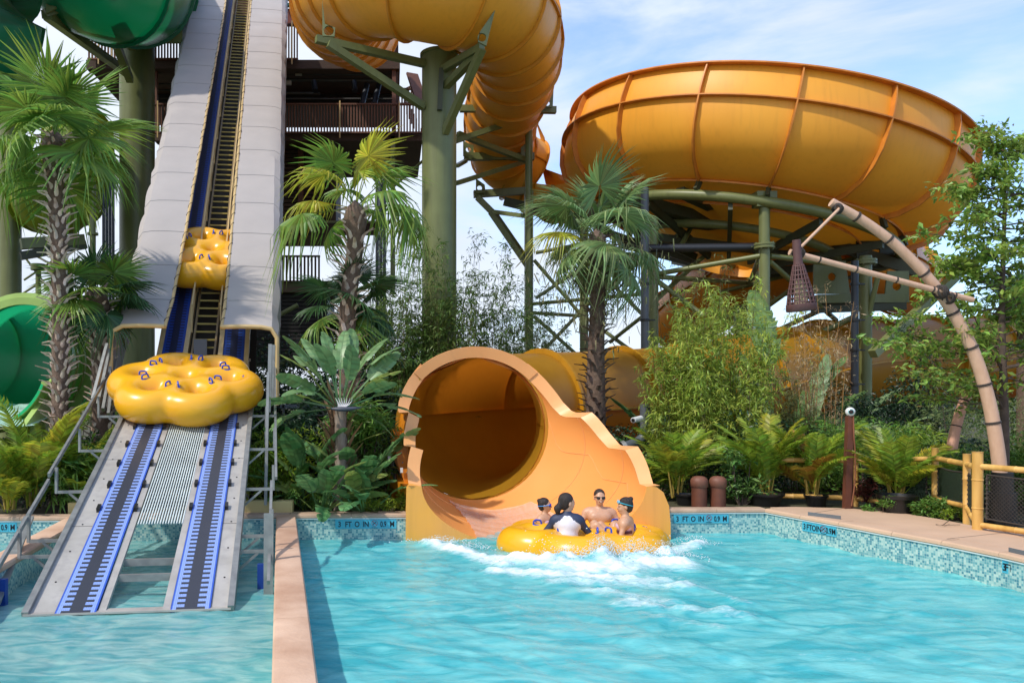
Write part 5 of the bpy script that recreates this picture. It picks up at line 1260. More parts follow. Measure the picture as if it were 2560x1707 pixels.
# steel fence braces behind: chrome clips
# eyeball post
t = thing('eyeball_post', 'leaning rusty brown post topped with a staring white eyeball', 'post', G(2112, 1271, DK))
d = 13.95; xb, xt = Xp(2116, d), Xp(2124, d); zb, zt = DK - .05, Zy(1040, d)
b = MB(); b.bar((xb, d, zb), (xt, d, zt), .10, .10, up=(0, 1, 0)); b.build('front_plank', M_rust, t, smooth=False)
b = MB(); b.bar((xb + .085, d + .03, zb), (xt + .035, d + .03, zt + .02), .05, .10, up=(0, 1, 0)); b.build('back_plank', M_rust, t, smooth=False)
b = MB(); b.tube(spline([(xt + .03, d - .06, zt), (xt + .035, d - .07, zt - .35), (xt + .07, d - .04, zt - .6), (xt + .06, d - .05, zt - 1.1), (xb + .06, d - .05, zb + .1)], 20), .012, 8); b.build('cable', mat('copper_cable', (.25, .09, .04), rough=.5), t)
ec = np.array((xt, d - .02, Zy(1029, d))); gz = np.array([-.35, -1, .03]); gz /= np.linalg.norm(gz)
b = MB(); b.lathe(ec, [(.078 * math.sin(q), -.078 * math.cos(q)) for q in np.linspace(0.001, math.pi - .001, 16)], 24, gz); b.build('eyeball', mat('glossy_white', (.8, .8, .78), rough=.12), t)
b = MB(); b.lathe(ec, [(.0785 * math.sin(q), .080 * math.cos(q)) for q in np.linspace(.62, .0001, 6)], 24, gz); b.build('iris', mat('pale_blue_iris', (.25, .55, .58), rough=.15), t)
b = MB(); b.lathe(ec, [(.080 * math.sin(q), .084 * math.cos(q)) for q in np.linspace(.46, .0001, 6)], 24, gz); b.build('pupil', mat('brown_pupil', (.02, .008, .006), rough=.1), t)
# bollards
for px, lab in ((1748, 'rusty brown domed bollard pipe nearer the slide, at the back pool edge'), (1795, 'rusty brown domed bollard pipe nearer the potted palms, at the back pool edge')):
    d = 14.25; x = Xp(px, d); z1 = Zy(1194, d); t = thing('bollard', lab, 'bollard', (x, d, DK), group='pair of rusty domed bollards')
    b = MB(); b.lathe((x, d, SL), [(.128, 0), (.128, z1 - SL - .02)], 28); b.build('pipe_body', M_rust, t)
    h = z1 - SL; b = MB(); b.lathe((x, d, SL), [(.128, h - .16), (.142, h - .15), (.146, h - .05), (.125, h - .005), (.08, h + .025), (.0001, h + .035)], 28); b.build('domed_cap', mat('rust_cap', (.20, .075, .042), (.13, .045, .028), rough=.6, scale=6), t, ang=60)
# curved bamboo lamp pole with hanging lantern
lamp = thing('lantern_arch', 'tall curved bamboo arch with a lashed cross pole behind the fence', 'lamp post', (Xp(2500, 12.6), 12.6, SL))
ld = 12.6
arc = [P(x, y, d_) for x, y, d_ in ((2506, 1300, 12.6), (2500, 1180, 12.6), (2487, 1080, 12.6), (2465, 975, 12.6), (2425, 860, 12.6), (2352, 735, 12.6), (2260, 632, 12.6), (2170, 560, 12.6), (2078, 506, 12.6))]
pp = spline(arc, 40); rr_ = np.linspace(.105, .066, 40); b = MB(); b.tube(pp, rr_, 18); b.build('curved_pole', M_tanpole, lamp)
for i in (10, 14, 18, 22, 27, 32, 36):
    t_ = pp[i + 1] - pp[i]; b = MB(); b.lathe(pp[i], [(rr_[i], -.02), (rr_[i] + .014, -.012), (rr_[i] + .016, 0), (rr_[i] + .014, .012), (rr_[i], .02)], 16, t_); b.build('rope_band', M_rope, lamp)
cp0, cp1 = np.array(P(1974, 630, 12.4)), np.array(P(2432, 750, 12.5)); b = MB(); b.tube([cp0, cp1], [.045, .042], 14); b.build('cross_pole', M_tanpole, lamp)
for s_ in (.16, .36, .58, .78, .9): q = cp0 + (cp1 - cp0) * s_; b = MB(); b.lathe(q, [(.044, -.014), (.055, 0), (.044, .014)], 14, cp1 - cp0); b.build('rope_band', M_rope, lamp)
def lashing(c, r, n, parent):
    b = MB(); r0 = np.random.default_rng(3)
    for i in range(n):
        ax = r0.normal(size=3); u, v, z_ = frame_z(ax); a = np.linspace(0, 2 * math.pi, 15); b.tube(np.array(c) + r * (np.outer(np.cos(a), u) + np.outer(np.sin(a), v)), .014, 6, caps=False)
    b.build('rope_lashing', M_rope, parent)
kn = np.array(P(2352, 730, 12.5)); lashing(kn, .10, 8, lamp); lashing(np.array(P(2372, 745, 12.5)), .085, 5, lamp)
b = MB(); b.cyl(P(1992, 628, 12.35), P(2098, 522, 12.5), .022, 10); b.build('stay_pole', M_tanpole, lamp); lashing(P(2094, 522, 12.55), .075, 5, lamp)
b = MB(); b.cyl(P(2506, 1230, 12.6), P(2506, 1180, 12.6), .15, 20, .145); b.cyl((Xp(2506, 12.6), 12.6, Zy(1230, 12.6)), (Xp(2506, 12.6), 12.6, SL - .02), .185, 20); b.build('base_sleeve', M_black, lamp)
b = MB(); b.cyl((Xp(2506, 12.6), 12.6, SL - .02), (Xp(2506, 12.6), 12.6, SL + .05), .30, 24); b.build('base_plate', M_black, lamp)
lt = thing('lantern', 'plum brown woven basket lantern hanging from the bamboo cross pole', 'lantern', P(1980, 700, 12.3))
lc2 = np.array(P(1991, 600, 12.25)); px_m = 12.25 / F
prof = [(10, 0), (10.5, 52), (11.5, 62), (16, 82), (22, 108), (28, 134), (32, 158), (33.5, 170)]
prof = [(r * px_m, -h * px_m) for r, h in prof]; LD_ = np.array([-.085, -.02, 1.0])
b = MB(); b.lathe(lc2, prof[:3], 16, LD_); b.lathe(lc2, [(.0001, 0), (10 * px_m, 0)], 16, LD_); b.build('neck', M_lant, lt, ang=60)
u, v, zz = frame_z(LD_)
for k in range(16):
    a = 2 * math.pi * k / 16; b = MB(); b.tube(spline([lc2 + zz * h + r * (math.cos(a) * u + math.sin(a) * v) for r, h in prof[2:]], 12), .0115, 6); b.build('basket_rib', M_lant, lt)
for h in np.linspace(66, 156, 9):
    r = np.interp(h, [62, 82, 108, 134, 158, 170], [11.5, 16, 22, 28, 32, 33.5]) * px_m; a = np.linspace(0, 2 * math.pi, 29); b = MB(); b.tube(lc2 - zz * h * px_m + r * (np.outer(np.cos(a), u) + np.outer(np.sin(a), v)), .0115, 6, caps=False); b.build('basket_hoop', M_lant, lt)
b = MB(); b.lathe(lc2, [(32.5 * px_m, -160 * px_m), (35 * px_m, -160 * px_m), (36 * px_m, -176 * px_m), (33 * px_m, -178 * px_m), (31 * px_m, -170 * px_m)], 28, LD_); b.build('bottom_rim', M_lant, lt, ang=60)
b = MB(); b.lathe(lc2, [(.0001, -98 * px_m), (9 * px_m, -100 * px_m), (14 * px_m, -116 * px_m), (17 * px_m, -160 * px_m), (.0001, -162 * px_m)], 20, LD_); b.build('inner_shade', M_glow, lt)
b = MB(); b.lathe(lc2, [(30 * px_m, -168 * px_m), (26 * px_m, -172 * px_m), (18 * px_m, -168 * px_m), (.0001, -166 * px_m)], 20, LD_); b.build('reflector', mat('lamp_glass', (.5, .52, .55), rough=.1, metal=.6), lt)
lashing(P(1996, 632, 12.3), .085, 7, lt)
# second arch crossing behind
l2 = thing('bamboo_arch', 'second thinner bamboo arch leaning right and crossing behind the lantern arch', 'bamboo pole', P(2380, 1130, 14))
pp = spline([P(x, y, 14.0) for x, y in ((2378, 1130), (2392, 1060), (2420, 980), (2470, 920), (2530, 880), (2600, 850))], 24); b = MB(); b.tube(pp, np.linspace(.085, .06, 24), 14); b.build('curved_pole', mat('pinkish_bamboo_pole', (.62, .33, .22), (.52, .27, .18), rough=.55, scale=6), l2)
b = MB(); b.cyl(P(2424, 938, 14), P(2600, 902, 14), .03, 10); b.build('cross_pole', M_tanpole, l2)
for i in (4, 8, 12, 16, 20): b = MB(); b.lathe(pp[i], [(.07, -.02), (.092, 0), (.07, .02)], 14, pp[i + 1] - pp[i]); b.build('rope_band', M_rope, l2)
# stick on the deck, wall hatch on coping
b = MB(); q = G(2345, 1312, DK + .015); b.tube([G(2340, 1310.5, DK + .01), G(2357, 1312, DK + .03), G(2372, 1301, DK + .05)], .006, 6); b.tube([G(2357, 1312, DK + .03), G(2400, 1311, DK + .02)], .004, 6); tag(b.build('twig', M_bark), 'thin dry forked twig lying on the pool deck', 'twig')
b = MB(); 
for a, c in (((2020, 1287), (2102, 1297)), ((2522, 1378), (2566, 1388))):
    p0, p1 = np.array(G(a[0], a[1], DK + .005)), np.array(G(c[0], c[1], DK + .005)); b = MB(); b.bar(p0 + (0, 0, .001), p1 + (0, 0, .001), .10, .008, up=(1, 0, 0)); s_ = b.build('deck_plate', mat('slate_marker', (.13, .15, .17), rough=.6), smooth=False)
    tag(s_, 'slate grey strip set in the deck edge near the ' + ('pool corner' if a[0] < 2200 else 'right frame edge'), 'deck marker')
# ================================================================== VEGETATION
class LB:
    """collects leaf pieces: vertices and quads, vectorised"""
    def __init__(s): s.V = []; s.Fq = []; s.n = 0
    def add(s, v, f): s.V.append(v); s.Fq.append(np.asarray(f) + s.n); s.n += len(v)
    def put(s, vf, M, o):
        v, f = vf; s.add(v @ np.asarray(M).T + np.asarray(o), f)
    def build(s, name, m, parent=None, local=False):
        b = MB(); b.v = [np.concatenate(s.V)]; b.n = s.n; F_ = np.concatenate(s.Fq); b.f = [tuple(q) for q in F_.tolist()]; b.m = [0] * len(b.f)
        return b.build(name, m, parent, ang=0, local=local, smooth=False)
def yawpitch(az, el, roll=0):
    """local +x points along azimuth az, elevation el"""
    cz, sz = math.cos(az), math.sin(az); ce, se = math.cos(el), math.sin(el)
    x = np.array([ce * cz, ce * sz, se]); y = np.array([-sz, cz, 0]); z = np.cross(x, y)
    if roll: y, z = y * math.cos(roll) + z * math.sin(roll), z * math.cos(roll) - y * math.sin(roll)
    return np.array([x, y, z]).T
def fan_leaf(Rl, pet, r0, seg=42, spread=5.0, droop=.5, fold=.25, split=.42):
    v = []; f = []; da = spread / seg * .5
    for i in range(seg):                # one folded blade per segment, free and drooping beyond `split`
        a = ((i + .5) / seg - .5) * spread; ln = Rl * (1 - .18 * abs(a) / (spread / 2)) * r0.uniform(.88, 1.05); dr = droop * droop * r0.uniform(.5, 1.7); tw = r0.normal(0, .04); n = len(v)
        for j, r in enumerate((.03, .24, split, split + .22 * ln / Rl, .99 * ln / Rl)):
            rr = r * Rl; ww = da * Rl * (r if r <= split else split * (1, .62, .06)[j - 2]); ang = a + (tw * (j - 2) if j > 2 else 0); ca, sa = math.cos(ang), math.sin(ang); q = max(0, r - split)
            z = -droop * .35 * rr * r - fold * rr * abs(math.sin(a)) * .5 - dr * 2.2 * q * q * Rl; x, y = rr * ca, rr * sa
            if q > .2: x *= 1 - .22 * dr; y *= 1 - .22 * dr
            v += [(x - ww * sa * -1, y - ww * ca, z - ww * .45), (x, y, z + ww * .45), (x - ww * sa, y + ww * ca, z - ww * .45)]
        for j in range(4): k = n + j * 3; f += [(k, k + 3, k + 4, k + 1), (k + 1, k + 4, k + 5, k + 2)]
    v = np.array(v); v[:, 0] += pet; m = len(v)
    pv = [(0, .014, 0), (0, -.014, 0), (pet * 1.03, .008, 0), (pet * 1.03, -.008, 0), (0, 0, -.02), (pet * 1.03, 0, -.012)]
    v = np.vstack([v, pv]); f += [(m, m + 1, m + 3, m + 2), (m, m + 4, m + 5, m + 2), (m + 1, m + 4, m + 5, m + 3)]
    return v, np.array(f)
def bend(vf, k, L0):
    """curve a leaf downwards along local x (quadratic)"""
    v, f = vf; v = v.copy(); x = v[:, 0]; v[:, 2] -= k * (x / L0) ** 2 * L0; return v, f
def crown(lb, c, n, Rl, pet, r0, el0=80, el1=-55, droop=.5, seg=42, bendk=.25, lb2=None, p2=0, azlim=None, spread=5.0):
    for i in range(n):
        t = (i + .5) / n; el = R(el0 + (el1 - el0) * t ** .9 + r0.normal(0, 6)); az = i * 2.39996 + r0.normal(0, .25)
        s = r0.uniform(.82, 1.1) * (1 if t > .12 else .75); dd = droop * (.45 + 1.2 * t)
        lf = bend(fan_leaf(Rl * s, pet * s, r0, seg, spread, dd), bendk * (.4 + t), (Rl + pet) * s)
        M = yawpitch(az, el, r0.normal(0, .35)); (lb2 if (lb2 is not None and r0.random() < p2 * (.3 + 1.2 * t)) else lb).put(lf, M, c)
def palm_trunk(parent, pts, r_, r0, boots=True, blen=.22, dens=15, top=True, bm=M_boot, out_=.30, spin=.5):
    n = max(8, int(np.linalg.norm(np.array(pts[-1]) - np.array(pts[0])) / .25)); p = spline(pts, n); rr = np.interp(np.linspace(0, 1, n), np.linspace(0, 1, len(r_)), r_)
    b = MB(); b.tube(p, rr, 16); tr = b.build('trunk', M_trunk, parent)
    if boots:
        lb = LB(); L_ = np.linalg.norm(np.diff(p, axis=0), axis=1).sum(); k = int(L_ * dens)
        for i in range(k):
            t = i / k; c = np.array([np.interp(t * (n - 1), np.arange(n), p[:, q]) for q in range(3)]); rad = float(np.interp(t, np.linspace(0, 1, n), rr)); az = i * 2.39996 * 1.0 + r0.normal(0, .15)
            l = blen * r0.uniform(.7, 1.25); w_ = rad * .62; el = R(58 + r0.normal(0, 10)); M = yawpitch(az, el, 0)
            v = np.array([(0, w_ * .5, 0), (0, -w_ * .5, 0), (l * .45, w_ * .36, .03), (l * .45, -w_ * .36, .03), (l, w_ * .17, .0), (l, -w_ * .17, .0), (0, 0, -.03), (l * .45, 0, -.008), (l * .97, 0, -.02)])
            v = v.copy(); v[:, 2] -= out_ * v[:, 0] ** 2 / l
            f = [(0, 1, 3, 2), (2, 3, 5, 4), (0, 6, 7, 2), (1, 6, 7, 3), (2, 7, 8, 4), (3, 7, 8, 5)]
            lb.put((v, np.array(f)), M, c + np.array([math.cos(az), math.sin(az), 0]) * rad * .85)
        lb.build('leaf_bases', bm, tr if False else parent)
    return p
def fan_palm(label, trunk, r_, n, Rl, pet, seed, mats=(L_fan, L_fany), p2=.12, el=(80, -55), droop=.5, blen=.22, dens=15, name='fan_palm', ctr=None, bendk=.25, dry=0, seg=42, out_=.3, bm=M_boot):
    r0 = np.random.default_rng(seed); pts = [P(*q) for q in trunk]; base = (pts[0][0], pts[0][1], SL); pts[0] = base
    t = thing(name, label, 'palm', base); p = palm_trunk(t, pts, r_, r0, boots=dens > 8, blen=blen, dens=dens, out_=out_, bm=bm)
    a, c = LB(), LB(); top = p[-1]; crown(a, top, n, Rl, pet, r0, el[0], el[1], droop, lb2=c, p2=p2, bendk=bendk, seg=seg)
    a.build('fronds', mats[0], t)
    if c.n: c.build('yellowing_fronds', mats[1], t)
    # fibrous head
    b = MB(); b.lathe(top - np.array([0, 0, .25]), [(r_[-1] * 1.0, -.35), (r_[-1] * 1.5, .0), (r_[-1] * 1.1, .25), (.02, .4)], 12); b.build('fibre_head', M_trunk, t)
    return t, top, r0
# tall left palm
t, top, r0 = fan_palm('tall fan palm with a full green head and pale shaggy trunk at left', [(148, 1110, 14.9), (150, 900, 14.9), (147, 620, 14.9), (138, 440, 14.9), (136, 345, 14.9)], [.18, .145, .14, .14, .16], 20, 1.15, .9, 31, p2=.06, el=(88, -42), droop=.42, blen=.25, dens=38, bendk=.14, out_=.5)
fan_palm('small dark fan palm between the tall palm and the lift', [(258, 960, 15.6), (252, 850, 15.6), (240, 735, 15.6)], [.20, .18, .18], 20, .80, .6, 32, mats=(L_fan, L_fand), p2=.4, el=(80, -45), blen=.26, dens=30, droop=.4, bendk=.14)
fan_palm('windswept fan palm with a thin bright head and rust edged trunk by the tower', [(872, 985, 16.2), (868, 880, 16.2), (872, 740, 16.2), (888, 620, 16.2), (888, 520, 16.2)], [.18, .175, .17, .165, .16], 15, .84, 1.0, 35, mats=(L_fan, L_fany), p2=.22, el=(88, -12), droop=.85, blen=.30, dens=26, bendk=.34, seg=30, out_=.45)
fan_palm('dark fan palm hidden behind the middle palm trunk', [(885, 900, 17), (880, 760, 17)], [.15, .15], 20, .80, .75, 36, mats=(L_fand, L_fan), p2=.3, el=(60, -45), blen=.2, dens=14)
t, top, r0 = fan_palm('fan palm with a ragged weeping skirt in front of the green frame', [(1490, 1045, 17.5), (1490, 900, 17.5), (1494, 760, 17.5), (1492, 590, 17.5)], [.22, .20, .16, .15], 20, 1.0, 1.0, 37, mats=(L_fanb, L_fany), p2=.06, el=(88, -40), droop=.62, blen=.26, dens=34, bendk=.18, out_=.5, bm=mat('dark_leaf_base', (.17, .12, .095), (.10, .07, .055), rough=.9, scale=9, island=.5))
# hanging strands of the third palm (old flower sprays)
lb = LB(); r1 = np.random.default_rng(77)
for i in range(900):
    c = top + np.array([r1.normal(0, .52), r1.normal(0, .4), -abs(r1.normal(.7, .65))]); l = r1.uniform(.12, .30); M = yawpitch(r1.uniform(0, 6.28), R(-72 + r1.normal(0, 16)), r1.uniform(0, 3)); w_ = .011
    lb.put((np.array([(0, -w_, 0), (0, w_, 0), (l * .6, w_, -.0), (l * .6, -w_, 0), (l, 0, 0.02), (l, .001, .02)]), np.array([(0, 1, 2, 3), (3, 2, 5, 4)])), M, c)
lb.build('hanging_strands', leafm('grey_green_strand', (.20, .24, .10), (.30, .27, .13), .3), t)
fan_palm('distant fan palm top poking out at the right frame edge', [(2560, 900, 24), (2562, 740, 24)], [.2, .18], 18, .9, .6, 44, mats=(L_fand, L_fan), p2=.3, el=(80, -40), blen=.2, dens=6)
fan_palm('low silver green fan palm clump behind the eyeball post', [(2095, 1240, 17), (2095, 1130, 17)], [.14, .12], 16, .62, .5, 45, mats=(L_fanb, L_fan), p2=.3, el=(80, -5), blen=.16, dens=8)

# feather palms (arecas)
def feather(L_, r0, nl=24, ll=.30, arch=.9, w_=.014, up=.35):
    ts = np.linspace(0, 1, 14); x = L_ * (ts - .18 * arch * ts ** 2); z = L_ * (-.42 * arch * ts ** 2.2); ra = np.stack([x, 0 * x, z], -1)
    v = []; f = []
    for i in range(13):
        n = len(v); r_ = .012 * (1 - ts[i] * .8)
        v += [tuple(ra[i] + (0, r_, 0)), tuple(ra[i] - (0, r_, 0)), tuple(ra[i + 1] - (0, r_, 0)), tuple(ra[i + 1] + (0, r_, 0))]; f.append((n, n + 1, n + 2, n + 3))
    for k in range(nl):
        s = .20 + .80 * k / nl; p = np.array([np.interp(s, ts, ra[:, q]) for q in range(3)]); q2 = np.array([np.interp(min(1, s + .03), ts, ra[:, q]) for q in range(3)]); tg = q2 - p; tg /= np.linalg.norm(tg) + 1e-9
        l = ll * (math.sin(math.pi * (.12 + .80 * (s - .2) / .8)) ** .7) * r0.uniform(.85, 1.1)
        for sg in (1, -1):
            fw = .55 + .5 * s; dr = tg * fw + np.array([0, sg * 1.0, up + r0.normal(0, .12)]); dr /= np.linalg.norm(dr); mid = p + dr * l * .5; tip = p + dr * l + np.array([0, 0, -l * .38]); sd = np.cross(dr, (0, 0, 1)); sd /= np.linalg.norm(sd) + 1e-9
            n = len(v); v += [tuple(p + sd * w_ * .5), tuple(p - sd * w_ * .5), tuple(mid - sd * w_), tuple(mid + sd * w_), tuple(tip), tuple(tip + sd * .002)]; f += [(n, n + 1, n + 2, n + 3), (n + 3, n + 2, n + 4, n + 5)]
    return np.array(v), np.array(f)
def areca(label, px, d, h, seed, m1=L_areca, m2=L_areca2, n=22, spread=.25, pot=None, zb=SL, name='areca_palm', ll=.23, x=None, group=None):
    r0 = np.random.default_rng(seed); x = Xp(px, d) if x is None else x; base = np.array((x, d, zb)); t = thing(name, label, 'palm', tuple(base), group)
    a, c = LB(), LB(); st = MB()
    for i in range(n):
        az = i * 2.39996 + r0.normal(0, .3); q = r0.random(); el = R(89 - 42 * q); hh = h * r0.uniform(.62, 1.0) * (1 - .15 * q); rot = yawpitch(az, el, r0.normal(0, .3))
        off_ = np.array([math.cos(az), math.sin(az), 0]) * spread * r0.random() * .5; sh = hh * .22 * r0.random()
        (a if r0.random() < .62 else c).put(feather(hh * 1.05, r0, ll=ll * h / 1.2, nl=32, arch=r0.uniform(.6, 1.0), w_=.0105 * h), rot, base + off_ + np.array([0, 0, sh + (.22 if pot else .05)]))
    for i in range(7):
        az = i * 2.4; p0 = base + np.array([math.cos(az) * .07, math.sin(az) * .07, .1]); st.tube([p0, p0 + np.array([math.cos(az) * .09, math.sin(az) * .09, h * .42])], [.02, .012], 6)
    a.build('fronds', m1, t); c.build('golden_fronds', m2, t); st.build('stems', mat('golden_cane', (.42, .30, .06), rough=.5), t)
    return t
def pot(label, px, d, r_, h, zb=SL):
    x = Xp(px, d); t = thing('plant_pot', label, 'plant pot', (x, d, zb), group='black nursery pots')
    b = MB(); b.lathe((x, d, zb), [(.001, 0), (r_ * .72, 0), (r_ * .9, h * .82), (r_, h * .84), (r_ * 1.02, h), (r_ * .93, h), (r_ * .88, h * .85)], 28); b.build('shell', M_black, t, ang=50)
    b = MB(); b.lathe((x, d, zb), [(r_ * .88, h * .86), (.001, h * .9)], 20); b.build('potting_soil', M_soil, t)
areca('golden green areca palm left of the two rusty bollards', 1690, 15.0, 1.35, 51, pot=1, n=24)
areca('bright areca palm in a wide black pot right of the bollards', 1915, 14.9, 1.5, 52, pot=1, n=22); pot('wide black pot under the bright areca right of the bollards', 1913, 14.7, .32, .22)
areca('orange tipped areca palm just left of the eyeball post', 2030, 14.8, 1.45, 53, m2=leafm('areca_orange', (.36, .20, .03), (.25, .24, .02), .4), pot=1, n=22); pot('small dark pot just left of the eyeball post', 2040, 14.6, .20, .2)
areca('large areca palm in a tall black pot inside the bamboo fence', 2240, 13.95, 1.30, 54, pot=1, n=22, ll=.24); pot('tall black pot inside the bamboo fence', 2242, 13.55, .30, .33)
areca('areca palm filling the left bank behind the pool', 80, 13.9, 1.9, 55, m1=L_areca, n=30, spread=.7); areca('dark rimmed areca palm left of the lift ramp', 200, 14.3, 1.5, 56, n=24, spread=.5, m2=L_areca)
areca('areca palm low in front of the left bank', 25, 13.5, 1.2, 57, n=20); 
areca('yellow green feather palm behind the rusty bollards', 1590, 15.3, 1.0, 58, n=14); pot('dark pot half hidden left of the rusty bollards', 1715, 14.75, .2, .2)

# paddle leaves
def paddle(L_, W_, pet, r0, splits=7, droop=.5, fold=.25, tear=.5):
    n = 18; v = []; f = []
    for sg in (1, -1):
        cuts = sorted(r0.choice(np.arange(3, n - 1), min(splits, n - 5), replace=False).tolist()) if splits else []
        sag = 0; start = len(v); 
        for i in range(n):
            t0, t1 = i / n, (i + 1) / n
            if i in cuts: sag = r0.uniform(0, tear)
            def wd(t): return W_ / 2 * (math.sin(math.pi * (t * .93 + .05)) ** .55) * (1 - .12 * t)
            a = len(v)
            for t, g in ((t0, (.0 if i in cuts else 0)), (t1, 0)):
                w_ = wd(t) * (.82 if (i in cuts and t == t0) else 1); x = L_ * t; zc = -droop * L_ * t ** 2 * .55
                sl = .12 * w_ ; v += [(pet + x, 0, zc), (pet + x + sl, sg * w_ * .55, zc + fold * w_ * .5 - sag * w_ * .25), (pet + x + sl * 2, sg * w_ * (1 - .15 * sag), zc + fold * w_ * .6 - sag * w_ * .9)]
            f += [(a, a + 3, a + 4, a + 1), (a + 1, a + 4, a + 5, a + 2)]
    m = len(v); w_ = .018
    v += [(0, w_, 0), (0, -w_, 0), (pet, w_ * .7, 0), (pet, -w_ * .7, 0), (0, 0, -w_ * 1.4), (pet, 0, -w_)]
    f += [(m, m + 1, m + 3, m + 2), (m, m + 4, m + 5, m + 2), (m + 1, m + 4, m + 5, m + 3)]
    m = len(v)
    for i in range(6):
        t0, t1 = i / 6, (i + 1) / 6; a = len(v)
        for t in (t0, t1): zc = -droop * L_ * t ** 2 * .55 + .008; q = .014 * (1 - t * .8); v += [(pet + L_ * t, q, zc), (pet + L_ * t, -q, zc)]
        f.append((a, a + 1, a + 3, a + 2))
    v = np.array(v, float); k = droop * .25; v[:, 2] -= k * (v[:, 0] / (pet + L_)) ** 2 * (pet + L_) * .5
    return v, np.array(f)
def banana(label, px, d, leaves, seed, m1=L_ban, m2=L_bany, stem=None, p2=.15, name='banana_plant', cat='plant', size=1., group=None, splits=7, zb=SL, fan=None):
    """leaves: list of (azimuth deg, elevation deg, length, width, petiole)"""
    r0 = np.random.default_rng(seed); x = Xp(px, d); t = thing(name, label, cat, (x, d, zb), group); a, c = LB(), LB(); o = np.array((x, d, zb + (stem or 0)))
    for az, el, l, w_, pe in leaves:
        oo = o + np.array([math.cos(R(az)), math.sin(R(az)), 0]) * .05
        (c if r0.random() < p2 else a).put(paddle(l * size, w_ * size, pe * size, r0, splits, droop=r0.uniform(.35, .8), tear=.6), yawpitch(R(az), R(el), r0.normal(0, .5)), oo)
    a.n and a.build('leaves', m1, t); c.n and c.build('yellow_leaves', m2, t)
    if stem:
        b = MB(); n = 10; b.tube(spline([(x - .02, d, zb), (x + .02, d, zb + stem * .5), (x, d, zb + stem)], n), np.linspace(.13, .10, n), 12); b.build('trunk', mat('fibrous_grey_stem', (.19, .13, .09), (.30, .24, .19), rough=.9, scale=8, stretch=(3, 3, .6), bump=.9, bscale=20), t)
        lb = LB()
        for i in range(46):
            az = i * 2.4; z = stem * (.15 + .85 * i / 46); v = np.array([(0, .05, 0), (0, -.05, 0), (.25, .03, .0), (.25, -.03, 0), (.42, .008, -.03), (.42, -.008, -.03)]); v *= r0.uniform(.8, 1.6)
            lb.put((v, np.array([(0, 1, 3, 2), (2, 3, 5, 4)])), yawpitch(R(180 if i % 2 else 0) + r0.normal(0, .5), R(62 + r0.normal(0, 10))), np.array((x + (.08 if i % 2 == 0 else -.08), d, zb + z)))
        lb.build('old_leaf_sheaths', mat('orange_brown_sheath', (.26, .15, .06), (.16, .10, .06), rough=.85, island=.5), t)
    return t
rs = np.random.default_rng(60)
st_l = [(95, 84, .62, .26, .55), (150, 70, .62, .28, .55), (175, 52, .62, .28, .5), (35, 66, .70, .27, .55), (10, 48, .62, .27, .55), (-20, 40, .55, .28, .45), (200, 35, .6, .28, .4), (178, 20, .55, .26, .4), (0, 22, .6, .28, .45), (-8, 5, .6, .3, .5), (215, 58, .6, .28, .5), (250, 66, .58, .28, .5), (300, 60, .6, .28, .45), (140, 50, .6, .27, .55), (190, 12, .6, .3, .5), (330, 30, .55, .28, .4), (230, 28, .55, .28, .4),
        (120, 78, .6, .26, .6), (60, 72, .65, .26, .65), (186, -5, .55, .28, .45), (170, 62, .66, .27, .6), (20, 60, .6, .26, .62), (8, -18, .5, .24, .35)]
strl = banana('traveller palm like strelitzia with a fan of grey green paddles on a fibrous trunk', 850, 13.9, st_l, 61, stem=1.75, name='giant_strelitzia', p2=.10, splits=3, size=1.18, m1=leafm('strelitzia_grey_green', (.20, .34, .14), (.13, .25, .09), .3, r=.38, isl=.5))
# white flower spathe
b = MB(); c = np.array(P(860, 1018, 13.7))
for a_ in np.linspace(-.9, .9, 7): b.tube(spline([c + (-.1, 0, -.05), c + (.1 * a_, 0, .05), c + (.16 * a_, 0, .16)], 6), [.012, .016, .014, .01, .006, .002], 6)
b.build('white_flower', mat('flower_white', (.75, .70, .70), rough=.5), strl)
b = MB(); b.tube(spline([c + (-.22, 0, -.02), c + (0, -.02, -.03), c + (.3, 0, .0)], 8), [.01, .03, .04, .04, .035, .03, .02, .004], 8); b.build('dark_spathe', mat('spathe_grey', (.06, .065, .09), rough=.5), strl)
for lab, px, d, sd, n, sz in (('broad leaved banana plant left of the strelitzia trunk', 800, 13.75, 62, 13, 1.05), ('broad leaved banana plant right of the strelitzia trunk', 910, 13.7, 63, 11, .98), ('dark glossy banana clump behind the left box beam', 735, 14.5, 64, 8, .9), ('dark banana clump beside the tunnel ledge', 880, 15.7, 65, 7, .85)):
    r1 = np.random.default_rng(sd); banana(lab, px, d, [(r1.uniform(150, 390), r1.uniform(15, 70), r1.uniform(.55, .8), r1.uniform(.26, .36), r1.uniform(.35, .6)) for _ in range(n)], sd, p2=.22 if d < 14 else .05, size=sz, splits=3, m1=leafm('broad_leaf_green', (.17, .34, .12), (.10, .24, .08), .34, r=.32, isl=.6) if d < 14 else L_ban)
r1 = np.random.default_rng(66)
banana('banana plant with a huge pale torn leaf rising behind the lantern', 1950, 19.0, [(100, 84, 2.0, .75, 2.7), (10, 74, 1.9, .7, 1.3), (165, 70, 1.6, .62, 1.2), (200, 80, 1.5, .6, 1.6), (0, 58, 1.8, .55, 1.0), (20, 48, 1.6, .55, 1.1), (170, 58, 1.4, .55, .9)], 66, m1=leafm('banana_mid', (.16, .27, .08), (.11, .21, .06), .4, isl=.4), p2=.35, splits=8)
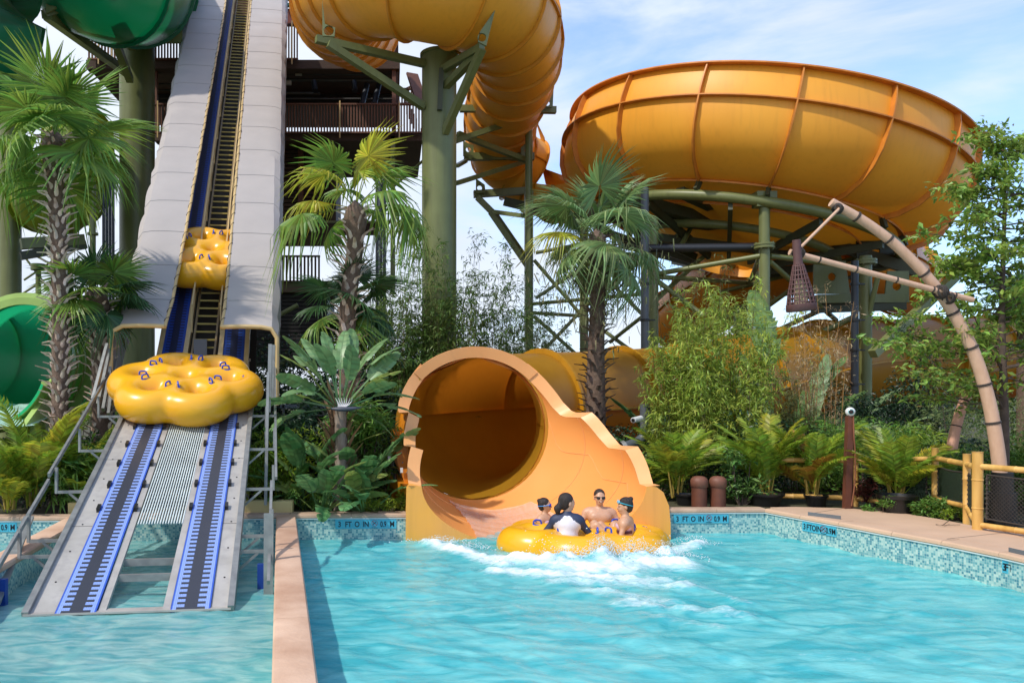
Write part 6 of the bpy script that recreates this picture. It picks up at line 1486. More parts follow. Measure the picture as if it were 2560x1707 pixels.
banana('banana plant spreading torn leaves right of the dry bamboo', 2030, 18.0, [(20, 50, 1.5, .42, 1.1), (-5, 38, 1.6, .4, 1.2), (150, 62, 1.3, .42, 1.0), (60, 70, 1.4, .4, 1.2), (-20, 20, 1.1, .4, 1.1), (200, 45, 1.2, .4, .9)], 67, m1=leafm('banana_grey', (.28, .40, .20), (.20, .32, .13), .4, isl=.4), p2=.25, splits=9, size=1.25)
banana('drooping banana plant against the ochre tube left of the lime bamboo', 1700, 17.5, [(180, 50, 1.2, .40, .9), (165, 25, 1.0, .38, .8), (200, 8, .9, .38, .8), (190, -12, .9, .36, .7), (95, 70, 1.1, .4, .8), (30, 50, 1.1, .4, .7), (170, 65, 1.2, .4, 1.1)], 68, p2=.35, splits=8)
banana('young banana plant right of the lift top in front of the dark tower base', 700, 15.4, [(80, 82, .7, .22, .9), (120, 76, .7, .22, .8), (30, 72, .65, .2, .8), (160, 60, .6, .2, .7)], 69, m1=L_shrub, p2=0, splits=0)
for lab, px, d, sd, n, sz in (('upright banana clump between the lift and the strelitzia', 765, 14.3, 161, 11, 1.1), ('tall banana clump just behind the strelitzia trunk at its right', 905, 14.5, 162, 10, 1.15)):
    r1 = np.random.default_rng(sd); banana(lab, px, d, [(r1.uniform(150, 390), r1.uniform(35, 84), r1.uniform(.6, .85), r1.uniform(.26, .34), r1.uniform(.5, .95)) for _ in range(n)], sd, p2=.15, size=sz, splits=4, m1=MT['broad_leaf_green'])
banana('single broad round leaf plant left of the lift ramp', 215, 13.6, [(60, 72, .6, .36, .35), (150, 50, .5, .3, .3), (20, 40, .5, .3, .3)], 70, m1=L_shrub, p2=0, splits=0)

# small leaf clouds -> shrubs, bamboo, trees
def leafcloud(lb, cs, size, r0, per=1, flat=.5, asp=.38, droopy=0):
    """cs: (n,3) leaf positions; pointed rhombic leaves, folded a little"""
    n = len(cs); az = r0.uniform(0, 2 * math.pi, n); el = r0.normal(-.25 - droopy, .5, n); s = size * r0.uniform(.6, 1.3, n); ro = r0.normal(0, .7, n)
    dx = np.stack([np.cos(el) * np.cos(az), np.cos(el) * np.sin(az), np.sin(el)], -1); dy = np.stack([-np.sin(az), np.cos(az), 0 * az], -1); dz = np.cross(dx, dy)
    dy2 = dy * np.cos(ro)[:, None] + dz * np.sin(ro)[:, None]; dz2 = dz * np.cos(ro)[:, None] - dy * np.sin(ro)[:, None]; s_ = s[:, None]
    v = np.stack([cs, cs + dx * s_ * .45 + dy2 * s_ * asp * .5 + dz2 * s_ * .06, cs + dx * s_ - dz2 * s_ * .08, cs + dx * s_ * .45 - dy2 * s_ * asp * .5 + dz2 * s_ * .06], 1).reshape(-1, 3)
    f = np.arange(4 * n).reshape(n, 4); lb.add(v, f)
def shrub(label, px, d, w_, h, seed, m=L_shrub, n=2600, size=.07, name='shrub', dep=None, x=None, zb=SL, cat='shrub', asp=.38, group=None, blobs=16, stems=True):
    r0 = np.random.default_rng(seed); x = Xp(px, d) if x is None else x; dep = dep or w_ * .5; t = thing(name, label, cat, (x, d, zb), group); lb = LB()
    bc = np.stack([r0.uniform(-1, 1, blobs) * w_ * .42, r0.uniform(-1, 1, blobs) * dep * .45, h * (.18 + .70 * r0.random(blobs))], -1); br = r0.uniform(.13, .30, blobs) * min(w_, h) * 1.1
    k = r0.integers(0, blobs, n); u = r0.normal(size=(n, 3)); u /= np.linalg.norm(u, axis=1)[:, None]; cs = bc[k] + u * (br[k] * r0.uniform(.55, 1.08, n) ** .6)[:, None]; cs[:, 2] = np.maximum(cs[:, 2], .02)
    leafcloud(lb, cs + np.array((x, d, zb)), size, r0, asp=asp); lb.build('foliage', m, t)
    if stems:
        b = MB()
        for i in range(min(blobs, 9)): c = bc[i] + np.array((x, d, zb)); b.tube(spline([(x + bc[i][0] * .2, d, zb), (x + bc[i][0] * .7, d + bc[i][1] * .5, zb + bc[i][2] * .5), c], 6), [.018, .016, .013, .01, .008, .004], 6)
        b.build('stems', M_bark, t)
    return t
def bamboo(label, px, d, w_, h, seed, m=L_bamb, nc=16, lean=.12, size=.13, perleaf=70, mc=M_culm, low=.25, name='bamboo_clump', dep=None, spread=.16, asp=.16, zb=SL, group=None, crad=.011):
    r0 = np.random.default_rng(seed); x = Xp(px, d); dep = dep or w_ * .5; t = thing(name, label, 'bamboo', (x, d, zb), group); b = MB(); lb = LB(); cs = []
    for i in range(nc):
        bx, by = x + r0.uniform(-.5, .5) * w_ * .62, d + r0.uniform(-.5, .5) * dep; hh = h * r0.uniform(.5, 1.1); lx, ly = (bx - x) * .45 + r0.normal(0, lean) * hh, r0.normal(0, lean) * hh
        p = spline([(bx, by, zb), (bx + lx * .3, by + ly * .3, zb + hh * .55), (bx + lx, by + ly, zb + hh)], 12); b.tube(p, np.linspace(crad, .003, 12), 5, caps=False)
        for j in range(perleaf):
            s = low + (1 - low) * r0.random() ** .8; q = np.array([np.interp(s, np.linspace(0, 1, 12), p[:, k]) for k in range(3)]); az = r0.uniform(0, 6.28); rr_ = spread * h / 3 * (1.1 - .7 * s) * (.25 + r0.random()) * 2
            e = q + np.array([math.cos(az) * rr_, math.sin(az) * rr_, rr_ * .25])
            for k in range(5): u = r0.random(); cs.append(q + (e - q) * (.45 + .6 * u) + r0.normal(0, .025, 3))
    leafcloud(lb, np.array(cs), size, r0, asp=asp, droopy=.25); b.build('culms', mc, t); lb.build('foliage', m, t); return t
# tall thin bamboo screen behind the tunnel
for i, (px, d, w_, h, lab) in enumerate(((945, 21.5, 1.8, 4.6, 'thin dark bamboo clump behind the banana plants left of the thick column'), (1040, 21.0, 1.8, 5.7, 'tall airy bamboo clump just left of the thick middle column'), (1120, 20.9, 1.6, 5.2, 'airy bamboo clump growing up the thick middle column'),
        (1200, 22.3, 2.0, 6.0, 'tallest airy bamboo clump right of the thick middle column'), (1285, 22.6, 1.8, 5.5, 'airy bamboo clump in front of the square green post'), (1370, 25.0, 1.9, 4.2, 'pale distant bamboo seen through the lattice left of the third palm'), (1000, 21.2, 1.6, 4.2, 'low dark bamboo right behind the tunnel roof'))):
    bamboo(lab, px, d, w_, h, 80 + i, m=L_bamd if i not in (5,) else L_bamg, nc=26, lean=.07, size=.17, perleaf=64, low=.18, crad=.009, group='airy bamboo screen behind the tunnel')
bamboo('pale olive bamboo behind the lattice right of the third palm', 1430, 23, 2.2, 3.2, 90, m=L_bamg, nc=14, perleaf=30)
bamboo('dense lime green bamboo clump in the middle of the right bed', 1790, 16.4, 2.3, 3.9, 91, m=L_bamb, nc=52, perleaf=80, size=.16, lean=.06, low=.12)
bamboo('lime green bamboo leaning left beside the banana plant', 1690, 16.8, 1.3, 3.0, 92, m=L_bamb, nc=20, perleaf=60, size=.15, lean=.10)
bamboo('grey green bamboo tops behind the lime clump under the bowl', 1740, 24, 3.4, 5.7, 93, m=L_bamg, nc=22, perleaf=40, size=.15, lean=.05)
bamboo('dry straw coloured bamboo below the lantern', 2050, 17.2, 1.2, 4.35, 94, m=L_dry, nc=16, perleaf=34, size=.10, mc=mat('orange_culm', (.42, .22, .07), rough=.6), low=.3, spread=.13, lean=.04)
bamboo('half dry bamboo between the lime clump and the lantern', 1975, 17.0, 1.2, 2.9, 95, m=leafm('straw_green', (.30, .30, .10), (.22, .25, .07), .35), nc=16, perleaf=46, size=.12)
# climbing dark ivy columns and shrubs on the right
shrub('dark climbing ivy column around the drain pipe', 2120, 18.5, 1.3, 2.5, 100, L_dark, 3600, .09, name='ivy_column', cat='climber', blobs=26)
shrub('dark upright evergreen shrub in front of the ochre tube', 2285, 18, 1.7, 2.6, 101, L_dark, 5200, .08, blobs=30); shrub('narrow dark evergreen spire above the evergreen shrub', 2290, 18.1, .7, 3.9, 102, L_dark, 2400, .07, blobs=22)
shrub('fine leaved olive shrub behind the curved lantern pole', 2420, 17, 1.9, 2.1, 103, L_bamg, 5200, .07, blobs=26, asp=.22); shrub('feathery olive shrub at the right frame edge', 2530, 16.5, 1.5, 1.9, 104, L_bamg, 3600, .07, asp=.22)
shrub('glossy green shrub at the right edge beyond the mesh fence', 2545, 14.2, 1.4, 1.15, 105, L_shrub, 2600, .10, asp=.3); shrub('leafy understorey shrub beyond the fence corner', 2440, 14.6, 1.6, 1.0, 106, L_shrub, 2600, .10, asp=.25)
shrub('light green ground fern spilling over the deck edge at the fence', 2330, 13.25, .9, .34, 107, L_shrub, 1500, .07, blobs=12, name='fern', cat='fern', dep=.5); shrub('small fern by the third fence post', 2400, 12.95, .8, .28, 108, L_areca, 1200, .06, blobs=12, name='fern', cat='fern', dep=.4)
shrub('low fern in front of the tall black pot', 2215, 13.55, .8, .3, 109, L_shrub, 1200, .06, blobs=10, name='fern', cat='fern'); shrub('dark red leaved plant beside the first fence post', 2185, 14.4, .7, .55, 110, L_red, 900, .08, blobs=10)
shrub('glossy umbrella leaved shrub right of the rusty bollards', 1855, 14.75, .75, 1.05, 111, leafm('umbrella_leaf', (.12, .24, .05), (.08, .18, .04), .3), 900, .11, asp=.36, blobs=12); shrub('dark leafy shrub behind the left bollard', 1640, 15.6, 1.2, .9, 112, L_shrub, 1800, .08)
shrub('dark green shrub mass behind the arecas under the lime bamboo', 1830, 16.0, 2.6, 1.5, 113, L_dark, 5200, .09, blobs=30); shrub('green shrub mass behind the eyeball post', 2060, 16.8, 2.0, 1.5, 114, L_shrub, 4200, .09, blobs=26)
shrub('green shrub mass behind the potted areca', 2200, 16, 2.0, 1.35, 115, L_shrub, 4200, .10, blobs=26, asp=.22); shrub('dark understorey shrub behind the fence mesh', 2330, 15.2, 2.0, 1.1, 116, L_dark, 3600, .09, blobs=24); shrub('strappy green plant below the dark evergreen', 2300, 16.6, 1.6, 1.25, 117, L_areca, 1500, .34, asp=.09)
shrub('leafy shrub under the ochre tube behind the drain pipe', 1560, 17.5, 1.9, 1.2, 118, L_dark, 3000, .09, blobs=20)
# left and middle banks
shrub('bright yellow green shrub beside the right edge of the lift', 700, 14.4, 1.2, 1.25, 120, L_areca, 3000, .13, asp=.22, blobs=20); shrub('dark fern bank below the strelitzia', 845, 13.95, 1.9, .42, 121, L_shrub, 3600, .06, blobs=26, dep=.6); shrub('low bright fern mat beside the tunnel ledge', 960, 13.85, 1.1, .38, 122, L_areca, 2400, .05, blobs=16, dep=.6, name='fern', cat='fern')
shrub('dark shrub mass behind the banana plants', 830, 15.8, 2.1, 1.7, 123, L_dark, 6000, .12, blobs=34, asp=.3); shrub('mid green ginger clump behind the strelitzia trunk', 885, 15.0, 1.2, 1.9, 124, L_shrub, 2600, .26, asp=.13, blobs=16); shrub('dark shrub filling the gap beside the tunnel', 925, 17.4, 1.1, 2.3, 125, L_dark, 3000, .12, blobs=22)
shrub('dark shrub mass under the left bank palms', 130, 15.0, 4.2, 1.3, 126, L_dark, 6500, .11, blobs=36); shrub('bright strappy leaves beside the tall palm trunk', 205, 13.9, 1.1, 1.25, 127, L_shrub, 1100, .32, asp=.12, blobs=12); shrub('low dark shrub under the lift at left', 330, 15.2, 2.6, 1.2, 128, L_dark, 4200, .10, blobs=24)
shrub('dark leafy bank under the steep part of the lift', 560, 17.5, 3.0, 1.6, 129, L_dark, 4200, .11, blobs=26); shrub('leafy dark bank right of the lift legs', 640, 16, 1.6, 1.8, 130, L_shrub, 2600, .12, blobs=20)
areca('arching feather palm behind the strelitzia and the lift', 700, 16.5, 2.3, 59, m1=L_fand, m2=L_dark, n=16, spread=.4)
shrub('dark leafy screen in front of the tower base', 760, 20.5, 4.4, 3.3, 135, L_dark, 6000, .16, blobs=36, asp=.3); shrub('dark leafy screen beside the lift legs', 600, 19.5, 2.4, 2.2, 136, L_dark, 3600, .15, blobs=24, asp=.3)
for i, (px, d, w_, h, m_, lab) in enumerate(((2680, 14, 2.2, 1.4, L_shrub, 'leafy green shrub beyond the right end of the mesh fence'), (2800, 16.5, 2.6, 2.2, L_dark, 'dark tall shrub beyond the right end of the mesh fence'), (2980, 14.5, 2.6, 1.6, L_bamg, 'olive feathery shrub far along the fence'), (3150, 17, 3.0, 2.6, L_shrub, 'big green shrub far along the fence'), (3350, 14, 2.6, 1.5, L_dark, 'dark shrub at the far end of the fence'))):
    shrub(lab, px, d, w_, h, 170 + i, m_, 3600, .11, blobs=26, asp=.3)
# far backdrop of greenery beyond the rides
r0 = np.random.default_rng(140)
for i in range(15):
    px = 20 + 180 * i; d = 33 + 3 * r0.random()
    shrub('distant hedge tree number %d from the left behind the rides' % (i + 1) if False else ['far dark tree mass', 'far pale green tree mass', 'far olive tree mass'][i % 3] + ' low behind the rides', px, d, 4.2, 2.6 + r0.random() * 1.6, 141 + i, (L_dark, L_bamg, L_shrub)[i % 3], 2600, .22, name='far_tree', cat='tree', group='far trees behind the rides, ' + ['dark', 'pale', 'olive'][i % 3], blobs=20, asp=.45)

# tree at the right
def tree(label, px, d, seed):
    r0 = np.random.default_rng(seed); x = Xp(px, d); t = thing('young_tree', label, 'tree', (x, d, SL)); zt = Zy(345, d)
    tp = spline([(x, d, SL), (x + .02, d, 1.8), (x - .02, d, 3.6), (x + .03, d, zt - .9), (x + .02, d, zt)], 30); b = MB(); b.tube(tp, np.linspace(.085, .012, 30), 10); b.build('trunk', M_bark, t)
    b = MB(); lb, l2_ = LB(), LB(); cs = []
    for i in range(80):
        s = .28 + .72 * (i / 80) ** .9; q = np.array([np.interp(s, np.linspace(0, 1, 30), tp[:, k]) for k in range(3)]); side = 180 if r0.random() < .62 else 0; az = R(side + r0.normal(0, 50)); L_ = (1.85 * (1.08 - s) + .42) * r0.uniform(.6, 1.1) * (1.15 if side == 180 else .85)
        el = R(20 + r0.normal(0, 14)); e = q + np.array([math.cos(az) * math.cos(el), math.sin(az) * math.cos(el) * .7, math.sin(el)]) * L_; mid = (q + e) / 2 + np.array([0, 0, -.08 * L_]); br = spline([q, mid, e + (0, 0, -.12 * L_)], 10); b.tube(br, np.linspace(.016, .004, 10), 5, caps=False)
        for j in range(int(15 * L_) + 6):
            k = r0.integers(3, 10); c = br[k]; tw = r0.normal(0, 1, 3); tw /= np.linalg.norm(tw); e2 = c + tw * np.array([.30, .30, .16]); 
            for m_ in range(6): cs.append(c + (e2 - c) * (m_ + 1) / 6 + r0.normal(0, .012, 3))
    cs = np.array(cs); red = r0.random(len(cs)) < np.where(cs[:, 2] < 2.9, .20, .05); leafcloud(lb, cs[~red], .125, r0, asp=.42); leafcloud(l2_, cs[red], .10, r0, asp=.42)
    b.build('branches', M_bark, t); lb.build('foliage', L_tree, t); l2_.build('reddish_foliage', L_treer, t)
tree('young airy tree with reddish tinged leaves overlapping the bowl at the right', 2508, 13.3, 150)
# ================================================================== PEOPLE
def skinmat(name, c): 
    m = mat(name, c, tuple(q * .92 for q in c), rough=.45, scale=6, bump=.03); m.node_tree.nodes['Principled BSDF'].inputs['Subsurface Weight'].default_value = .08
    m.node_tree.nodes['Principled BSDF'].inputs['Subsurface Radius'].default_value = (.02, .008, .004); return m
S_man = skinmat('skin_tan', (.58, .33, .21)); S_wom = skinmat('skin_fair', (.62, .38, .26)); S_girl = skinmat('skin_warm', (.60, .34, .21))
M_hair = mat('black_hair', (.018, .012, .010), (.035, .022, .018), rough=.55, scale=40, stretch=(1, 1, .12), bump=.9, bscale=90)
M_lip = mat('lip_red', (.35, .10, .08), rough=.4); M_teeth = mat('teeth_white', (.75, .72, .68), rough=.3); M_eye = mat('eye_dark', (.02, .012, .01), rough=.2)
def E(o, R_, c, r): return sd_ell(c, r)
def person(label, loc, yaw, hyaw, s, skin, aims, knees, torso_h=.50, lean=(0, 0), male=False, htilt=0, feet=None):
    """seated figure; local frame: +y is where the body faces, origin at the seat, metres * s"""
    t = thing('person', label, 'person', tuple(loc), rot=(0, 0, yaw), group='four riders on the floating raft')
    sw = .185 if male else .150
    pel = V3(0, 0, .10); wst = V3(lean[0] * .4, lean[1] * .4, .26); ch = V3(lean[0] * .8, lean[1] * .8, .42); nk = V3(lean[0], lean[1] - .01, torso_h + .04); hd = nk + V3(0, .015, .155)
    pr = [(sd_ell(pel, (.165, .12, .11)), .05), (sd_caps(pel, wst, .125, .108 if not male else .125), .05), (sd_caps(wst, ch, .115, .13 if male else .115), .06), (sd_caps(ch + (-.07, 0, .03), ch + (.07, 0, .03), .11 if male else .092, .11 if male else .092), .05),
          (sd_caps(nk + (-sw + .05, -.01, -.045), nk + (sw - .05, -.01, -.045), .062, .062), .05), (sd_caps(nk + (0, 0, -.05), nk + (0, .008, .07), .052, .046), .035)]
    if male: pr += [(sd_ell(ch + (-.07, .085, .03), (.08, .045, .06)), .03), (sd_ell(ch + (.07, .085, .03), (.08, .045, .06)), .03)]
    arms = []
    for sg, (el_, ha) in zip((-1, 1), aims):
        sh = nk + V3(sg * sw, -.01, -.075); el_ = V3(*el_); ha = V3(*ha); arms.append((sh, el_, ha))
        pr += [(sd_ell(sh, (.062, .058, .062)), .05), (sd_caps(sh, el_, .050 if male else .040, .037 if male else .031), .03), (sd_caps(el_, ha, .037 if male else .031, .024), .015)]
        d = (ha - el_); d /= np.linalg.norm(d); side = np.cross(d, (0, 0, 1)); side /= np.linalg.norm(side); dn_ = np.cross(side, d); palm = ha + d * .045
        pr.append((sd_caps(ha, palm, .026, .030), .015)); pr.append((sd_caps(palm - side * .012, palm + side * .012 + d * .02, .020, .020), .012))
        for k, (o_, l) in enumerate(((-.030, .062), (-.010, .072), (.010, .068), (.029, .052))):
            b0 = palm + side * o_ + d * .028; k1 = b0 + d * l * .5 - dn_ * .006 * (1 if dn_[2] > 0 else -1); k2 = k1 + d * l * .35 + V3(0, 0, -.026); pr.append((sd_caps(b0, k1, .0095, .009), .004)); pr.append((sd_caps(k1, k2, .009, .008), .003))
        th = palm - side * sg * -.03 - d * .01; pr.append((sd_caps(palm - d * .02, th + side * sg * .0 + d * .02 + V3(0, 0, -.012), .012, .010), .006)); pr.append((sd_caps(th + d * .02 + V3(0, 0, -.012), th + d * .05 + V3(0, 0, -.022), .010, .008), .004))
    for sg, (kn, an) in zip((-1, 1), knees):
        hp = pel + V3(sg * .085, .03, -.01); kn = V3(*kn); an = V3(*an); pr += [(sd_caps(hp, kn, .080 if male else .070, .055 if male else .048), .04), (sd_caps(kn, an, .052 if male else .045, .032), .025), (sd_ell(kn + (an - kn) * .28 + V3(0, -.012, 0), (.05, .052, .09)), .03)]
        fd = V3(sg * .15, 1, -.1); fd /= np.linalg.norm(fd); pr += [(sd_caps(an, an + fd * .07, .034, .034), .02), (sd_caps(an + fd * .06, an + fd * .15 + V3(0, 0, .01), .034, .022), .02)]
    # head in its own frame
    Rh = rotm('Z', hyaw) @ rotm('X', htilt)
    def hp_(x, y, z): return hd + Rh @ V3(x, y, z)
    def he(x, y, z, r): return sd_ell(hp_(x, y, z), r, Rh)
    pr += [(he(0, -.012, .030, (.076, .094, .088)), .02), (he(0, .018, -.030, (.060, .072, .078)), .03), (he(0, .050, -.082, (.032, .030, .024)), .02), (he(-.030, .058, -.030, (.026, .022, .026)), .02), (he(.030, .058, -.030, (.026, .022, .026)), .02),
           (sd_caps(hp_(0, .084, .012), hp_(0, .104, -.022), .008, .013), .010), (he(0, .087, -.050, (.026, .014, .010)), .008), (he(0, .082, -.064, (.022, .014, .008)), .008), (he(-.034, .072, .020, (.026, .016, .008)), .012), (he(.034, .072, .020, (.026, .016, .008)), .012),
           (he(-.079, -.008, -.012, (.010, .020, .031)), .006), (he(.079, -.008, -.012, (.010, .020, .031)), .006)]
    lo = np.min([a for tr in arms for a in tr] + [pel, *(V3(*q) for k in knees for q in k), hd - .12], axis=0) - .15; hi = np.max([a for tr in arms for a in tr] + [hd + .13, *(V3(*q) for k in knees for q in k)], axis=0) + .18; hi[2] = max(hi[2], hd[2] + .14)
    v, f = sdf_mesh(pr, lo, hi, .0115, k=.03)
    b = MB(); b.v = [v * s]; b.f = [tuple(q) for q in f.tolist()]; b.n = len(v)
    fc = v[f].mean(1); q = (fc - hd) @ Rh
    mi = np.zeros(len(f), int); mouth = (np.abs(q[:, 0]) < .026) & (np.abs(q[:, 2] + .056) < .010) & (q[:, 1] > .075); mi[mouth] = 1; mi[mouth & (np.abs(q[:, 2] + .054) < .003) & (np.abs(q[:, 0]) < .014)] = 2
    b.m = mi.tolist(); body = b.build('body', [skin, M_lip, M_teeth], t, ang=0, local=True)
    for sg in (-1, 1):
        e = MB(); e.lathe(hp_(sg * .030, .079, .004) * s, [(.012 * s, 0), (.010 * s, .004 * s), (.0001, .007 * s)], 10, Rh @ V3(0, 1, 0)); e.build('eye', M_eye, t, local=True)
    def cloth(name, prims, m, lo_=None, hi_=None, k=.03, sub=(), h=.0115, cond=None, mats=None):
        a, c = sdf_mesh(prims, lo_ if lo_ is not None else lo, hi_ if hi_ is not None else hi, h, k=k, subtract=sub); b = MB(); b.v = [a * s]; b.f = [tuple(q) for q in c.tolist()]; b.n = len(a)
        b.m = (cond(a[c].mean(1)).astype(int).tolist() if cond else [0] * len(c)); return b.build(name, mats or m, t, ang=0, local=True)
    return dict(t=t, s=s, hd=hd, Rh=Rh, hp=hp_, he=he, nk=nk, ch=ch, wst=wst, pel=pel, arms=arms, cloth=cloth, sw=sw, knees=knees, lo=lo, hi=hi)
def hair(pn, bun=None, tail=None, short=False):
    he, hp_, cl = pn['he'], pn['hp'], pn['cloth']; hd = pn['hd']
    pr = [(he(0, -.022, .042, (.084, .096, .088)), .02), (he(0, -.045, -.01, (.076, .070, .085)), .03)] if not short else [(he(0, -.020, .040, (.0795, .098, .086)), .02), (he(0, -.045, .0, (.072, .062, .07)), .02)]
    if bun: pr.append((he(*bun, (.034, .034, .034)), .012))
    if tail: pr += [(sd_caps(hp_(*tail[0]), hp_(*tail[1]), .030, .040), .02), (sd_caps(hp_(*tail[1]), hp_(*tail[2]), .040, .014), .03)]
    face = [pn['he'](0, .085, -.045, (.066, .070, .105)) if not short else pn['he'](0, .085, -.030, (.075, .078, .105))]
    cl('hair', pr, M_hair, hd - .32, hd + .22, sub=face)
def strapband(pn, name, m, zc, tilt, rad, col_lens=None, lens_z=None, up=.0):
    hp_ = pn['hp']; s = pn['s']; a = np.linspace(0, 2 * math.pi, 33); pts = [hp_(.088 * math.cos(x), -.012 + .102 * math.sin(x), zc + tilt * math.sin(x)) * s for x in a]; b = MB(); b.tube(pts, rad * s, 6, caps=False, flat=.6); b.build(name, m, pn['t'], local=True)
# raft seat positions (world)
SZ = -.14
def seat(ang, r=.66): return (RAFT1[0] + r * math.cos(R(ang)), RAFT1[1] + r * math.sin(R(ang)))
# woman, back to the camera
sx, sy = Xp(1418, 12.25), 12.25
W = person('woman in white and navy long sleeved rash top seen from behind on the raft', (sx, sy, SZ), R(-12), R(-58), 1.17, S_wom, [((-.30, .02, .30), (-.20, .22, .24)), ((.30, .06, .30), (.46, .30, .22))], [((-.12, .36, .40), (-.10, .60, .20)), ((.16, .36, .41), (.14, .60, .20))], torso_h=.52, lean=(.0, .03))
hair(W, tail=((0, -.10, -.005), (-.01, -.135, -.07), (-.02, -.12, -.20)))
nk, ch = W['nk'], W['ch']; M_navy = mat('navy_sleeve', (.022, .035, .085), rough=.6); M_rash = mat('white_rash_cloth', (.72, .70, .76), (.62, .60, .68), rough=.6, bump=.3, bscale=14)
pr = [(sd_ell(W['pel'], (.176, .130, .12)), .05), (sd_caps(W['pel'], W['wst'], .135, .120), .05), (sd_caps(W['wst'], ch, .126, .127), .06), (sd_caps(ch + (-.07, 0, .03), ch + (.07, 0, .03), .104, .104), .05), (sd_caps(nk + (-.10, -.01, -.045), nk + (.10, -.01, -.045), .070, .070), .05), (sd_caps(nk + (0, 0, -.05), nk + (0, .005, .02), .060, .056), .03)]
for sh, el_, ha in W['arms']: pr += [(sd_ell(sh, (.070, .066, .070)), .05), (sd_caps(sh, el_, .050, .040), .03), (sd_caps(el_, ha - (ha - el_) * .06, .040, .031), .01)]
def rashc(c):
    x = c[:, 0] - nk[0]; z = c[:, 2] - nk[2]; return (np.abs(x) > .125 + .55 * np.clip(-.05 - z, 0, .08) - .9 * np.clip(z + .10, 0, .1)) | (z > -.002) | (c[:, 1] - 0 > .19)
W['cloth']('rash_top', pr, None, cond=rashc, mats=[M_rash, M_navy])
M_plum = mat('plum_swim_bottom', (.07, .012, .05), rough=.5)
W['cloth']('swim_bottoms', [(sd_ell(W['pel'] + (0, 0, -.03), (.180, .135, .085)), .03), (sd_caps(W['pel'] + (.085, .03, -.01), W['pel'] + (.10, .10, .03), .088, .082), .03), (sd_caps(W['pel'] + (-.085, .03, -.01), W['pel'] + (-.10, .10, .03), .088, .082), .03)], M_plum)
# man, facing the camera
sx, sy = Xp(1499, 13.35), 13.35
Mn = person('smiling bare chested man in black sunglasses facing the camera on the raft', (sx, sy, SZ - .03), R(176), R(2), 1.12, S_man, [((-.33, .04, .26), (-.24, .26, .20)), ((.33, .04, .26), (.26, .24, .20))], [((-.15, .32, .38), (-.10, .52, .18)), ((.13, .32, .39), (.10, .52, .18))], torso_h=.53, male=True, htilt=.04)
hair(Mn, short=True); b = MB(); hp_ = Mn['hp']; s = Mn['s']
for sg in (-1, 1): b.poly_prism([hp_(sg * x, .096 - abs(x) * .25, z) * s for x, z in ((.008, .012), (.048, .018), (.064, .012), (.060, -.014), (.040, -.022), (.016, -.018))], Mn['Rh'] @ V3(0, 1, 0), .006); b.bar(hp_(sg * .060, .080, .010) * s, hp_(sg * .082, -.01, .004) * s, .006, .010)
b.bar(hp_(-.010, .098, .008) * s, hp_(.010, .098, .008) * s, .006, .006); b.build('sunglasses', M_black, Mn['t'], smooth=False, local=True)
Mn['cloth']('swim_shorts', [(sd_ell(Mn['pel'] + (0, 0, -.02), (.185, .14, .10)), .03)] + [(sd_caps(Mn['pel'] + (sg * .085, .03, -.01), V3(*k[0]) * .75 + Mn['pel'] * .25, .100, .080), .04) for sg, k in zip((-1, 1), Mn['knees'])], mat('navy_swim_shorts', (.02, .025, .11), rough=.6))
# girl at left with blue goggles, facing right
sx, sy = Xp(1362, 13.2), 13.2
Gl = person('laughing girl wearing dark blue goggles at the left of the raft', (sx, sy, SZ - .0), R(-122), R(18), .97, S_girl, [((-.24, .06, .26), (-.15, .26, .26)), ((.24, .06, .26), (.18, .26, .26))], [((-.10, .34, .36), (-.08, .54, .16)), ((.12, .34, .36), (.09, .54, .16))], torso_h=.50)
hair(Gl, bun=(.0, -.10, .075)); strapband(Gl, 'goggle_strap', mat('light_blue_strap', (.04, .30, .75), rough=.4), .0, .012, .011)
M_gog = mat('dark_blue_goggles', (.02, .03, .38), rough=.2); b = MB(); hp_ = Gl['hp']; s = Gl['s']
for sg in (-1, 1): b.lathe(hp_(sg * .032, .076, .004) * s, [(.030 * s, 0), (.029 * s, .016 * s), (.020 * s, .024 * s), (.0001, .026 * s)], 14, Gl['Rh'] @ V3(sg * .15, 1, 0))
b.build('goggles', M_gog, Gl['t'], local=True)
M_lil = mat('lilac_swim_top', (.66, .46, .60), rough=.6)
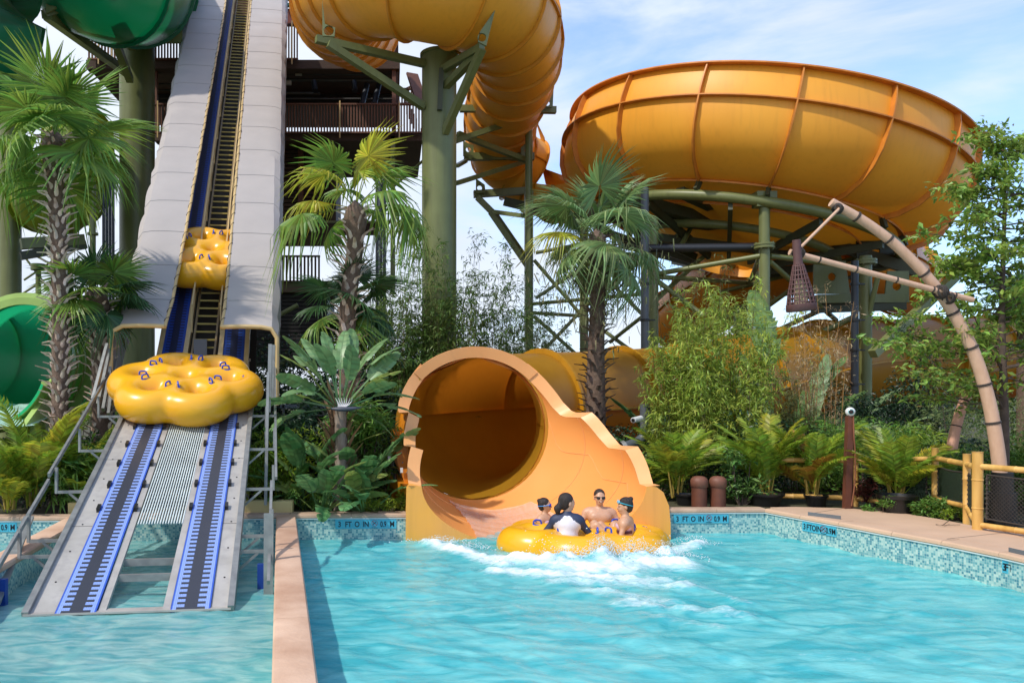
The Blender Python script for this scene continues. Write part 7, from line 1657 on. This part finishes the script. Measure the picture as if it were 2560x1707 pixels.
def bikini(pn, m, band_m, back=False, h0=.0):
    ch = pn['ch']; nk = pn['nk']; a = np.linspace(0, 2 * math.pi, 33); s = pn['s']
    pn['cloth']('swim_top', [(sd_caps(ch + (-.05, 0, .005), ch + (.05, 0, .005), .104, .104), .03), (sd_ell(ch + (0, .03, .01), (.14, .10, .05)), .03)], m, lo_=ch - (.3, .3, .055), hi_=ch + (.3, .3, .045), k=.03)
    for sg in (-1, 1):
        b = MB(); b.tube([(ch + (sg * .075, .105, .04)) * s, (nk + (sg * .075, .045, -.035)) * s, (nk + (sg * .078, -.02, .018)) * s, (nk + (sg * .070, -.085, -.06)) * s, (ch + (sg * .06, -.105, .03)) * s], .006, 6); b.build('shoulder_strap', m if back else M_navy, pn['t'], local=True)
bikini(Gl, M_lil, None)
Gl['cloth']('swim_bottoms', [(sd_ell(Gl['pel'] + (0, 0, -.02), (.178, .13, .09)), .03)], M_plum)
# girl at right with pale blue goggles pushed up, facing left
sx, sy = Xp(1566, 12.45), 12.45
Gr = person('girl in lilac and plum bikini with turquoise goggles pushed onto her hair', (sx, sy, SZ), R(62), R(22), 1.09, S_girl, [((-.25, .04, .24), (-.20, .30, .22)), ((.26, -.02, .25), (.34, .16, .18))], [((-.12, .38, .42), (-.12, .60, .22)), ((.10, .38, .40), (.08, .62, .20))], torso_h=.50, lean=(0, .02), htilt=-.10)
hair(Gr, bun=(.0, -.095, .095)); strapband(Gr, 'goggle_strap', mat('turquoise_strap', (.03, .50, .65), rough=.4), .035, .038, .010)
b = MB(); hp_ = Gr['hp']; s = Gr['s']
for sg in (-1, 1): b.lathe(hp_(sg * .032, .072, .068) * s, [(.026 * s, 0), (.024 * s, .014 * s), (.0001, .020 * s)], 14, Gr['Rh'] @ V3(sg * .15, 1, .35))
b.build('goggles', mat('pale_blue_goggles', (.25, .50, .66), rough=.2), Gr['t'], local=True)
bikini(Gr, M_lil, None, back=True)
ch = Gr['ch']; Gr['cloth']('plum_band', [(sd_caps(ch + (-.05, 0, -.06), ch + (.05, 0, -.06), .108, .108), .03)], M_plum, lo_=ch - (.3, .3, .085), hi_=ch + (.3, .3, -.045))
Gr['cloth']('swim_bottoms', [(sd_ell(Gr['pel'] + (0, 0, -.02), (.178, .13, .09)), .03)], M_plum)
sh, el_, ha = Gr['arms'][0]; b = MB(); b.cyl((ha - (ha - el_) * .16) * s, (ha - (ha - el_) * .02) * s, .032 * s, 12); b.build('wristband', mat('teal_wristband', (.02, .40, .38), rough=.4), Gr['t'], local=True)
